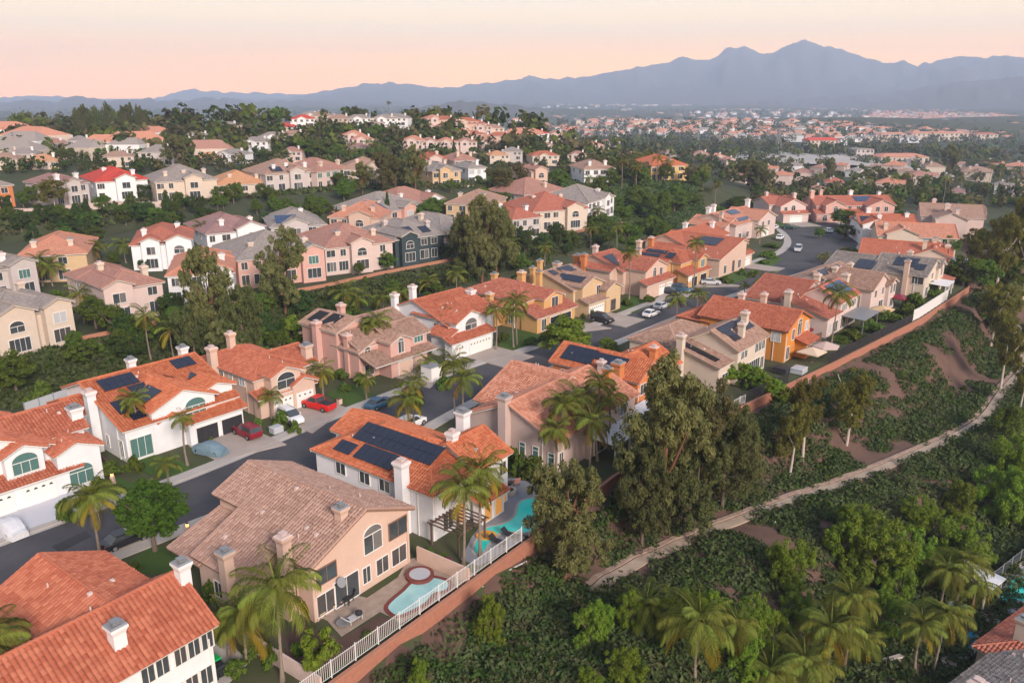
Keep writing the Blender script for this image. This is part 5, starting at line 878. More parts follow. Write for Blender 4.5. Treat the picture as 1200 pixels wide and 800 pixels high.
for a in ((178, 425, 372, 3.0, 3), (99, 378, 344, 3.2, 4), (62, 335, 312, 3.6, 2), (50, 335, 308, 3.2, 2), (148, 308, 288, 3.6, 2), (110, 312, 294, 3.2, 3), (118, 308, 290, 2.6, 2), (240, 285, 268, 3.2, 3), (405, 372, 345, 3.6, 1), (420, 368, 350, 3.4, 1), (502, 352, 332, 3.2, 3), (535, 342, 322, 3.2, 2), (222, 402, 388, 3.2, 5), (700, 352, 338, 2.2, 2), (722, 300, 268, 2.8, 2), (692, 292, 268, 2.8, 2), (714, 296, 276, 2.6, 2), (638, 312, 292, 2.6, 2), (872, 345, 338, 1.6, 1),
          (965, 310, 300, 2.4, 2), (976, 318, 308, 2.6, 1), (990, 312, 296, 2.4, 3), (866, 310, 290, 2.6, 2), (890, 285, 268, 2.6, 2), (470, 360, 345, 3.0, 2), (450, 372, 352, 3.0, 2), (610, 345, 325, 2.4, 2), (500, 440, 425, 2.2, 1), (430, 468, 446, 2.0, 1), (198, 575, 548, 2.0, 1), (318, 490, 466, 2.0, 1), (310, 478, 454, 1.6, 1), (325, 478, 458, 1.5, 1), (204, 420, 390, 3.2, 5), (228, 412, 396, 3, 4)): palm(*a[:5], near=a[1] > 330, n=16)
for a in ((815, 800, 726, 3.9, 3), (860, 790, 738, 2.6, 2), (965, 800, 732, 3.5, 5), (988, 785, 706, 3.2, 3), (1092, 790, 722, 3.2, 5), (1072, 785, 728, 2.6, 3), (1120, 706, 662, 3.4, 3), (1100, 715, 668, 3.2, 2), (940, 812, 784, 3.6, 3), (755, 735, 716, 3.0, 2), (1010, 770, 748, 2.6, 2), (900, 812, 790, 3.4, 4), (1140, 715, 690, 2.6, 2)): palm(*a, n=24)
for a in ((1044, 240, 206), (1057, 238, 205), (1103, 245, 208), (1012, 240, 212), (1157, 222, 196), (1170, 224, 199), (1183, 222, 200), (1126, 225, 210), (690, 230, 210), (770, 216, 186), (782, 214, 190), (728, 224, 190), (838, 240, 215), (824, 222, 196), (960, 225, 205), (600, 300, 285), (694, 250, 226), (706, 252, 226), (432, 190, 166), (520, 192, 176), (910, 240, 226), (700, 262, 246), (746, 224, 196)): palm(*a, fl=3.0, yellow=2, near=False)
T = tree
# big eucalyptus in front
T('euc', 662, 683, 538, 92); T('euc', 770, 625, 414, 112); T('euc', 800, 600, 440, 84); T('eucdark', 846, 596, 458, 84); T('eucdark', 752, 640, 520, 66); T('eucdark', 812, 625, 520, 72)
T('euc', 252, 425, 286, 56); T('eucdark', 290, 432, 330, 46); T('euc', 335, 370, 268, 58); T('euc', 565, 332, 230, 52); T('euc', 582, 326, 240, 50); T('eucdark', 550, 330, 250, 44); T('dark', 614, 302, 258, 27); T('eucdark', 230, 430, 350, 40); T('euc', 270, 440, 375, 46)
T('euclight', 925, 560, 470, 46); T('euclight', 940, 540, 438, 52); T('euclight', 992, 522, 428, 54); T('euclight', 1172, 456, 372, 46); T('euclight', 1160, 410, 328, 56); T('euclight', 66, 254, 206, 42); T('euclight', 1195, 480, 420, 30)
for a in ((1165, 352, 246, 50), (1197, 356, 244, 52), (1140, 322, 266, 36), (1186, 312, 226, 40)): T('euclight', *a)
for a in ((1128, 335, 296, 40), (1150, 345, 300, 40), (1180, 350, 296, 44), (1150, 300, 268, 30), (1192, 300, 250, 36)): T('mid', *a)
T('euc', 1174, 400, 330, 44)
T('round', 182, 646, 556, 88, label='dense clipped dark green tree on the lawn beside the road'); T('citrus', 376, 792, 732, 48); T('pepper', 572, 756, 696, 52); T('citrus', 664, 424, 372, 66, label='loose green tree by the road in front of the ochre house'); T('citrus', 345, 412, 368, 40); T('citrus', 712, 408, 396, 26); T('bush', 715, 418, 398, 28)
T('mid', 20, 462, 408, 50); T('mid', 100, 430, 396, 40); T('dark', 150, 420, 388, 46); T('bush', 48, 472, 440, 40); T('mid', 1176, 520, 470, 40)
for a in ((924, 690, 628, 74), (878, 750, 690, 58), (830, 760, 690, 66), (780, 745, 700, 60), (700, 748, 700, 44), (738, 742, 690, 44), (1020, 690, 596, 110), (1058, 680, 610, 90), (985, 660, 600, 70), (1100, 690, 640, 70), (1130, 660, 600, 74), (1185, 620, 545, 70), (1160, 600, 540, 60), (1072, 620, 575, 60), (735, 800, 760, 70), (690, 810, 782, 40), (1185, 570, 500, 60), (1120, 610, 560, 56), (870, 800, 735, 60), (905, 770, 716, 60), (1030, 745, 690, 64), (930, 740, 690, 50), (1050, 715, 660, 60), (805, 735, 690, 50), (1000, 640, 585, 60), (690, 760, 708, 50), (490, 808, 770, 36)): T('pepper', *a)
# the hedge and trees of the middle bank
for a in ((90, 262, 238, 30), (105, 268, 232, 28), (198, 262, 222, 26), (40, 282, 260, 30)): T('pine', *a)
for a in ((455, 262, 224, 8), (395, 258, 241, 4), (405, 258, 242, 4), (332, 276, 264, 5), (532, 190, 164, 6)): T('cypress', *a)
for a in ((402, 266, 252, 34), (500, 262, 236, 36), (512, 255, 230, 36), (355, 280, 268, 22), (275, 290, 268, 24), (145, 252, 238, 24), (540, 330, 300, 26), (746, 250, 218, 34), (730, 262, 240, 30), (705, 272, 250, 30), (668, 290, 268, 22), (772, 262, 222, 36), (790, 250, 216, 40), (760, 285, 250, 34), (776, 290, 258, 24), (735, 298, 260, 34), (808, 240, 224, 30), (1000, 268, 246, 34), (985, 266, 244, 30), (1016, 284, 262, 26), (1055, 262, 246, 24), (1012, 262, 252, 24), (990, 280, 262, 28), (480, 305, 294, 24), (410, 395, 365, 34), (385, 398, 372, 30), (330, 420, 385, 30), (300, 430, 395, 30), (475, 385, 355, 26), (1000, 310, 290, 24), (1185, 270, 250, 30), (1040, 330, 312, 18), (960, 280, 266, 16), (1110, 300, 275, 30), (840, 262, 240, 24), (870, 250, 232, 26)): T('mid', *a)
for a in ((525, 305, 282, 22), (250, 290, 278, 20), (210, 290, 262, 20), (20, 328, 312, 20), (170, 318, 300, 16), (650, 262, 246, 22), (655, 288, 262, 18), (690, 264, 250, 20), (865, 245, 228, 34), (560, 300, 280, 20), (610, 340, 318, 30), (505, 350, 322, 24), (350, 400, 375, 26), (620, 262, 246, 12)): T('dark', *a)
# trees between and behind the upper terrace
for a in ((209, 196, 158, 30), (487, 224, 170, 30), (450, 226, 178, 34), (464, 222, 184, 26), (425, 228, 190, 30), (585, 224, 196, 30), (700, 212, 182, 34), (735, 212, 186, 36), (745, 206, 178, 30), (664, 212, 192, 24), (610, 220, 190, 20), (878, 222, 186, 34), (890, 224, 190, 30), (1112, 206, 168, 24), (972, 215, 184, 12), (1150, 200, 186, 40), (590, 210, 190, 24)): T('euc', *a, label=None)
for a in ((265, 186, 162, 30), (245, 185, 162, 24), (280, 186, 166, 24), (222, 190, 160, 18), (372, 185, 160, 40), (362, 186, 162, 34), (395, 190, 168, 22), (430, 195, 172, 34), (40, 240, 216, 22), (120, 240, 220, 12), (480, 196, 176, 20), (450, 198, 168, 20), (700, 235, 205, 24), (655, 222, 196, 26), (780, 214, 190, 20), (715, 222, 196, 24), (820, 222, 198, 24), (1005, 236, 214, 22), (1080, 240, 218, 24), (1090, 238, 214, 24), (1120, 240, 225, 24), (1045, 250, 232, 26), (590, 240, 224, 22), (330, 190, 172, 26), (310, 186, 174, 18), (170, 190, 172, 20), (80, 190, 172, 24), (60, 186, 170, 20), (120, 188, 172, 20)): T('mid', *a)
for a in ((97, 200, 182, 5), (102, 200, 181, 5), (107, 201, 182, 5), (112, 201, 183, 5), (62, 196, 177, 5), (68, 197, 178, 5), (73, 197, 179, 5), (146, 202, 184, 5), (1140, 232, 214, 4), (1147, 233, 214, 4), (1154, 233, 214, 4), (1161, 234, 214, 4), (1168, 234, 214, 4), (1132, 232, 214, 4)): T('cypress', *a)
# skyline trees of the left hill
for a in ((105, 166, 122, 18), (130, 165, 118, 14), (150, 166, 120, 18), (168, 164, 122, 14), (97, 168, 126, 14), (115, 166, 123, 15), (290, 148, 124, 14), (335, 146, 127, 16), (318, 146, 128, 12), (415, 144, 124, 16), (425, 144, 126, 14), (380, 146, 127, 14), (484, 146, 132, 12), (360, 148, 134, 12), (440, 142, 128, 12)): T('eucdark', *a, label=None)
palm(457, 146, 121, fl=1.6, near=False); palm(481, 148, 131, fl=1.8, near=False); palm(232, 144, 129, fl=2, near=False)
rs = np.random.RandomState(3)
HP = np.array([(o.location.x, o.location.y) for o in FARH] + [(rt.location.x + w / 2 * math.cos(rt.rotation_euler[2]) - d_ / 2 * math.sin(rt.rotation_euler[2]), rt.location.y + w / 2 * math.sin(rt.rotation_euler[2]) + d_ / 2 * math.cos(rt.rotation_euler[2])) for rt, w, d_ in VIL])
HA = np.array([tuple(HP_mid) for HP_mid in [(o.location.x + 5.5 * math.cos(o.rotation_euler[2]) - 5.5 * math.sin(o.rotation_euler[2]), o.location.y + 5.5 * math.sin(o.rotation_euler[2]) + 5.5 * math.cos(o.rotation_euler[2])) for o in H.values()]])
RDP = np.array([(p.x, p.y) for p in NC + FC])
def scatter(n, x0, x1, y0, y1, hmin, hmax, keep=9.0, kd='far'):
    k = 0
    for _ in range(n * 4):
        if k >= n: break
        x, y = rs.uniform(x0, x1), rs.uniform(y0, y1); g = ground(x, y)
        if np.min(np.hypot(HP[:, 0] - g.x, HP[:, 1] - g.y)) < keep or np.min(np.hypot(HA[:, 0] - g.x, HA[:, 1] - g.y)) < 9.5 or np.min(np.hypot(RDP[:, 0] - g.x, RDP[:, 1] - g.y)) < 6: continue
        h = rs.uniform(hmin, hmax); d = proj(g)[2]; tp = proj((g.x, g.y, g.z + h))[1]; T(kd, x, y, tp, FPX / d * h * rs.uniform(.7, 1.15)); k += 1
scatter(10, 0, 300, 150, 186, 6, 12); scatter(9, 290, 500, 146, 190, 6, 11); scatter(9, 480, 720, 148, 200, 5, 9); scatter(14, 700, 900, 170, 232, 5, 10); scatter(16, 900, 1200, 190, 250, 5, 10); scatter(5, 0, 330, 128 + 18, 160, 8, 13)
# hedges, clipped shrubs, garden bushes
for a in ((130, 556, 538, 34), (160, 552, 525, 22), (118, 575, 556, 28), (98, 600, 572, 30), (78, 612, 580, 26), (300, 505, 486, 20), (330, 500, 478, 22), (345, 508, 488, 16), (400, 445, 430, 20), (425, 450, 432, 20), (405, 460, 446, 16), (488, 475, 456, 18), (520, 455, 438, 20), (620, 405, 394, 18), (590, 400, 388, 16), (625, 402, 392, 20), (660, 384, 366, 26), (690, 372, 356, 18), (640, 402, 386, 20), (735, 358, 346, 14), (760, 355, 344, 16), (850, 332, 320, 20), (845, 318, 308, 20), (880, 325, 316, 10), (886, 322, 315, 9), (870, 322, 312, 12), (900, 302, 293, 24), (895, 309, 302, 14), (905, 290, 284, 22), (610, 555, 520, 24), (625, 560, 530, 34), (640, 565, 540, 30), (600, 545, 520, 20), (500, 600, 580, 20), (225, 660, 640, 16), (245, 700, 672, 26), (300, 770, 745, 36), (320, 780, 750, 30), (275, 790, 770, 26), (350, 765, 748, 20), (520, 660, 645, 14), (430, 745, 735, 16), (160, 668, 655, 14), (285, 745, 720, 24), (1020, 390, 372, 30), (1000, 398, 380, 34), (1040, 378, 362, 34), (1060, 370, 350, 26), (1085, 345, 326, 34), (1100, 330, 308, 40), (1072, 362, 340, 30), (955, 392, 384, 20), (985, 400, 392, 24), (1115, 330, 306, 36), (1080, 338, 322, 26), (1190, 240, 230, 20), (1150, 290, 270, 40), (1170, 330, 300, 40)): T('bush', *a)
for i in range(15): f = i / 14; T('citrus', 836 + 78 * f, 452 + 22 * f - 12 * math.sin(f * 3), 428 + 22 * f - 12 * math.sin(f * 3) + rnd.uniform(-3, 3), 26, label='leafy hedge shrub along the garden wall behind the white pergola', kgroup=1)
for a in ((505, 650, 640, 10), (530, 665, 655, 14)): T('bush', *a)
for kk, a in ((('dark', (70, 520, 350, 425, 22, 3.5, 6)), ('mid', (60, 560, 345, 420, 24, 3.5, 6.5)), ('bush', (60, 560, 330, 440, 40, 1.2, 2.4)), ('dark', (0, 330, 236, 282, 20, 3.5, 7)), ('mid', (0, 420, 228, 270, 24, 3.5, 7)), ('mid', (560, 780, 225, 330, 16, 3.5, 6.5)), ('dark', (560, 780, 225, 300, 12, 3.5, 6.5)), ('mid', (30, 600, 262, 330, 26, 3, 5)), ('bush', (560, 760, 250, 330, 14, 1.2, 2.4)), ('mid', (1000, 1130, 270, 345, 8, 2.5, 4)), ('bush', (820, 1130, 320, 470, 30, .8, 1.8)), ('bush', (150, 560, 440, 590, 20, .6, 1.4)), ('mid', (100, 640, 215, 262, 20, 3.5, 6)))):
    kind_now = kk; scatter(a[4], *a[:4], a[5], a[6], 10.5, kk)
fl = T('bush', 527, 668, 648, 14, label='magenta bougainvillea bush by the pool wall'); fl.children[0].data = fl.children[0].data.copy(); fl.children[0].data.materials[0] = M['l_flower']
# dense planting on the banks and on the slope below the wall: nobody could count it
def cover(name, regions, n, size, mats_, seed, gap=.48, leafs=26, leaf=.34):
    g = np.random.RandomState(seed); VV = []; MI = []
    for poly, z_ in regions:
        pr = np.array(poly, float); k = 0; area = abs(sum(pr[i][0] * pr[(i + 1) % len(pr)][1] - pr[(i + 1) % len(pr)][0] * pr[i][1] for i in range(len(pr)))) / 2; m = int(area * n)
        bb = int(m * (np.ptp(pr[:, 0]) * np.ptp(pr[:, 1]) / area) * 1.05) + 50; p = np.column_stack([g.uniform(pr[:, 0].min(), pr[:, 0].max(), bb), g.uniform(pr[:, 1].min(), pr[:, 1].max(), bb)]); p = p[inside(p, pr)][:m]
        pat = np.sin(p[:, 0] / 5.3 + 1.7 * np.sin(p[:, 1] / 7.1)) + np.sin(p[:, 1] / 4.7 + 1.3 * np.sin(p[:, 0] / 8.3)) + .7 * np.sin(p[:, 0] / 2.1 + p[:, 1] / 2.9); p = p[pat > z_]
        Z = hgt(p); R_ = g.uniform(.55, 1.35, len(p)) * size; nl = leafs
        d = g.normal(size=(len(p), nl, 3)); d[..., 2] = np.abs(d[..., 2]); d /= np.linalg.norm(d, axis=2)[..., None]
        P = np.concatenate([p, Z[:, None]], 1)[:, None, :] + d * R_[:, None, None] * np.array([1, 1, .62]) * g.uniform(.75, 1.05, (len(p), nl))[..., None]
        nr = d + g.normal(size=d.shape) * .45; nr /= np.linalg.norm(nr, axis=2)[..., None]; t = np.cross(nr, g.normal(size=d.shape)); t /= np.linalg.norm(t, axis=2)[..., None]; b = np.cross(nr, t); L = g.uniform(.6, 1.3, d.shape[:2])[..., None] * leaf * (R_ / size)[:, None, None] ** .5
        V = np.stack([P - t * L, P + b * L * .55, P + t * L, P - b * L * .55], 2); VV.append(V.reshape(-1, 3)); MI.append(np.repeat(g.randint(0, len(mats_), len(p)), nl))
    V = np.concatenate(VV); F = np.arange(len(V)).reshape(-1, 4); o = inst(name, np_mesh(name, V, F, mats_, np.concatenate(MI))); tag(o, kind='stuff'); return o
pw = lambda z, *p: [tuple(at(x, y, z)[:2]) for x, y in p]
wallR = [(x, y) for x, y in off(WALL, 1.3)]; pl = [(p.x, p.y) for p in PS]
upper = wallR[1:9] + [(p[0], p[1]) for p in off([(p.x, p.y, 0) for p in PS], -1.9)][6:][::-1]
lowerp = [(p[0], p[1]) for p in off([(p.x, p.y, 0) for p in PS], 1.0)][6:] + [(130, 150), (110, 128), (84, 104), (64, 86), (52, 74), (40, 56), (0, 56), (-2, 58), (4, 66)]
thick = [(-10.5, 52.5), (4.5, 71.5), (8.5, 70), (9, 66), (22, 66), (40, 58), (30, 44), (0, 44)]
ccov = [M['l_cover'], M['l_cover'], M['l_dark']]
o = cover('ground_cover', [(upper, -1.15), (lowerp, -1.6)], 1.4, 1.2, ccov, 5, leafs=42, leaf=.25)
o = cover('thicket', [(thick, -2.2)], 2.0, 1.0, [M['l_dark'], M['l_dark'], M['l_cover'], M['l_olive']], 6, leafs=60, leaf=.22)
bank = [(x, y) for x, y in off(FOOT, -1.5)][1:] + [(p[0], p[1]) for p in off(TOP, 2)][1:][::-1]
o = cover('bank_planting', [(bank, -2.9)], 2.4, 1.05, ccov, 7, leafs=20, leaf=.45)
bank2 = [(p[0], p[1]) for p in off(BB, -4)] + [(p[0], p[1]) for p in off(CEDGE, 2)][::-1]
o = cover('bank_hedge', [(bank2, -2.9)], .75, 1.8, [M['l_cover'], M['l_dark'], M['l_olive'], M['l_cover']], 8, leafs=20, leaf=.75)
bank3 = [(30, 242), (54, 270), (72, 300), (74, 332), (20, 324), (8, 300), (0, 300), (10, 268)]
o = cover('bank_hedge', [(bank3, -2.9)], 1.1, 1.5, ccov, 9, leafs=20, leaf=.6)
# the wooded country beyond, as one mass each
def woods(name, regs, seed, mats_):
    g = np.random.RandomState(seed); VV = []; MI = []
    for x0, x1, y0, y1, n, hm in regs:
        px = g.uniform(x0, x1, n); py = g.uniform(y0, y1, n) ; P = ground_many(px, py); dd = np.hypot(P[:, 0], P[:, 1])
        ok = (np.min(np.hypot(P[:, None, 0] - HP[None, :, 0], P[:, None, 1] - HP[None, :, 1]), 1) > 8); P = P[ok]; n = len(P); H_ = g.uniform(.5, 1.2, n) * hm; nl = 40 if 'hill' in name else 26
        d = g.normal(size=(n, nl, 3)); d /= np.linalg.norm(d, axis=2)[..., None]; C_ = P[:, None, :] + np.array([0, 0, .55]) * H_[:, None, None] + d * H_[:, None, None] * np.array([.5, .5, .5]) * g.uniform(.5, 1, (n, nl))[..., None]
        nr = d + g.normal(size=d.shape) * .4; nr /= np.linalg.norm(nr, axis=2)[..., None]; t = np.cross(nr, g.normal(size=d.shape)); t /= np.linalg.norm(t, axis=2)[..., None]; b = np.cross(nr, t); L = (g.uniform(.10, .21, d.shape[:2]) * H_[:, None])[..., None]
        VV.append(np.stack([C_ - t * L, C_ + b * L * .7, C_ + t * L, C_ - b * L * .7], 2).reshape(-1, 3)); MI.append(np.repeat(g.randint(0, len(mats_), n), nl))
    V = np.concatenate(VV); o = inst(name, np_mesh(name, V, np.arange(len(V)).reshape(-1, 4), mats_, np.concatenate(MI))); return tag(o, kind='stuff')
wm_ = [M['l_mid'], M['l_dark'], M['l_euc'], M['l_dark'], M['l_olive']]
woods('hill_woods', [(0, 520, 184, 204, 260, 5), (500, 760, 186, 206, 140, 5), (0, 330, 140, 186, 460, 9), (330, 520, 152, 190, 250, 8), (480, 700, 150, 186, 290, 7), (680, 900, 176, 215, 290, 8), (880, 1200, 186, 245, 420, 7), (0, 300, 130, 152, 240, 11)], 11, wm_)
woods('valley_woods', [(600, 1200, 150, 188, 1100, 12), (700, 1200, 132, 155, 700, 11), (640, 1200, 121, 138, 800, 13), (920, 1200, 117, 150, 600, 9), (0, 640, 124, 140, 500, 18), (520, 900, 138, 170, 420, 12)], 12, wm_)
# ---------------------------------------------------------------- walls and fences
def wall_run(name, label, cat, pts, h, thick, m, cap, drop, step=4.0, piece='wall_panel'):
    """wall in panels along a polyline of (x, y, z) tops, following the ground"""
    root = empty(name, pts[0]); tag(root, label, cat); o = Vector(pts[0]); P = dens([tuple(p) for p in pts], step)
    for a, b_ in zip(P, P[1:]):
        A, B = Vector(a) - o, Vector(b_) - o; d = (B - A); d.z = 0; n = Vector((d.y, -d.x, 0)).normalized() * thick / 2; b = MB()
        q = [A + n, B + n, B - n, A - n]; lo = [Vector((p.x, p.y, p.z - drop)) for p in q]; hi = [Vector((p.x, p.y, p.z + h)) for p in q]
        for i in range(4): b.face([lo[i], lo[(i + 1) % 4], hi[(i + 1) % 4], hi[i]][::1], 0)
        b.face(hi, 0); b.obj(piece, [m], root)
        if cap: b = MB(); n2 = n * 1.35; z = Vector((0, 0, .09)); q = [A + n2, B + n2, B - n2, A - n2]; lo = [Vector((p.x, p.y, p.z + h + .003)) for p in q]; hi = [p + z for p in lo]; [b.face([lo[i], lo[(i + 1) % 4], hi[(i + 1) % 4], hi[i]]) for i in range(4)]; b.face(hi); b.obj('wall_cap', [cap], root)
    return root
def picket_fence(name, label, pts, h, m, gap=.2, post=2.4, r=.017, solid=None):
    root = empty(name, pts[0]); tag(root, label, 'fence'); o = Vector(pts[0]); P = dens([tuple(p) for p in pts], post); pk = MB(); pm = None
    for i, a in enumerate(P):
        A = Vector(a) - o
        if pm is None: q = MB(); q.box(-.05, .05, -.05, .05, -.1, h + .08); pm = q.mesh('post', [m])
        inst('post', pm, root, A)
        if i + 1 == len(P): break
        B = Vector(P[i + 1]) - o; L = (B - A).length
        for z in (.12, h - .1): q = MB(); q.tube([A + Vector((0, 0, z)), B + Vector((0, 0, z))], .026, 4); q.obj('rail', [m], root)
        if solid:
            q = MB(); n = Vector((B.y - A.y, A.x - B.x, 0)).normalized() * .01; q.face([A + n + Vector((0, 0, .14)), B + n + Vector((0, 0, .14)), B + n + Vector((0, 0, h - .12)), A + n + Vector((0, 0, h - .12))]); q.obj('glass_panel', [solid], root)
        else:
            for k in range(1, max(2, int(L / gap))): c = A.lerp(B, k / max(2, int(L / gap))); pk.box(c.x - r, c.x + r, c.y - r, c.y + r, c.z + .12, c.z + h)
    if pk.f: x = pk.obj('pickets', [m], root); x['kind'] = 'stuff'
    return root
Wp = [(x, y, .22) for x, y in WALL]
def cut(pts, t0, t1):   # part of a polyline between fractional indices
    f = lambda t: tuple(Vector(pts[int(t)]).lerp(Vector(pts[min(int(t) + 1, len(pts) - 1)]), t - int(t))); return [f(t0)] + [tuple(pts[i]) for i in range(int(t0) + 1, int(math.ceil(t1)))] + [f(t1)]
wall_run('garden_wall', 'long weathered red brick wall between the back gardens and the slope', 'wall', cut(Wp, .3, 8), .1, .3, M['brick'], M['brickcap'], 2.6)
F0 = [(x, y, .3) for x, y in off(WALL, -.55)]
picket_fence('iron_fence', 'white iron fence above the brick wall beside the kidney pool', cut(F0, .75, 1.95), 1.55, M['whitemetal'])
picket_fence('iron_fence', 'white rail fence with clear panels above the wall beside the teal pool', cut(F0, 2.0, 2.75), 1.3, M['whitemetal'], gap=.45)
picket_fence('iron_fence', 'short white fence beside the white pergola on the brick wall', cut(F0, 3.75, 4.05), 1.3, M['whitemetal'], gap=.3)
picket_fence('mesh_fence', 'dark mesh fence on the wall below the bright orange house', cut(F0, 4.05, 4.5), 1.7, M['darkmetal'], gap=.14, r=.02)
picket_fence('mesh_fence', 'dark netting fence on the wall in front of the blue solar house garden', cut(F0, 5.0, 5.9), 1.6, M['darkmetal'], gap=.14, r=.02)
picket_fence('slat_fence', 'tall white slat fence on the wall before the bay tower house', cut(F0, 5.92, 6.55), 2.3, M['whitemetal'], gap=.26, r=.07)
def HP_(k, x, y, z=0.0):
    o = H[k]; a = o.rotation_euler[2]; c, s = math.cos(a), math.sin(a); return Vector((o.location.x + c * x - s * y, o.location.y + s * x + c * y, z))
wall_run('boundary_wall', 'peach stucco wall between the tan roofed house and the white solar house', 'wall', [HP_('n2', 11.6, -2, 1.7), HP_('n2', 11.9, -8.3, 1.5)], 0, .2, M['w_peach'], None, 1.9, 3.6)
wall_run('boundary_wall', 'pale wall between the bottom left house and the tan roofed house', 'wall', [HP_('n2', -6.2, 1.5, 1.6), HP_('n2', -6.0, -8.6, 1.4)], 0, .2, M['w_palepink'], None, 1.7, 3.6)
wall_run('timber_fence', 'brown board fence between the left edge garage house and the charcoal garage house', 'fence', [HP_('a1', 6.2, -.5, 1.7), HP_('a1', 7.2, 9.5, 1.7)], 0, .12, M['fence'], None, 1.8, 1.2, 'board_panel')
wall_run('timber_fence', 'brown fence at the side of the bright orange house', 'fence', [HP_('n7', 9.0, -2, 1.8), HP_('n7', 12.8, -2.6, 1.8)], 0, .12, M['fence'], None, 1.9, 1.2, 'board_panel')
picket_fence('mesh_fence', 'glass and steel fence behind the charcoal garage house', [(*at(30, 486, 0)[:2], .2), (*at(96, 463, 0)[:2], .2)], 1.7, M['greymetal'], solid=M['paleglass'], post=2.0)
wall_run('terrace_wall', 'low salmon wall along the edge of the middle terrace', 'wall', [(p[0], p[1], p[2] + .3) for p in off(TOP, -.5)][2:], .35, .3, M['brickcap'], None, 1.6, 6)
wall_run('terrace_wall', 'pale low wall along the edge of the upper terrace', 'wall', [(p[0], p[1], p[2] + .4) for p in off(CEDGE, -.4)][1:], .3, .3, M['w_palepink'], None, 1.6, 8)
# ---------------------------------------------------------------- gardens: patios, pools, covers
pxpoly('patio', M['patio'], [(383, 726), (360, 716), (352, 700), (378, 688), (430, 700), (466, 676), (478, 655), (500, 650), (545, 668), (560, 672), (470, 728), (445, 716), (400, 745)], .05)
pxpoly('garden_bed', M['soil'], [(398, 748), (446, 720), (466, 730), (378, 790), (336, 778), (334, 745), (352, 730)], .03)
pxpoly('terrace_deck', M['pad'], [(540, 655), (553, 628), (570, 608), (574, 590), (596, 560), (625, 560), (632, 580), (612, 590), (606, 605), (590, 618), (600, 630), (612, 626), (616, 630), (590, 644), (562, 662)], .05)
pxpoly('side_path', M['concrete'], [(235, 770), (262, 745), (292, 775), (268, 800), (240, 800)], .04)
def pool(label, water, m, coping, cm_, spa=None, zb=0.0):
    W_ = [at(x, y, zb + .10) for x, y in water]; c = sum(W_, Vector()) / len(W_); root = empty('swimming_pool', (c.x, c.y, zb)); tag(root, label, 'swimming pool')
    S_ = smooth_closed([(p.x - c.x, p.y - c.y) for p in W_]); ctr = Vector((0, 0))
    b = MB(); b.prism(grow(S_, coping), -.2, .09); b.obj('coping', [cm_], root); b = MB(); b.prism(S_, -.2, .105); b.obj('water', [m], root)
    if spa:
        p = at(*spa[:2], zb + .1); r = spa[2]; C_ = [(p.x - c.x + r * math.cos(a), p.y - c.y + r * math.sin(a)) for a in [k * math.pi / 10 for k in range(20)]]
        b = MB(); b.prism(grow(C_, .35), -.2, .40); b.obj('spa_rim', [cm_], root); b = MB(); b.prism(C_, -.2, .415); b.obj('spa_water', [M['paleglass'] if spa[3] else m], root)
    return root
def smooth_closed(P, n=4):
    o = []; N = len(P)
    for i in range(N):
        a, b_, c, d = (Vector(P[(i + k) % N]) for k in (-1, 0, 1, 2))
        for k in range(n): t = k / n; o.append(tuple(.5 * (2 * b_ + (c - a) * t + (2 * a - 5 * b_ + 4 * c - d) * t * t + (3 * b_ - a - 3 * c + d) * t ** 3)))
    return o
def grow(P, d):
    a = sum(P[i][0] * P[(i + 1) % len(P)][1] - P[(i + 1) % len(P)][0] * P[i][1] for i in range(len(P))); d = d if a > 0 else -d; Q = [(*p, 0) for p in P]; o = []
    for i in range(len(Q)): p, q = Q[i - 1], Q[(i + 1) % len(Q)]; dx, dy = q[0] - p[0], q[1] - p[1]; L = math.hypot(dx, dy) + 1e-6; o.append((Q[i][0] + dy / L * d, Q[i][1] - dx / L * d))
    return o
pool('pale blue kidney pool with red brick coping and round spa', [(455, 712), (461, 703), (474, 692), (484, 682), (494, 677), (510, 677), (525, 682), (522, 690), (508, 694), (498, 705), (482, 714), (466, 720)], M['water'], .42, M['coping'], (492, 675, 1.0, 1))
pool('glowing teal free form pool beside the grey deck', [(572, 618), (590, 614), (604, 604), (610, 588), (628, 585), (638, 605), (622, 622), (602, 622), (588, 622), (574, 634), (566, 646), (556, 646), (560, 632)], M['teal'], .3, M['concrete'])
b = MB(); p = at(570, 627, .13); b.prism(smooth_closed([(p.x + 1.1 * math.cos(a), p.y + .9 * math.sin(a)) for a in [k * math.pi / 4 for k in range(8)]]), .11, .20); M['raft'] = mat('yellow_raft', (.62, .45, .05), .5, (.9, .9, (.70, .16, .03))); tag(b.obj('pool_raft', [M['raft']]), 'yellow and orange raft floating in the teal pool', 'raft')
pool('small bright blue pool on the terrace of the grey roofed house', [(57, 401), (70, 396), (84, 395), (82, 400), (66, 405)], M['bluewater'], .4, M['stone'], None, TZ + .25)
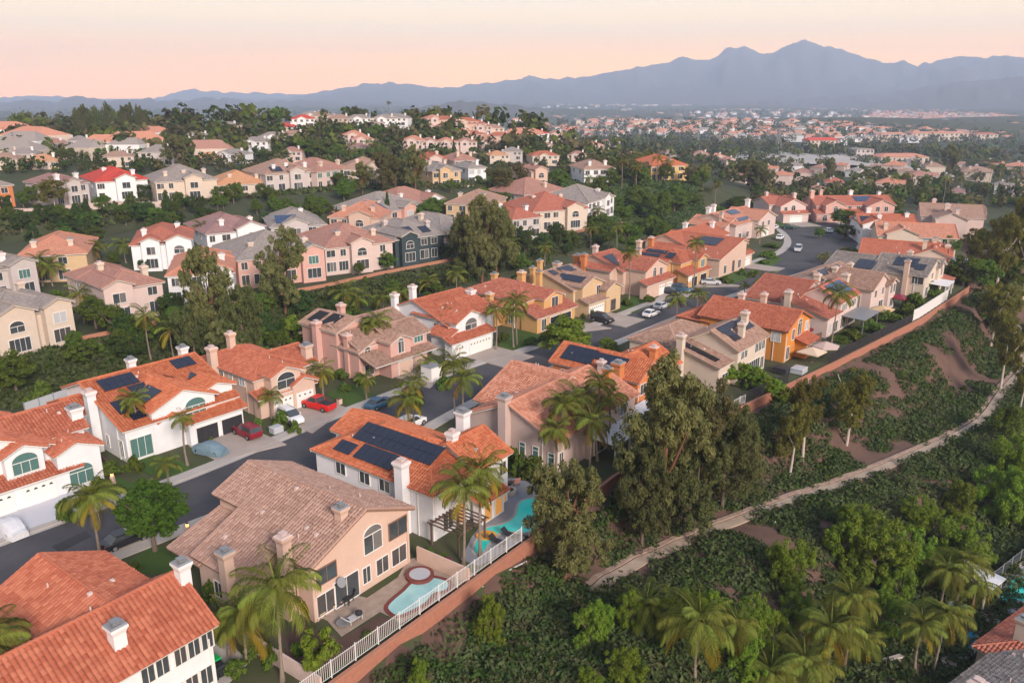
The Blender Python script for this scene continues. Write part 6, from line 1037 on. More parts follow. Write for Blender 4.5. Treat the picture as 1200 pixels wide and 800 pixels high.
def cover_roof(label, k, x0, x1, y0, y1, z, m, slope=.05, posts=3, name='patio_cover', slats=False, pm='trim', o3=None, rot=None, n2=2):
    P = HP_(k, x0, y0) if o3 is None else Vector(o3); r = H[k].rotation_euler[2] if rot is None else rot; root = empty(name, P, r); tag(root, label, 'patio cover'); w, d_ = x1 - x0, y1 - y0; za = z - slope * d_
    if slats:
        b = MB(); b.box(0, w, -.05, .05, za - .14, za); b.box(0, w, d_ - .05, d_ + .05, z - .14, z); b.obj('beam', [M[m]], root); sb = MB(); sb.box(-.06, .06, -.3, d_ + .3, za + .004, za + .12); sm_ = sb.mesh('rafter', [M[m]])
        for i in range(max(4, int(w / .45))): inst('rafter', sm_, root, (w * i / (max(4, int(w / .45)) - 1), 0, 0))
    else:
        b = MB(); P_ = [(-.2, -.2, za), (w + .2, -.2, za), (w + .2, d_, z), (-.2, d_, z)]; b.face([(x, y, q + .14) for x, y, q in P_]); b.face(P_[::-1])
        for i in range(4): j = (i + 1) % 4; b.face([P_[i], P_[j], (*P_[j][:2], P_[j][2] + .14), (*P_[i][:2], P_[i][2] + .14)])
        b.obj('roof_sheet', [M[m]], root)
        for i in range(1, int(w / 1.2)): b = MB(); X = i * w / int(w / 1.2); b.face([(X - .03, -.2, za + .17), (X + .03, -.2, za + .17), (X + .03, d_, z + .17), (X - .03, d_, z + .17)]); b.obj('seam', [M[m]], root)
    q = MB(); q.box(-.09, .09, -.09, .09, -.1, za); me = q.mesh('post', [M[pm]])
    for i in range(posts): inst('post', me, root, (.15 + (w - .3) * i / (posts - 1), .12, 0))
    if n2 > 2:
        for i in range(posts): inst('post', me, root, (.15 + (w - .3) * i / (posts - 1), d_ - .12, 0))
    return root
cover_roof('white flat patio cover behind the pinkish house, beside the palms', 'n4', 4.4, 11.5, -6.2, -2.7, 2.9, 'w_white')
cover_roof('white pergola roof on posts in the corner garden above the wall', 'n4', 13.6, 19.5, -5.6, -1.6, 2.8, 'w_white', n2=4)
cover_roof('large grey patio roof behind the blue solar house', 'n8', 4.6, 13, -6.4, -2.4, 2.8, 'greymetal', pm='greymetal')
cover_roof('white patio roof with columns behind the slate roofed house', 'n10', -3.5, 2.8, -8.5, -5.1, 2.9, 'w_white')
cover_roof('red tiled patio roof between the slate roofed house and the trees', 'n10', 3, 9, -7.5, -4, 3.0, 'rf_clay', .2)
cover_roof('white lattice pergola at the far garden by the trees', 'n11', 5, 11, -9.5, -4.6, 3.6, 'w_white', n2=4)
cover_roof('weathered brown pergola of timber rafters beside the white solar house', 'n3', -2.6, 1.8, -6.4, -2.6, 2.5, 'wood', 0, 2, 'pergola', True, 'wood', n2=4)
cover_roof('white arched terrace roof of the grey roofed pool house', 'n1', 0, 8, 0, 2.6, 3.0, 'w_white', o3=(*at(2, 398, TZ + .2)[:2], TZ), rot=R(20))
def parasol(label, px, py, r, h, m, n=8):
    g = at(px, py, 0); root = empty('parasol', g); tag(root, label, 'parasol'); b = MB(); b.tube([(0, 0, 0), (0, 0, h + .1)], .04, 6); b.obj('pole', [M['darkmetal']], root); b = MB(); C_ = [(r * math.cos(2 * math.pi * k / n), r * math.sin(2 * math.pi * k / n), h - r * .32) for k in range(n)]
    for k in range(n): b.face([C_[k], C_[(k + 1) % n], (0, 0, h)]); b.face([C_[k], (C_[k][0], C_[k][1], C_[k][2] - .18), (C_[(k + 1) % n][0], C_[(k + 1) % n][1], C_[(k + 1) % n][2] - .18), C_[(k + 1) % n]])
    b.obj('canopy', [m], root); b = MB(); b.frustum(0, 0, .6, .5, 0, .1); b.obj('base', [M['darkmetal']], root); return root
parasol('red square canopy in the garden of the bay tower house', 1052, 360, 2.4, 3.0, M['c_darkred'], 4); parasol('tan canopy in front of the bay tower house', 1032, 374, 2.6, 2.9, M['w_tan'], 4); parasol('beige sun sail at the bright orange house', 950, 424, 2.6, 2.7, M['w_beige'], 4); parasol('beige parasol beside the beige sun sail', 966, 418, 2.4, 2.8, M['w_pinkgrey'], 6); parasol('dark red parasol by the wall of the bright orange house', 944, 400, 1.3, 2.8, M['c_darkred'], 6); parasol('white parasol on the terrace in front of the dark green house', 470, 325, 2.2, 3.0, M['w_white'], 6).location.z = TZ + .2
def thing(name, label, cat, loc, rz=0): return tag(empty(name, loc, rz), label, cat)
def chair_(label, loc, rz, m, fm, w=.62, recl=.35):
    t = thing('garden_chair', label, 'chair', loc, rz); b = MB(); b.box(-w / 2, w / 2, -.3, .3, .36, .46); b.obj('seat', [m], t); b = MB(); b.box(-w / 2, w / 2, -.05, .05, 0, .62, 0, Matrix.Translation((0, .3, .46)) @ Matrix.Rotation(-recl, 4, 'X')); b.obj('backrest', [m], t)
    q = MB(); q.box(-.03, .03, -.03, .03, 0, .36); me = q.mesh('leg', [fm])
    for x in (-1, 1):
        for y in (-1, 1): inst('leg', me, t, (x * w * .42, y * .26, 0))
        b = MB(); b.box(x * w / 2 - .03, x * w / 2 + .03, -.3, .3, .58, .63); b.obj('armrest', [fm], t)
    return t
def lounger(label, loc, rz, m, fm):
    t = thing('sun_lounger', label, 'sun lounger', loc, rz); b = MB(); b.box(-.34, .34, -.9, .45, .30, .40); b.obj('seat', [m], t); b = MB(); b.box(-.34, .34, 0, .75, 0, .1, 0, Matrix.Translation((0, .45, .30)) @ Matrix.Rotation(.75, 4, 'X')); b.obj('backrest', [m], t); q = MB(); q.box(-.03, .03, -.03, .03, 0, .3); me = q.mesh('leg', [fm])
    for x in (-1, 1):
        for y in (-.85, .4): inst('leg', me, t, (x * .3, y, 0))
    return t
def table_(label, loc, r, h, m):
    t = thing('garden_table', label, 'table', loc); b = MB(); b.prism([(r * math.cos(k * math.pi / 6), r * math.sin(k * math.pi / 6)) for k in range(12)], h - .05, h, bottom=True); b.obj('table_top', [m], t); q = MB(); q.box(-.03, .03, -.03, .03, 0, h - .05); me = q.mesh('leg', [m])
    for k in range(4): inst('leg', me, t, (r * .6 * math.cos(k * 1.571 + .78), r * .6 * math.sin(k * 1.571 + .78), 0))
    return t
G = lambda x, y: at(x, y, .06)
chair_('cream cushioned chair nearest the corner window on the flagstone patio', G(376, 722), R(50), M['cushion'], M['darkmetal']); chair_('cream cushioned chair nearer the satellite dish on the flagstone patio', G(388, 714), R(30), M['cushion'], M['darkmetal']); chair_('small coral chair by the patio door of the tan roofed house', G(397, 708), R(10), M['redcushion'], M['darkmetal'])
chair_('black wire chair beside the small bistro table', G(410, 703), R(-60), M['darkmetal'], M['darkmetal'], .5); table_('small round black bistro table by the patio door', G(407, 708), .4, .72, M['darkmetal']); table_('low grey ring shaped table frame on the flagstone patio', G(402, 733), .6, .4, M['greymetal'])
lounger('blue and white striped lounger on the flagstone patio', G(413, 728), R(140), M['paleglass'], M['whitemetal'])
t = thing('kettle_grill', 'black kettle grill beside the striped lounger', 'grill', G(421, 726)); b = MB(); b.tube([(0, 0, .5), (0, 0, .62), (0, 0, .85), (0, 0, .98)], [.15, .32, .33, .12], 10); b.obj('bowl', [M['darkmetal']], t); q = MB(); q.box(-.02, .02, -.02, .02, 0, .55); me = q.mesh('leg', [M['greymetal']]); [inst('leg', me, t, (.2 * math.cos(k * 2.1), .2 * math.sin(k * 2.1), 0)) for k in range(3)]
t = thing('satellite_dish', 'grey satellite dish on the wall beside the patio door', 'satellite dish', HP_('n2', 2.0, -1.55, 2.6), R(53)); b = MB(); b.tube([(0, -.55, .25), (0, -.50, .22), (0, -.42, .18)], [.48, .36, .05], 12); b.obj('dish', [M['greymetal']], t); b = MB(); b.tube([(0, 0, 0), (0, -.42, .18)], .04, 5); b.obj('bracket', [M['greymetal']], t)
t = thing('fire_pit', 'round pale fire pit on the grey deck', 'fire pit', G(597, 577)); b = MB(); C_ = lambda r: [(r * math.cos(k * math.pi / 8), r * math.sin(k * math.pi / 8)) for k in range(16)]; b.prism(C_(.85), 0, .42); b.obj('ring', [M['stone']], t); b = MB(); b.prism(C_(.5), .30, .428); b.obj('fire_bowl', [M['darkmetal']], t)
chair_('coral cushioned chair left of the fire pit', G(588, 579), R(-80), M['redcushion'], M['wood'], .8); chair_('coral cushioned chair behind the fire pit', G(604, 568), R(-150), M['redcushion'], M['wood'], .8); t = thing('planter', 'dark square planter beside the fire pit', 'planter', G(596, 570)); b = MB(); b.frustum(0, 0, .5, .6, 0, .6); b.obj('pot', [M['darkmetal']], t); b = MB(); b.frustum(0, 0, .5, .5, .6, .62); b.obj('soil', [M['soil']], t)
lounger('black sun lounger left of the pair by the teal pool', G(584, 637), R(60), M['darkmetal'], M['greymetal']); lounger('black sun lounger right of the pair by the teal pool', G(598, 629), R(60), M['darkmetal'], M['greymetal'])
def bin_(label, px, py, lid): t = thing('rubbish_bin', label, 'bin', G(px, py), R(50)); b = MB(); b.frustum(0, 0, .5, .62, .06, .98, 0, .56, .72); b.obj('body', [M['binblack']], t); b = MB(); b.frustum(0, 0, .68, .6, .98, 1.08, 0, .78, .6); b.obj('lid', [M[lid]], t); q = MB(); q.tube([(-.05, 0, 0), (.05, 0, 0)], .12, 8); me = q.mesh('wheel', [M['tyre']]); [inst('wheel', me, t, (x, .3, .12)) for x in (-.24, .24)]
bin_('black bin with bright green lid beside the bottom left house', 254, 783, 'bingreen'); bin_('black bin behind the green lidded bin', 259, 791, 'binblack'); bin_('black bin in front at the side of the bottom left house', 251, 797, 'binblack')
def carbox(name, label, cat, px, py, w, d_, h, m, rz=50, cap=None, z=.14): g = at(px, py, z); t = thing(name, label, cat, g, R(rz)); b = MB(); b.frustum(0, 0, w, w * .97, 0, h, 0, d_, d_ * .97); b.obj('body', [m], t); b = MB(); b.frustum(0, 0, w * 1.05, w * .9, h, h + .08, 0, d_ * 1.05, d_ * .9, True); b.obj('lid', [cap or m], t); return t
carbox('storage_container', 'white storage container with grey frame on the drive of the salmon pink house', 'container', 506, 444, 2.4, 2.4, 2.3, M['trim'], cap=M['greymetal']); carbox('utility_box', 'pale green utility box on the lawn beside the white parked car', 'utility box', 324, 506, 1.5, 1.2, .8, M['paleglass'])
carbox('planter', 'square stone planter on the lawn beside the red pickup', 'planter', 398, 473, .6, .6, .8, M['w_peach'], cap=M['soil']); carbox('hot_tub', 'covered dark hot tub in the hedge garden of the cream solar house', 'hot tub', 916, 436, 2.2, 2.2, .9, M['darkmetal']); carbox('hot_tub', 'pale covered spa beside the dark hot tub', 'hot tub', 936, 436, 2.4, 2, .8, M['paleglass'])
t = thing('basketball_hoop', 'basketball hoop on the drive of the hoop house', 'basketball hoop', at(805, 343, .14), R(50)); b = MB(); b.tube([(0, 0, 0), (0, 0, 2.6), (0, -.5, 3.0)], .07, 6); b.obj('pole', [M['darkmetal']], t); b = MB(); b.box(-.9, .9, -.58, -.53, 2.7, 3.8); b.obj('backboard', [M['trim']], t); b = MB(); b.tube([(.22 * math.cos(k * .7), -.8 + .22 * math.sin(k * .7), 3.0) for k in range(10)], .02, 4); b.obj('hoop', [M['c_red']], t); b = MB(); b.frustum(0, .2, 1, .7, 0, .2); b.obj('base', [M['darkmetal']], t)
def lantern(label, px, py, h=1.5, z=0): t = thing('garden_lamp', label, 'lamp', at(px, py, z)); b = MB(); b.frustum(0, 0, .45, .38, 0, h - .35, 0); b.obj('pillar', [M['w_peach']], t); b = MB(); b.frustum(0, 0, .2, .26, h - .35, h, 0, bottom=True); b.obj('lamp_glass', [M['lamp']], t); b = MB(); b.frustum(0, 0, .36, .05, h, h + .12, 0, bottom=True); b.obj('lamp_cap', [M['darkmetal']], t)
lantern('lit lantern pillar between the left lawns', 133, 568); lantern('lit lantern by the porch of the tan roofed house', 221, 628); lantern('lit lantern beside the garage door of the left edge house', 66, 570, 1.8)
def pipe(label, P, r, m): P = [ground(x, y) + Vector((0, 0, .25)) for x, y in P]; b = MB(); b.tube(P, r, 6); tag(b.obj('pipe', [m]), label, 'pipe')
pipe('white irrigation pipe crossing the path on the bare slope', [(882, 588), (896, 598), (908, 606), (922, 616)], .09, M['whitemetal']); pipe('short white pipe crossing the longer white pipe', [(908, 614), (914, 604)], .07, M['whitemetal']); pipe('white pipe lying below the brick wall corner', [(565, 690), (585, 676), (600, 668), (617, 660)], .07, M['whitemetal']); pipe('pair of white pipes below the path, nearer one', [(765, 704), (792, 690)], .06, M['whitemetal']); pipe('pair of white pipes below the path, farther one', [(768, 707), (796, 692)], .06, M['whitemetal'])
# ---------------------------------------------------------------- vehicles
def loft(b, secs, m=0, sm=True):
    for a, c in zip(secs, secs[1:]):
        n = len(a)
        for k in range(n): b.face([a[k], a[(k + 1) % n], c[(k + 1) % n], c[k]], m, smooth=sm)
    b.face(secs[0], m); b.face(secs[-1][::-1], m)
ring = lambda x, w, zl, zh, t=.90: [(x, -w * .94, zl), (x, -w, zl + .35 * (zh - zl)), (x, -w * .98, zl + .8 * (zh - zl)), (x, -w * t, zh), (x, w * t, zh), (x, w * .98, zl + .8 * (zh - zl)), (x, w, zl + .35 * (zh - zl)), (x, w * .94, zl)]
def vehicle(label, px, py, rot, kind_, paint, cat='car', z=.14, name='parked_car'):
    L, w, gh = {'sedan': (4.7, .92, 1.44), 'suv': (4.8, .97, 1.74), 'pickup': (5.7, 1.0, 1.86)}[kind_]; t = thing(name, label, cat, at(px, py, z), R(rot)); pm = M['c_' + paint]; f = {'sedan': 1, 'suv': 1.16, 'pickup': 1.22}[kind_]
    st = [(-.5, .80, .42, .82), (-.475, .93, .30, .94), (-.3, 1, .24, .97), (.15, 1, .24, .95), (.36, .97, .25, .86), (.46, .90, .28, .76), (.5, .74, .38, .66)]
    b = MB(); loft(b, [ring(x * L, w * k, zl, zh * f) for x, k, zl, zh in st]); b.obj('body', [pm], t)
    g = {'sedan': [(-.40, .80, .93), (-.24, .74, gh - .03), (.02, .75, gh), (.20, .80, .93)], 'suv': [(-.475, .84, 1.08), (-.42, .80, gh - .04), (.05, .80, gh), (.24, .84, 1.08)], 'pickup': [(-.10, .86, 1.14), (-.07, .82, gh - .02), (.12, .82, gh), (.26, .86, 1.12)]}[kind_]
    zb = g[0][2] - .05; b = MB(); loft(b, [[(x * L, -w * .90, zb), (x * L, -w * k, zt), (x * L, w * k, zt), (x * L, w * .90, zb)] for x, k, zt in g], 0, False); b.obj('windows', [M['glass']], t)
    b = MB(); x0, x1 = g[1][0] * L - .06, g[2][0] * L + .06; b.frustum((x0 + x1) / 2, 0, x1 - x0, x1 - x0 - .2, gh - .05, gh + .03, 0, w * 1.64, w * 1.5); b.obj('roof', [pm], t)
    b = MB()
    for s in (-1, 1):
        for i in (0, 1): A, B = g[2 * i], g[2 * i + 1]; b.tube([(A[0] * L, s * w * .9, zb), (B[0] * L, s * w * B[1], B[2])], .045, 4)
    b.obj('pillars', [pm], t)
    if kind_ == 'pickup': b = MB(); b.box(-L * .475, -L * .12, -w * .80, w * .80, 1.0, 1.20); b.obj('load_bed', [M['darkmetal']], t)
    if kind_ == 'suv':
        for s in (-1, 1): b = MB(); b.tube([(-.40 * L, s * w * .68, gh + .08), (.02 * L, s * w * .68, gh + .08)], .03, 4); b.obj('roof_rail', [M['darkmetal']], t)
    r = .34 if kind_ == 'sedan' else .38; q = MB(); q.tube([(0, -.12, 0), (0, .12, 0)], r, 14); tm = q.mesh('tyre', [M['tyre']]); q = MB(); q.tube([(0, -.13, 0), (0, .13, 0)], r * .6, 10); rm_ = q.mesh('rim', [M['greymetal']])
    for x in (-.31, .31):
        for s in (-1, 1): o = inst('wheel', tm, t, (x * L, s * (w - .09), r)); inst('rim', rm_, o)
    for s in (-1, 1):
        q = MB(); q.box(L * .462, L * .488, s * w * .58 - .17, s * w * .58 + .17, .60 * f, .72 * f); q.obj('headlight', [M['headlamp']], t); q = MB(); q.box(-L * .498, -L * .47, s * w * .68 - .14, s * w * .68 + .14, .72 * f, .86 * f); q.obj('tail_light', [M['tail']], t)
        q = MB(); q.box(L * .17, L * .20, s * w * 1.02 - .1, s * w * 1.02 + .1, .95 * f, 1.06 * f); q.obj('side_mirror', [pm], t)
    return t
vehicle('dark red sport utility car on the drive of the charcoal garage house', 290, 510, 140, 'suv', 'darkred'); vehicle('white sport utility car on the peach hip roof house drive', 341, 493, -45, 'suv', 'white'); vehicle('bright red pickup truck parked beside the white car', 373, 478, 150, 'pickup', 'red', 'pickup truck', name='pickup_truck'); vehicle('blue sedan parked at the far kerb by the lawn', 445, 476, 53, 'sedan', 'blue', z=.03)
vehicle('black car at the near kerb half hidden by the round tree', 148, 636, 48, 'sedan', 'black', z=.03); vehicle('white car with dark windows at the near kerb under the palms', 482, 500, 54, 'suv', 'white', z=.03); vehicle('black car on the ochre house drive', 652, 384, -42, 'sedan', 'black'); vehicle('dark blue car beside the black car on the ochre house drive', 660, 381, -42, 'sedan', 'darkblue'); vehicle('black utility car on the mottled roof house drive', 706, 377, -40, 'suv', 'black')
vehicle('white sedan at the far kerb in front of the garden pots', 763, 370, 50, 'sedan', 'white', z=.03); vehicle('grey car parked in front of the white kerbside sedan', 775, 361, 50, 'sedan', 'silver', z=.03); vehicle('dark car on the small garage house drive', 786, 344, -40, 'sedan', 'darkblue'); vehicle('blue grey utility car beside the dark car on the drive', 799, 342, -40, 'suv', 'blue'); vehicle('silver sedan on the hoop house drive', 833, 333, -10, 'sedan', 'silver')
vehicle('white utility car driving down the road at the bend', 935, 294, -115, 'suv', 'silver', z=.03, name='moving_car'); vehicle('dark green car in front of the garage at the road end', 925, 268, -20, 'sedan', 'green', z=.05); vehicle('white car parked beside the bend, upper', 908, 268, 60, 'sedan', 'white', z=.14); vehicle('white car parked beside the bend, lower', 914, 280, 60, 'sedan', 'white', z=.14); vehicle('small white car at the right kerb by the clipped trees', 970, 272, 90, 'sedan', 'white', z=.03)
def tarp(label, px, py, rot, m, L=4.8, w=1.0, seed=1):
    g = random.Random(seed); t = thing('covered_car', label, 'car', at(px, py, .14), R(rot)); b = MB(); secs = []
    for i in range(13):
        f = i / 12; x = (f - .5) * L; top = .82 + .62 * max(0, math.sin(math.pi * min(1, max(0, (f - .12) / .76)))) ** .7 if .1 < f < .9 else .72 + .1 * math.sin(f * 9); e = 1 - .25 * abs(2 * f - 1) ** 4; j = lambda: g.uniform(-.03, .03)
        secs.append([(x + j(), s * w * e * k + j(), z * top + (j() if z else 0)) for s, k, z in ((-1, 1.03, 0), (-1, 1.02, .35), (-1, .98, .58), (-1, .78, .9), (-1, .35, 1.0), (1, .35, 1.0), (1, .78, .9), (1, .98, .58), (1, 1.02, .35), (1, 1.03, 0))])
    loft(b, secs); b.obj('cover', [m], t); q = MB(); q.tube([(0, -.12, 0), (0, .12, 0)], .3, 12); me = q.mesh('wheel', [M['tyre']])
    for x in (-.3, .3):
        for s in (-1, 1): inst('wheel', me, t, (x * L, s * (w - .16), .3))
tarp('car under a silver white cover on the pale drive at the left edge', 13, 622, -38, M['tarpwhite'], 5.0, 1.05, 1); tarp('car under a blue grey cover beside the dark red car', 247, 530, -22, M['tarpgrey'], 4.6, 1.0, 2)
# ---------------------------------------------------------------- the lower neighbourhood at the right edge
ZL = -13.0
LG = 'houses of the lower neighbourhood'
p = at(1150, 792, ZL + 3)
pL = at(1130, 752, ZL + 3); house('cream house with dark terracotta hip roof in the bottom right corner', (pL.x + 9.5, pL.y - 9.5), 35, [('H', -2, 14, 0, 12, 3.2, .38), ('H', 5, 16, -6, 4, 3.0, .38)], 'cream', 'clay', [(1.0, 9.5, 2, 7.2, 1.5, 'cream'), (12, 9, 2, 9.0, 1.5, 'cream')], [('F', 0, 1.5, 1.4, 1.6, 1.4, 'w'), ('L', -2, 5, 1.4, 1.8, 2.1, 'p')], z=ZL, found=3, group=LG)
pL = at(1078, 800, ZL + 3); house('house with dark grey roof and white chimney at the bottom right edge', (pL.x + 7.5, pL.y - 8.5), 35, [('X', -2, 12, 0, 9, 4.5, 5.0, .38)], 'white', 'grey', [(-1.2, 6.4, 2, 7.0, 1.6, 'white')], [], z=ZL, found=3, group=LG)
pxl = lambda n, m, pts, dz: pxpoly(n, m, pts, ZL + dz, z0=ZL - 2.5)
pxl('pool_terrace', M['paledrive'], [(1158, 690), (1200, 662), (1230, 660), (1240, 720), (1168, 716)], .3); pxl('paved_yard', M['patio'], [(1085, 770), (1108, 712), (1150, 690), (1180, 700), (1170, 735), (1130, 745), (1118, 790)], .28)
pool('turquoise free form pool at the right edge of the picture', [(1170, 697), (1180, 688), (1188, 678), (1200, 676), (1216, 680), (1214, 706), (1196, 703), (1180, 704)], M['bluewater'] if 0 else M['teal'], .35, M['stone'], None, ZL + .35)
pool('dark blue pool in front of the bottom right house', [(1120, 748), (1127, 738), (1139, 738), (1144, 748), (1138, 764), (1124, 768)], M['bluewater'], .3, M['stone'], None, ZL + .35)
cover_roof('white pergola roof in the bottom right garden', 'n1', 0, 4.6, 0, 4.6, 3.0, 'w_white', o3=(*at(1150, 722, ZL)[:2], ZL + .2), rot=R(38), n2=4, posts=2)
a, b_ = at(1152, 690, ZL + .5), at(1215, 640, ZL + .5); picket_fence('glass_fence', 'dark glass fence along the turquoise pool terrace', [tuple(a), tuple(b_)], 1.4, M['greymetal'], solid=M['glass']); wall_run('terrace_wall', 'pale retaining wall under the dark glass fence', 'wall', [tuple(at(1156, 693, ZL + .4)), tuple(at(1218, 643, ZL + .4))], 0, .3, M['w_palepink'], None, 2.5, 4)
chair_('dark teal chair in the bottom right yard, left one', at(1116, 716, ZL + .3), R(20), M['tarpgrey'], M['darkmetal'], .8); chair_('dark teal chair in the bottom right yard, right one', at(1132, 720, ZL + .3), R(20), M['tarpgrey'], M['darkmetal'], .8); carbox('stone_block', 'pale garden wall end among the palms at the bottom right', 'wall', 1028, 785, 6, .5, 1.0, M['stone'], 20, z=ZL + 1.2)
# ---------------------------------------------------------------- far town, mountains, haze
def boxes(name, regs, seed, mats_, sz, kind='stuff'):
    g = random.Random(seed); b = MB()
    for x0, x1, y0, y1, n in regs:
        for p in ground_many([g.uniform(x0, x1) for _ in range(n)], [y0 + (y1 - y0) * g.random() ** .8 for _ in range(n)]):
            p = Vector(p); w, d_, h = g.uniform(.7, 1.5) * sz, g.uniform(.7, 1.2) * sz * .8, g.uniform(4, 7); a = g.uniform(-.5, .5); Mx = Matrix.Translation(p) @ Matrix.Rotation(a, 4, 'Z'); wi = g.choice((0, 0, 1)); ri = g.choice((2, 3, 3, 4))
            c = [Mx @ Vector(q) for q in ((-w / 2, -d_ / 2, -3), (w / 2, -d_ / 2, -3), (w / 2, d_ / 2, -3), (-w / 2, d_ / 2, -3), (-w / 2, -d_ / 2, h), (w / 2, -d_ / 2, h), (w / 2, d_ / 2, h), (-w / 2, d_ / 2, h), (-w * .25, 0, h + d_ * .22), (w * .25, 0, h + d_ * .22))]
            for q in ((0, 1, 5, 4), (1, 2, 6, 5), (2, 3, 7, 6), (3, 0, 4, 7)): b.face([c[i] for i in q], wi)
            for q in ((4, 5, 9, 8), (6, 7, 8, 9), (5, 6, 9), (7, 4, 8)): b.face([c[i] for i in q], ri)
    o = b.obj(name, mats_); return tag(o, kind=kind)
bm_ = [M['w_white'], M['w_cream'], M['rf_pinkbrown'], M['rf_salmon'], M['rf_grey']]
boxes('distant_houses', [(840, 1200, 112, 130, 800), (1020, 1190, 130, 143, 420), (840, 1200, 130, 165, 330), (640, 860, 113, 125, 300), (600, 860, 125, 160, 200), (0, 250, 165, 190, 12)], 3, bm_, 20)
def block(name, label, L, Rr, depth, h, wall, roof, floors, cols, zoff=0, hip=True):
    a, b_ = ground(*L), ground(*Rr); rot = 4; w = (Rr[0] - L[0]) * math.hypot(a.x, a.y) / FPX; root = empty(name, (a.x, a.y, a.z), R(rot)); tag(root, label, 'building')
    m = MB(); m.box(0, w, 0, depth, -6, h); m.obj('wall', [M['w_' + wall]], root); m = MB(); m.frustum(w / 2, depth / 2, w + 1.6, w - depth * .6, h, h + (2.6 if hip else .6), 0, depth + 1.6, depth * .3 if hip else depth + 1.2); m.obj('roof', [M['rf_' + roof]], root)
    for f in range(floors):
        for c in range(cols): add_window(root, 'F', 0, (c + .5) * w / cols, (f + .55) * h / floors, w / cols * .42, h / floors * .55, 'p')
    return root
block('hotel_building', 'long cream building with red roof and red end beyond the pale car park', (945, 177), (980, 176), 14, 11, 'cream', 'red', 3, 8)
block('office_building', 'low white building right of the red roofed long building', (984, 169), (1008, 168), 20, 8, 'white', 'grey', 2, 4, hip=False)
block('parking_building', 'grey flat roofed building with openings beyond the pale car park', (1003, 186), (1022, 188), 18, 9, 'grey', 'grey', 2, 4, hip=False)
block('shopping_building', 'very long low building with salmon roof beside the pale car park', (1032, 192), (1084, 200), 26, 6, 'cream', 'salmon', 1, 9)
block('apartment_building', 'long pale apartment block with salmon roof far across the golf green', (1068, 164), (1128, 163), 20, 10, 'cream', 'salmon', 2, 12)
block('apartment_building', 'pinkish apartment block left of the long pale apartment block', (1032, 164), (1060, 163), 20, 9, 'palepink', 'salmon', 2, 6)
block('apartment_building', 'red roofed block right of the long pale apartment block', (1144, 165), (1166, 165), 20, 10, 'cream', 'clay', 2, 5)
block('warehouse_building', 'white flat warehouse far out on the wooded plain', (896, 141), (912, 140), 40, 9, 'white', 'grey', 1, 5, hip=False)
# pale graded ground of the car park and the golf green, lying on the terrain
def patch(name, pts, m, lift=.35):
    P = [ground(x, y) for x, y in pts]; cx = sum((p for p in P), Vector()) / len(P); b = MB()
    for i in range(len(P)): b.face([tuple(P[i] + Vector((0, 0, lift))), tuple(P[(i + 1) % len(P)] + Vector((0, 0, lift))), (cx.x, cx.y, cx.z + lift + .4)])
    return tag(b.obj(name, m), kind='structure')
patch('car_park', [(842, 180), (900, 178), (950, 182), (1000, 180), (1030, 190), (1078, 199), (1060, 203), (1000, 196), (930, 194), (860, 188)], M['concrete'], 1.5)
patch('golf_green', [(1090, 174), (1130, 170), (1160, 168), (1180, 174), (1165, 184), (1130, 180)], M['grass'], 1.2)
def lattice(px, py, top, label):
    g = ground(px, py); u, yy, zz = ray(px, top); h = CAMH + zz * math.hypot(g.x, g.y) / math.hypot(u, yy) - g.z; root = empty('power_tower', g, .4); tag(root, label, 'power tower'); b = MB(); w = h * .10
    for i in (-1, 1):
        for j in (-1, 1): b.tube([(i * w, j * w, -1), (i * w * .2, j * w * .2, h)], .28, 4)
    for k in range(7):
        f, f2 = k / 7, (k + 1) / 7; a, c = w * (1 - .8 * f), w * (1 - .8 * f2)
        for s in (-1, 1): b.tube([(-a, s * a, h * f), (c, s * c, h * f2)], .16, 4); b.tube([(a, s * a, h * f), (-c, s * c, h * f2)], .16, 4)
    b.obj('mast', [M['greymetal']], root); b = MB()
    for f in (.72, .84, .96): b.tube([(-h * .14, 0, h * f), (0, 0, h * f + 1), (h * .14, 0, h * f)], .22, 4)
    b.obj('cross_arm', [M['greymetal']], root)
lattice(911, 182, 150, 'grey lattice power tower beyond the car park'); lattice(842, 178, 156, 'thin grey mast at the left end of the car park'); lattice(817, 176, 156, 'grey lattice tower over the dark woods')
# the mountain ranges: photo outlines, each range at its own distance
def ridge(name, dist, depth, pts, m, seed):
    g = np.random.RandomState(seed); xs = np.arange(pts[0][0], pts[-1][0] + 1, 3.0); ys = np.interp(xs, [p[0] for p in pts], [p[1] for p in pts]); ys = ys + np.convolve(g.normal(size=len(xs)), np.ones(3) / 3, 'same') * 1.5
    n = len(xs); rows = 26; V = np.zeros((rows, n, 3)); th_ = np.zeros((rows, n)); ph = g.uniform(0, 6.28, 12)
    for i, (x, y) in enumerate(zip(xs, ys)):
        u, yy, zz = ray(x, y); L = math.hypot(u, yy); top = CAMH + zz / L * dist
        for r in range(rows):
            f = r / (rows - 1); dr = dist - depth * (1 - f); sp = sum(math.sin(x / s + ph[k] + f * (5 + k) * (1 if k % 2 else -1)) * a for k, (s, a) in enumerate(((37, .5), (19, .32), (9, .24), (5, .15)))); e = f ** 1.15 * (1 + .22 * sp * math.sin(math.pi * f) * 1.6); V[r, i] = (u / L * dr, yy / L * dr, -60 + (top + 60) * e)
    back = V[-1].copy(); back[:, :2] *= 1 + depth * .5 / dist; back[:, 2] = -60; V = np.concatenate([V, back[None]]); rows += 1
    ii_ = np.arange(rows * n).reshape(rows, n); F = np.stack([ii_[:-1, :-1].ravel(), ii_[:-1, 1:].ravel(), ii_[1:, 1:].ravel(), ii_[1:, :-1].ravel()], 1); return tag(inst(name, np_mesh(name, V.reshape(-1, 3), F, m, smooth=True)), kind='structure')
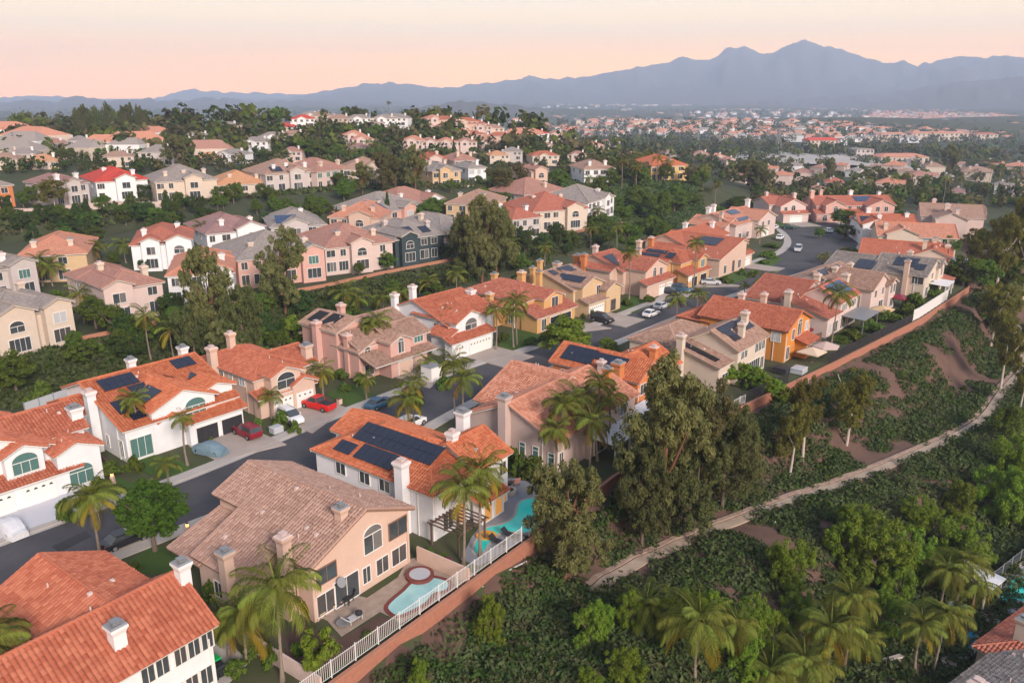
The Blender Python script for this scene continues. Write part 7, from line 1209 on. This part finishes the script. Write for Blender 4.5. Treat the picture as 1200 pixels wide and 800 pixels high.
mm = mat('mountain_chaparral', (.060, .062, .050), .95, (.004, .8, (.10, .088, .070)))
ridge('mountain_range', 8200, 2700, [(-160, 130), (180, 122), (280, 116), (330, 116), (360, 110), (395, 104), (430, 97), (450, 98), (490, 99), (520, 103), (560, 99), (600, 94), (620, 89), (640, 92), (675, 91), (700, 88), (730, 82), (760, 77), (790, 70), (800, 67), (815, 70), (835, 69), (850, 60), (872, 54), (890, 62), (905, 63), (920, 55), (943, 47), (960, 52), (985, 58), (1010, 67), (1040, 74), (1058, 72), (1075, 76), (1090, 75), (1105, 69), (1130, 65), (1155, 67), (1180, 65), (1210, 68), (1300, 60), (1500, 70)], mm, 1)
ridge('mountain_range', 5800, 1500, [(-250, 124), (-60, 122), (0, 121), (30, 116), (60, 119), (90, 113), (130, 118), (170, 116), (215, 118), (250, 113), (300, 119), (360, 117), (400, 121), (460, 119), (500, 124), (640, 128), (760, 124), (800, 121), (900, 116), (1000, 112), (1060, 106), (1120, 97), (1200, 90), (1400, 86)], mm, 2)
ridge('mountain_range', 10200, 1600, [(-300, 110), (-60, 116), (0, 114), (45, 112), (95, 115), (130, 120), (180, 116), (210, 107), (232, 105), (260, 109), (300, 108), (350, 110), (400, 116), (500, 122)], mm, 3)
ridge('foothill', 3400, 700, [(440, 132), (490, 126), (520, 121), (548, 118), (575, 121), (620, 125), (680, 131)], mm, 4)
hz = bpy.data.meshes.new('haze'); bm = bmesh.new(); bmesh.ops.create_cube(bm, size=1.0); bm.to_mesh(hz); bm.free()
ho = inst('haze', hz, None, (0, 4900, 215), (0, 0, 0), (26000, 12600, 700)); tag(ho, kind='stuff')
hm = bpy.data.materials.new('haze'); hm.use_nodes = True; t = hm.node_tree; t.nodes.remove(t.nodes['Principled BSDF']); pv = t.nodes.new('ShaderNodeVolumePrincipled'); pv.inputs['Density'].default_value = 1.6e-4; pv.inputs['Color'].default_value = (.60, .73, .97, 1); t.links.new(pv.outputs[0], t.nodes['Material Output'].inputs['Volume']); hz.materials.append(hm)
# ---------------------------------------------------------------- tell alike things apart
for lab, objs in LABELS.items():
    if len(objs) == 1: continue
    objs.sort(key=lambda o: proj(o.location)[0]); n = len(objs); words = {2: ('left one of two: ', 'right one of two: '), 3: ('leftmost of three: ', 'middle of three: ', 'rightmost of three: ')}.get(n)
    for i, o in enumerate(objs):
        o['group'] = lab + ' (several)' if False else lab.replace(' tree ', ' trees ').replace(' palm ', ' palms ').replace(' bush ', ' bushes ').replace(' shrub ', ' shrubs ')
        if words: o['label'] = words[i].replace(':', '') .replace('left one of two ', 'left of two, ').replace('right one of two ', 'right of two, ') + lab
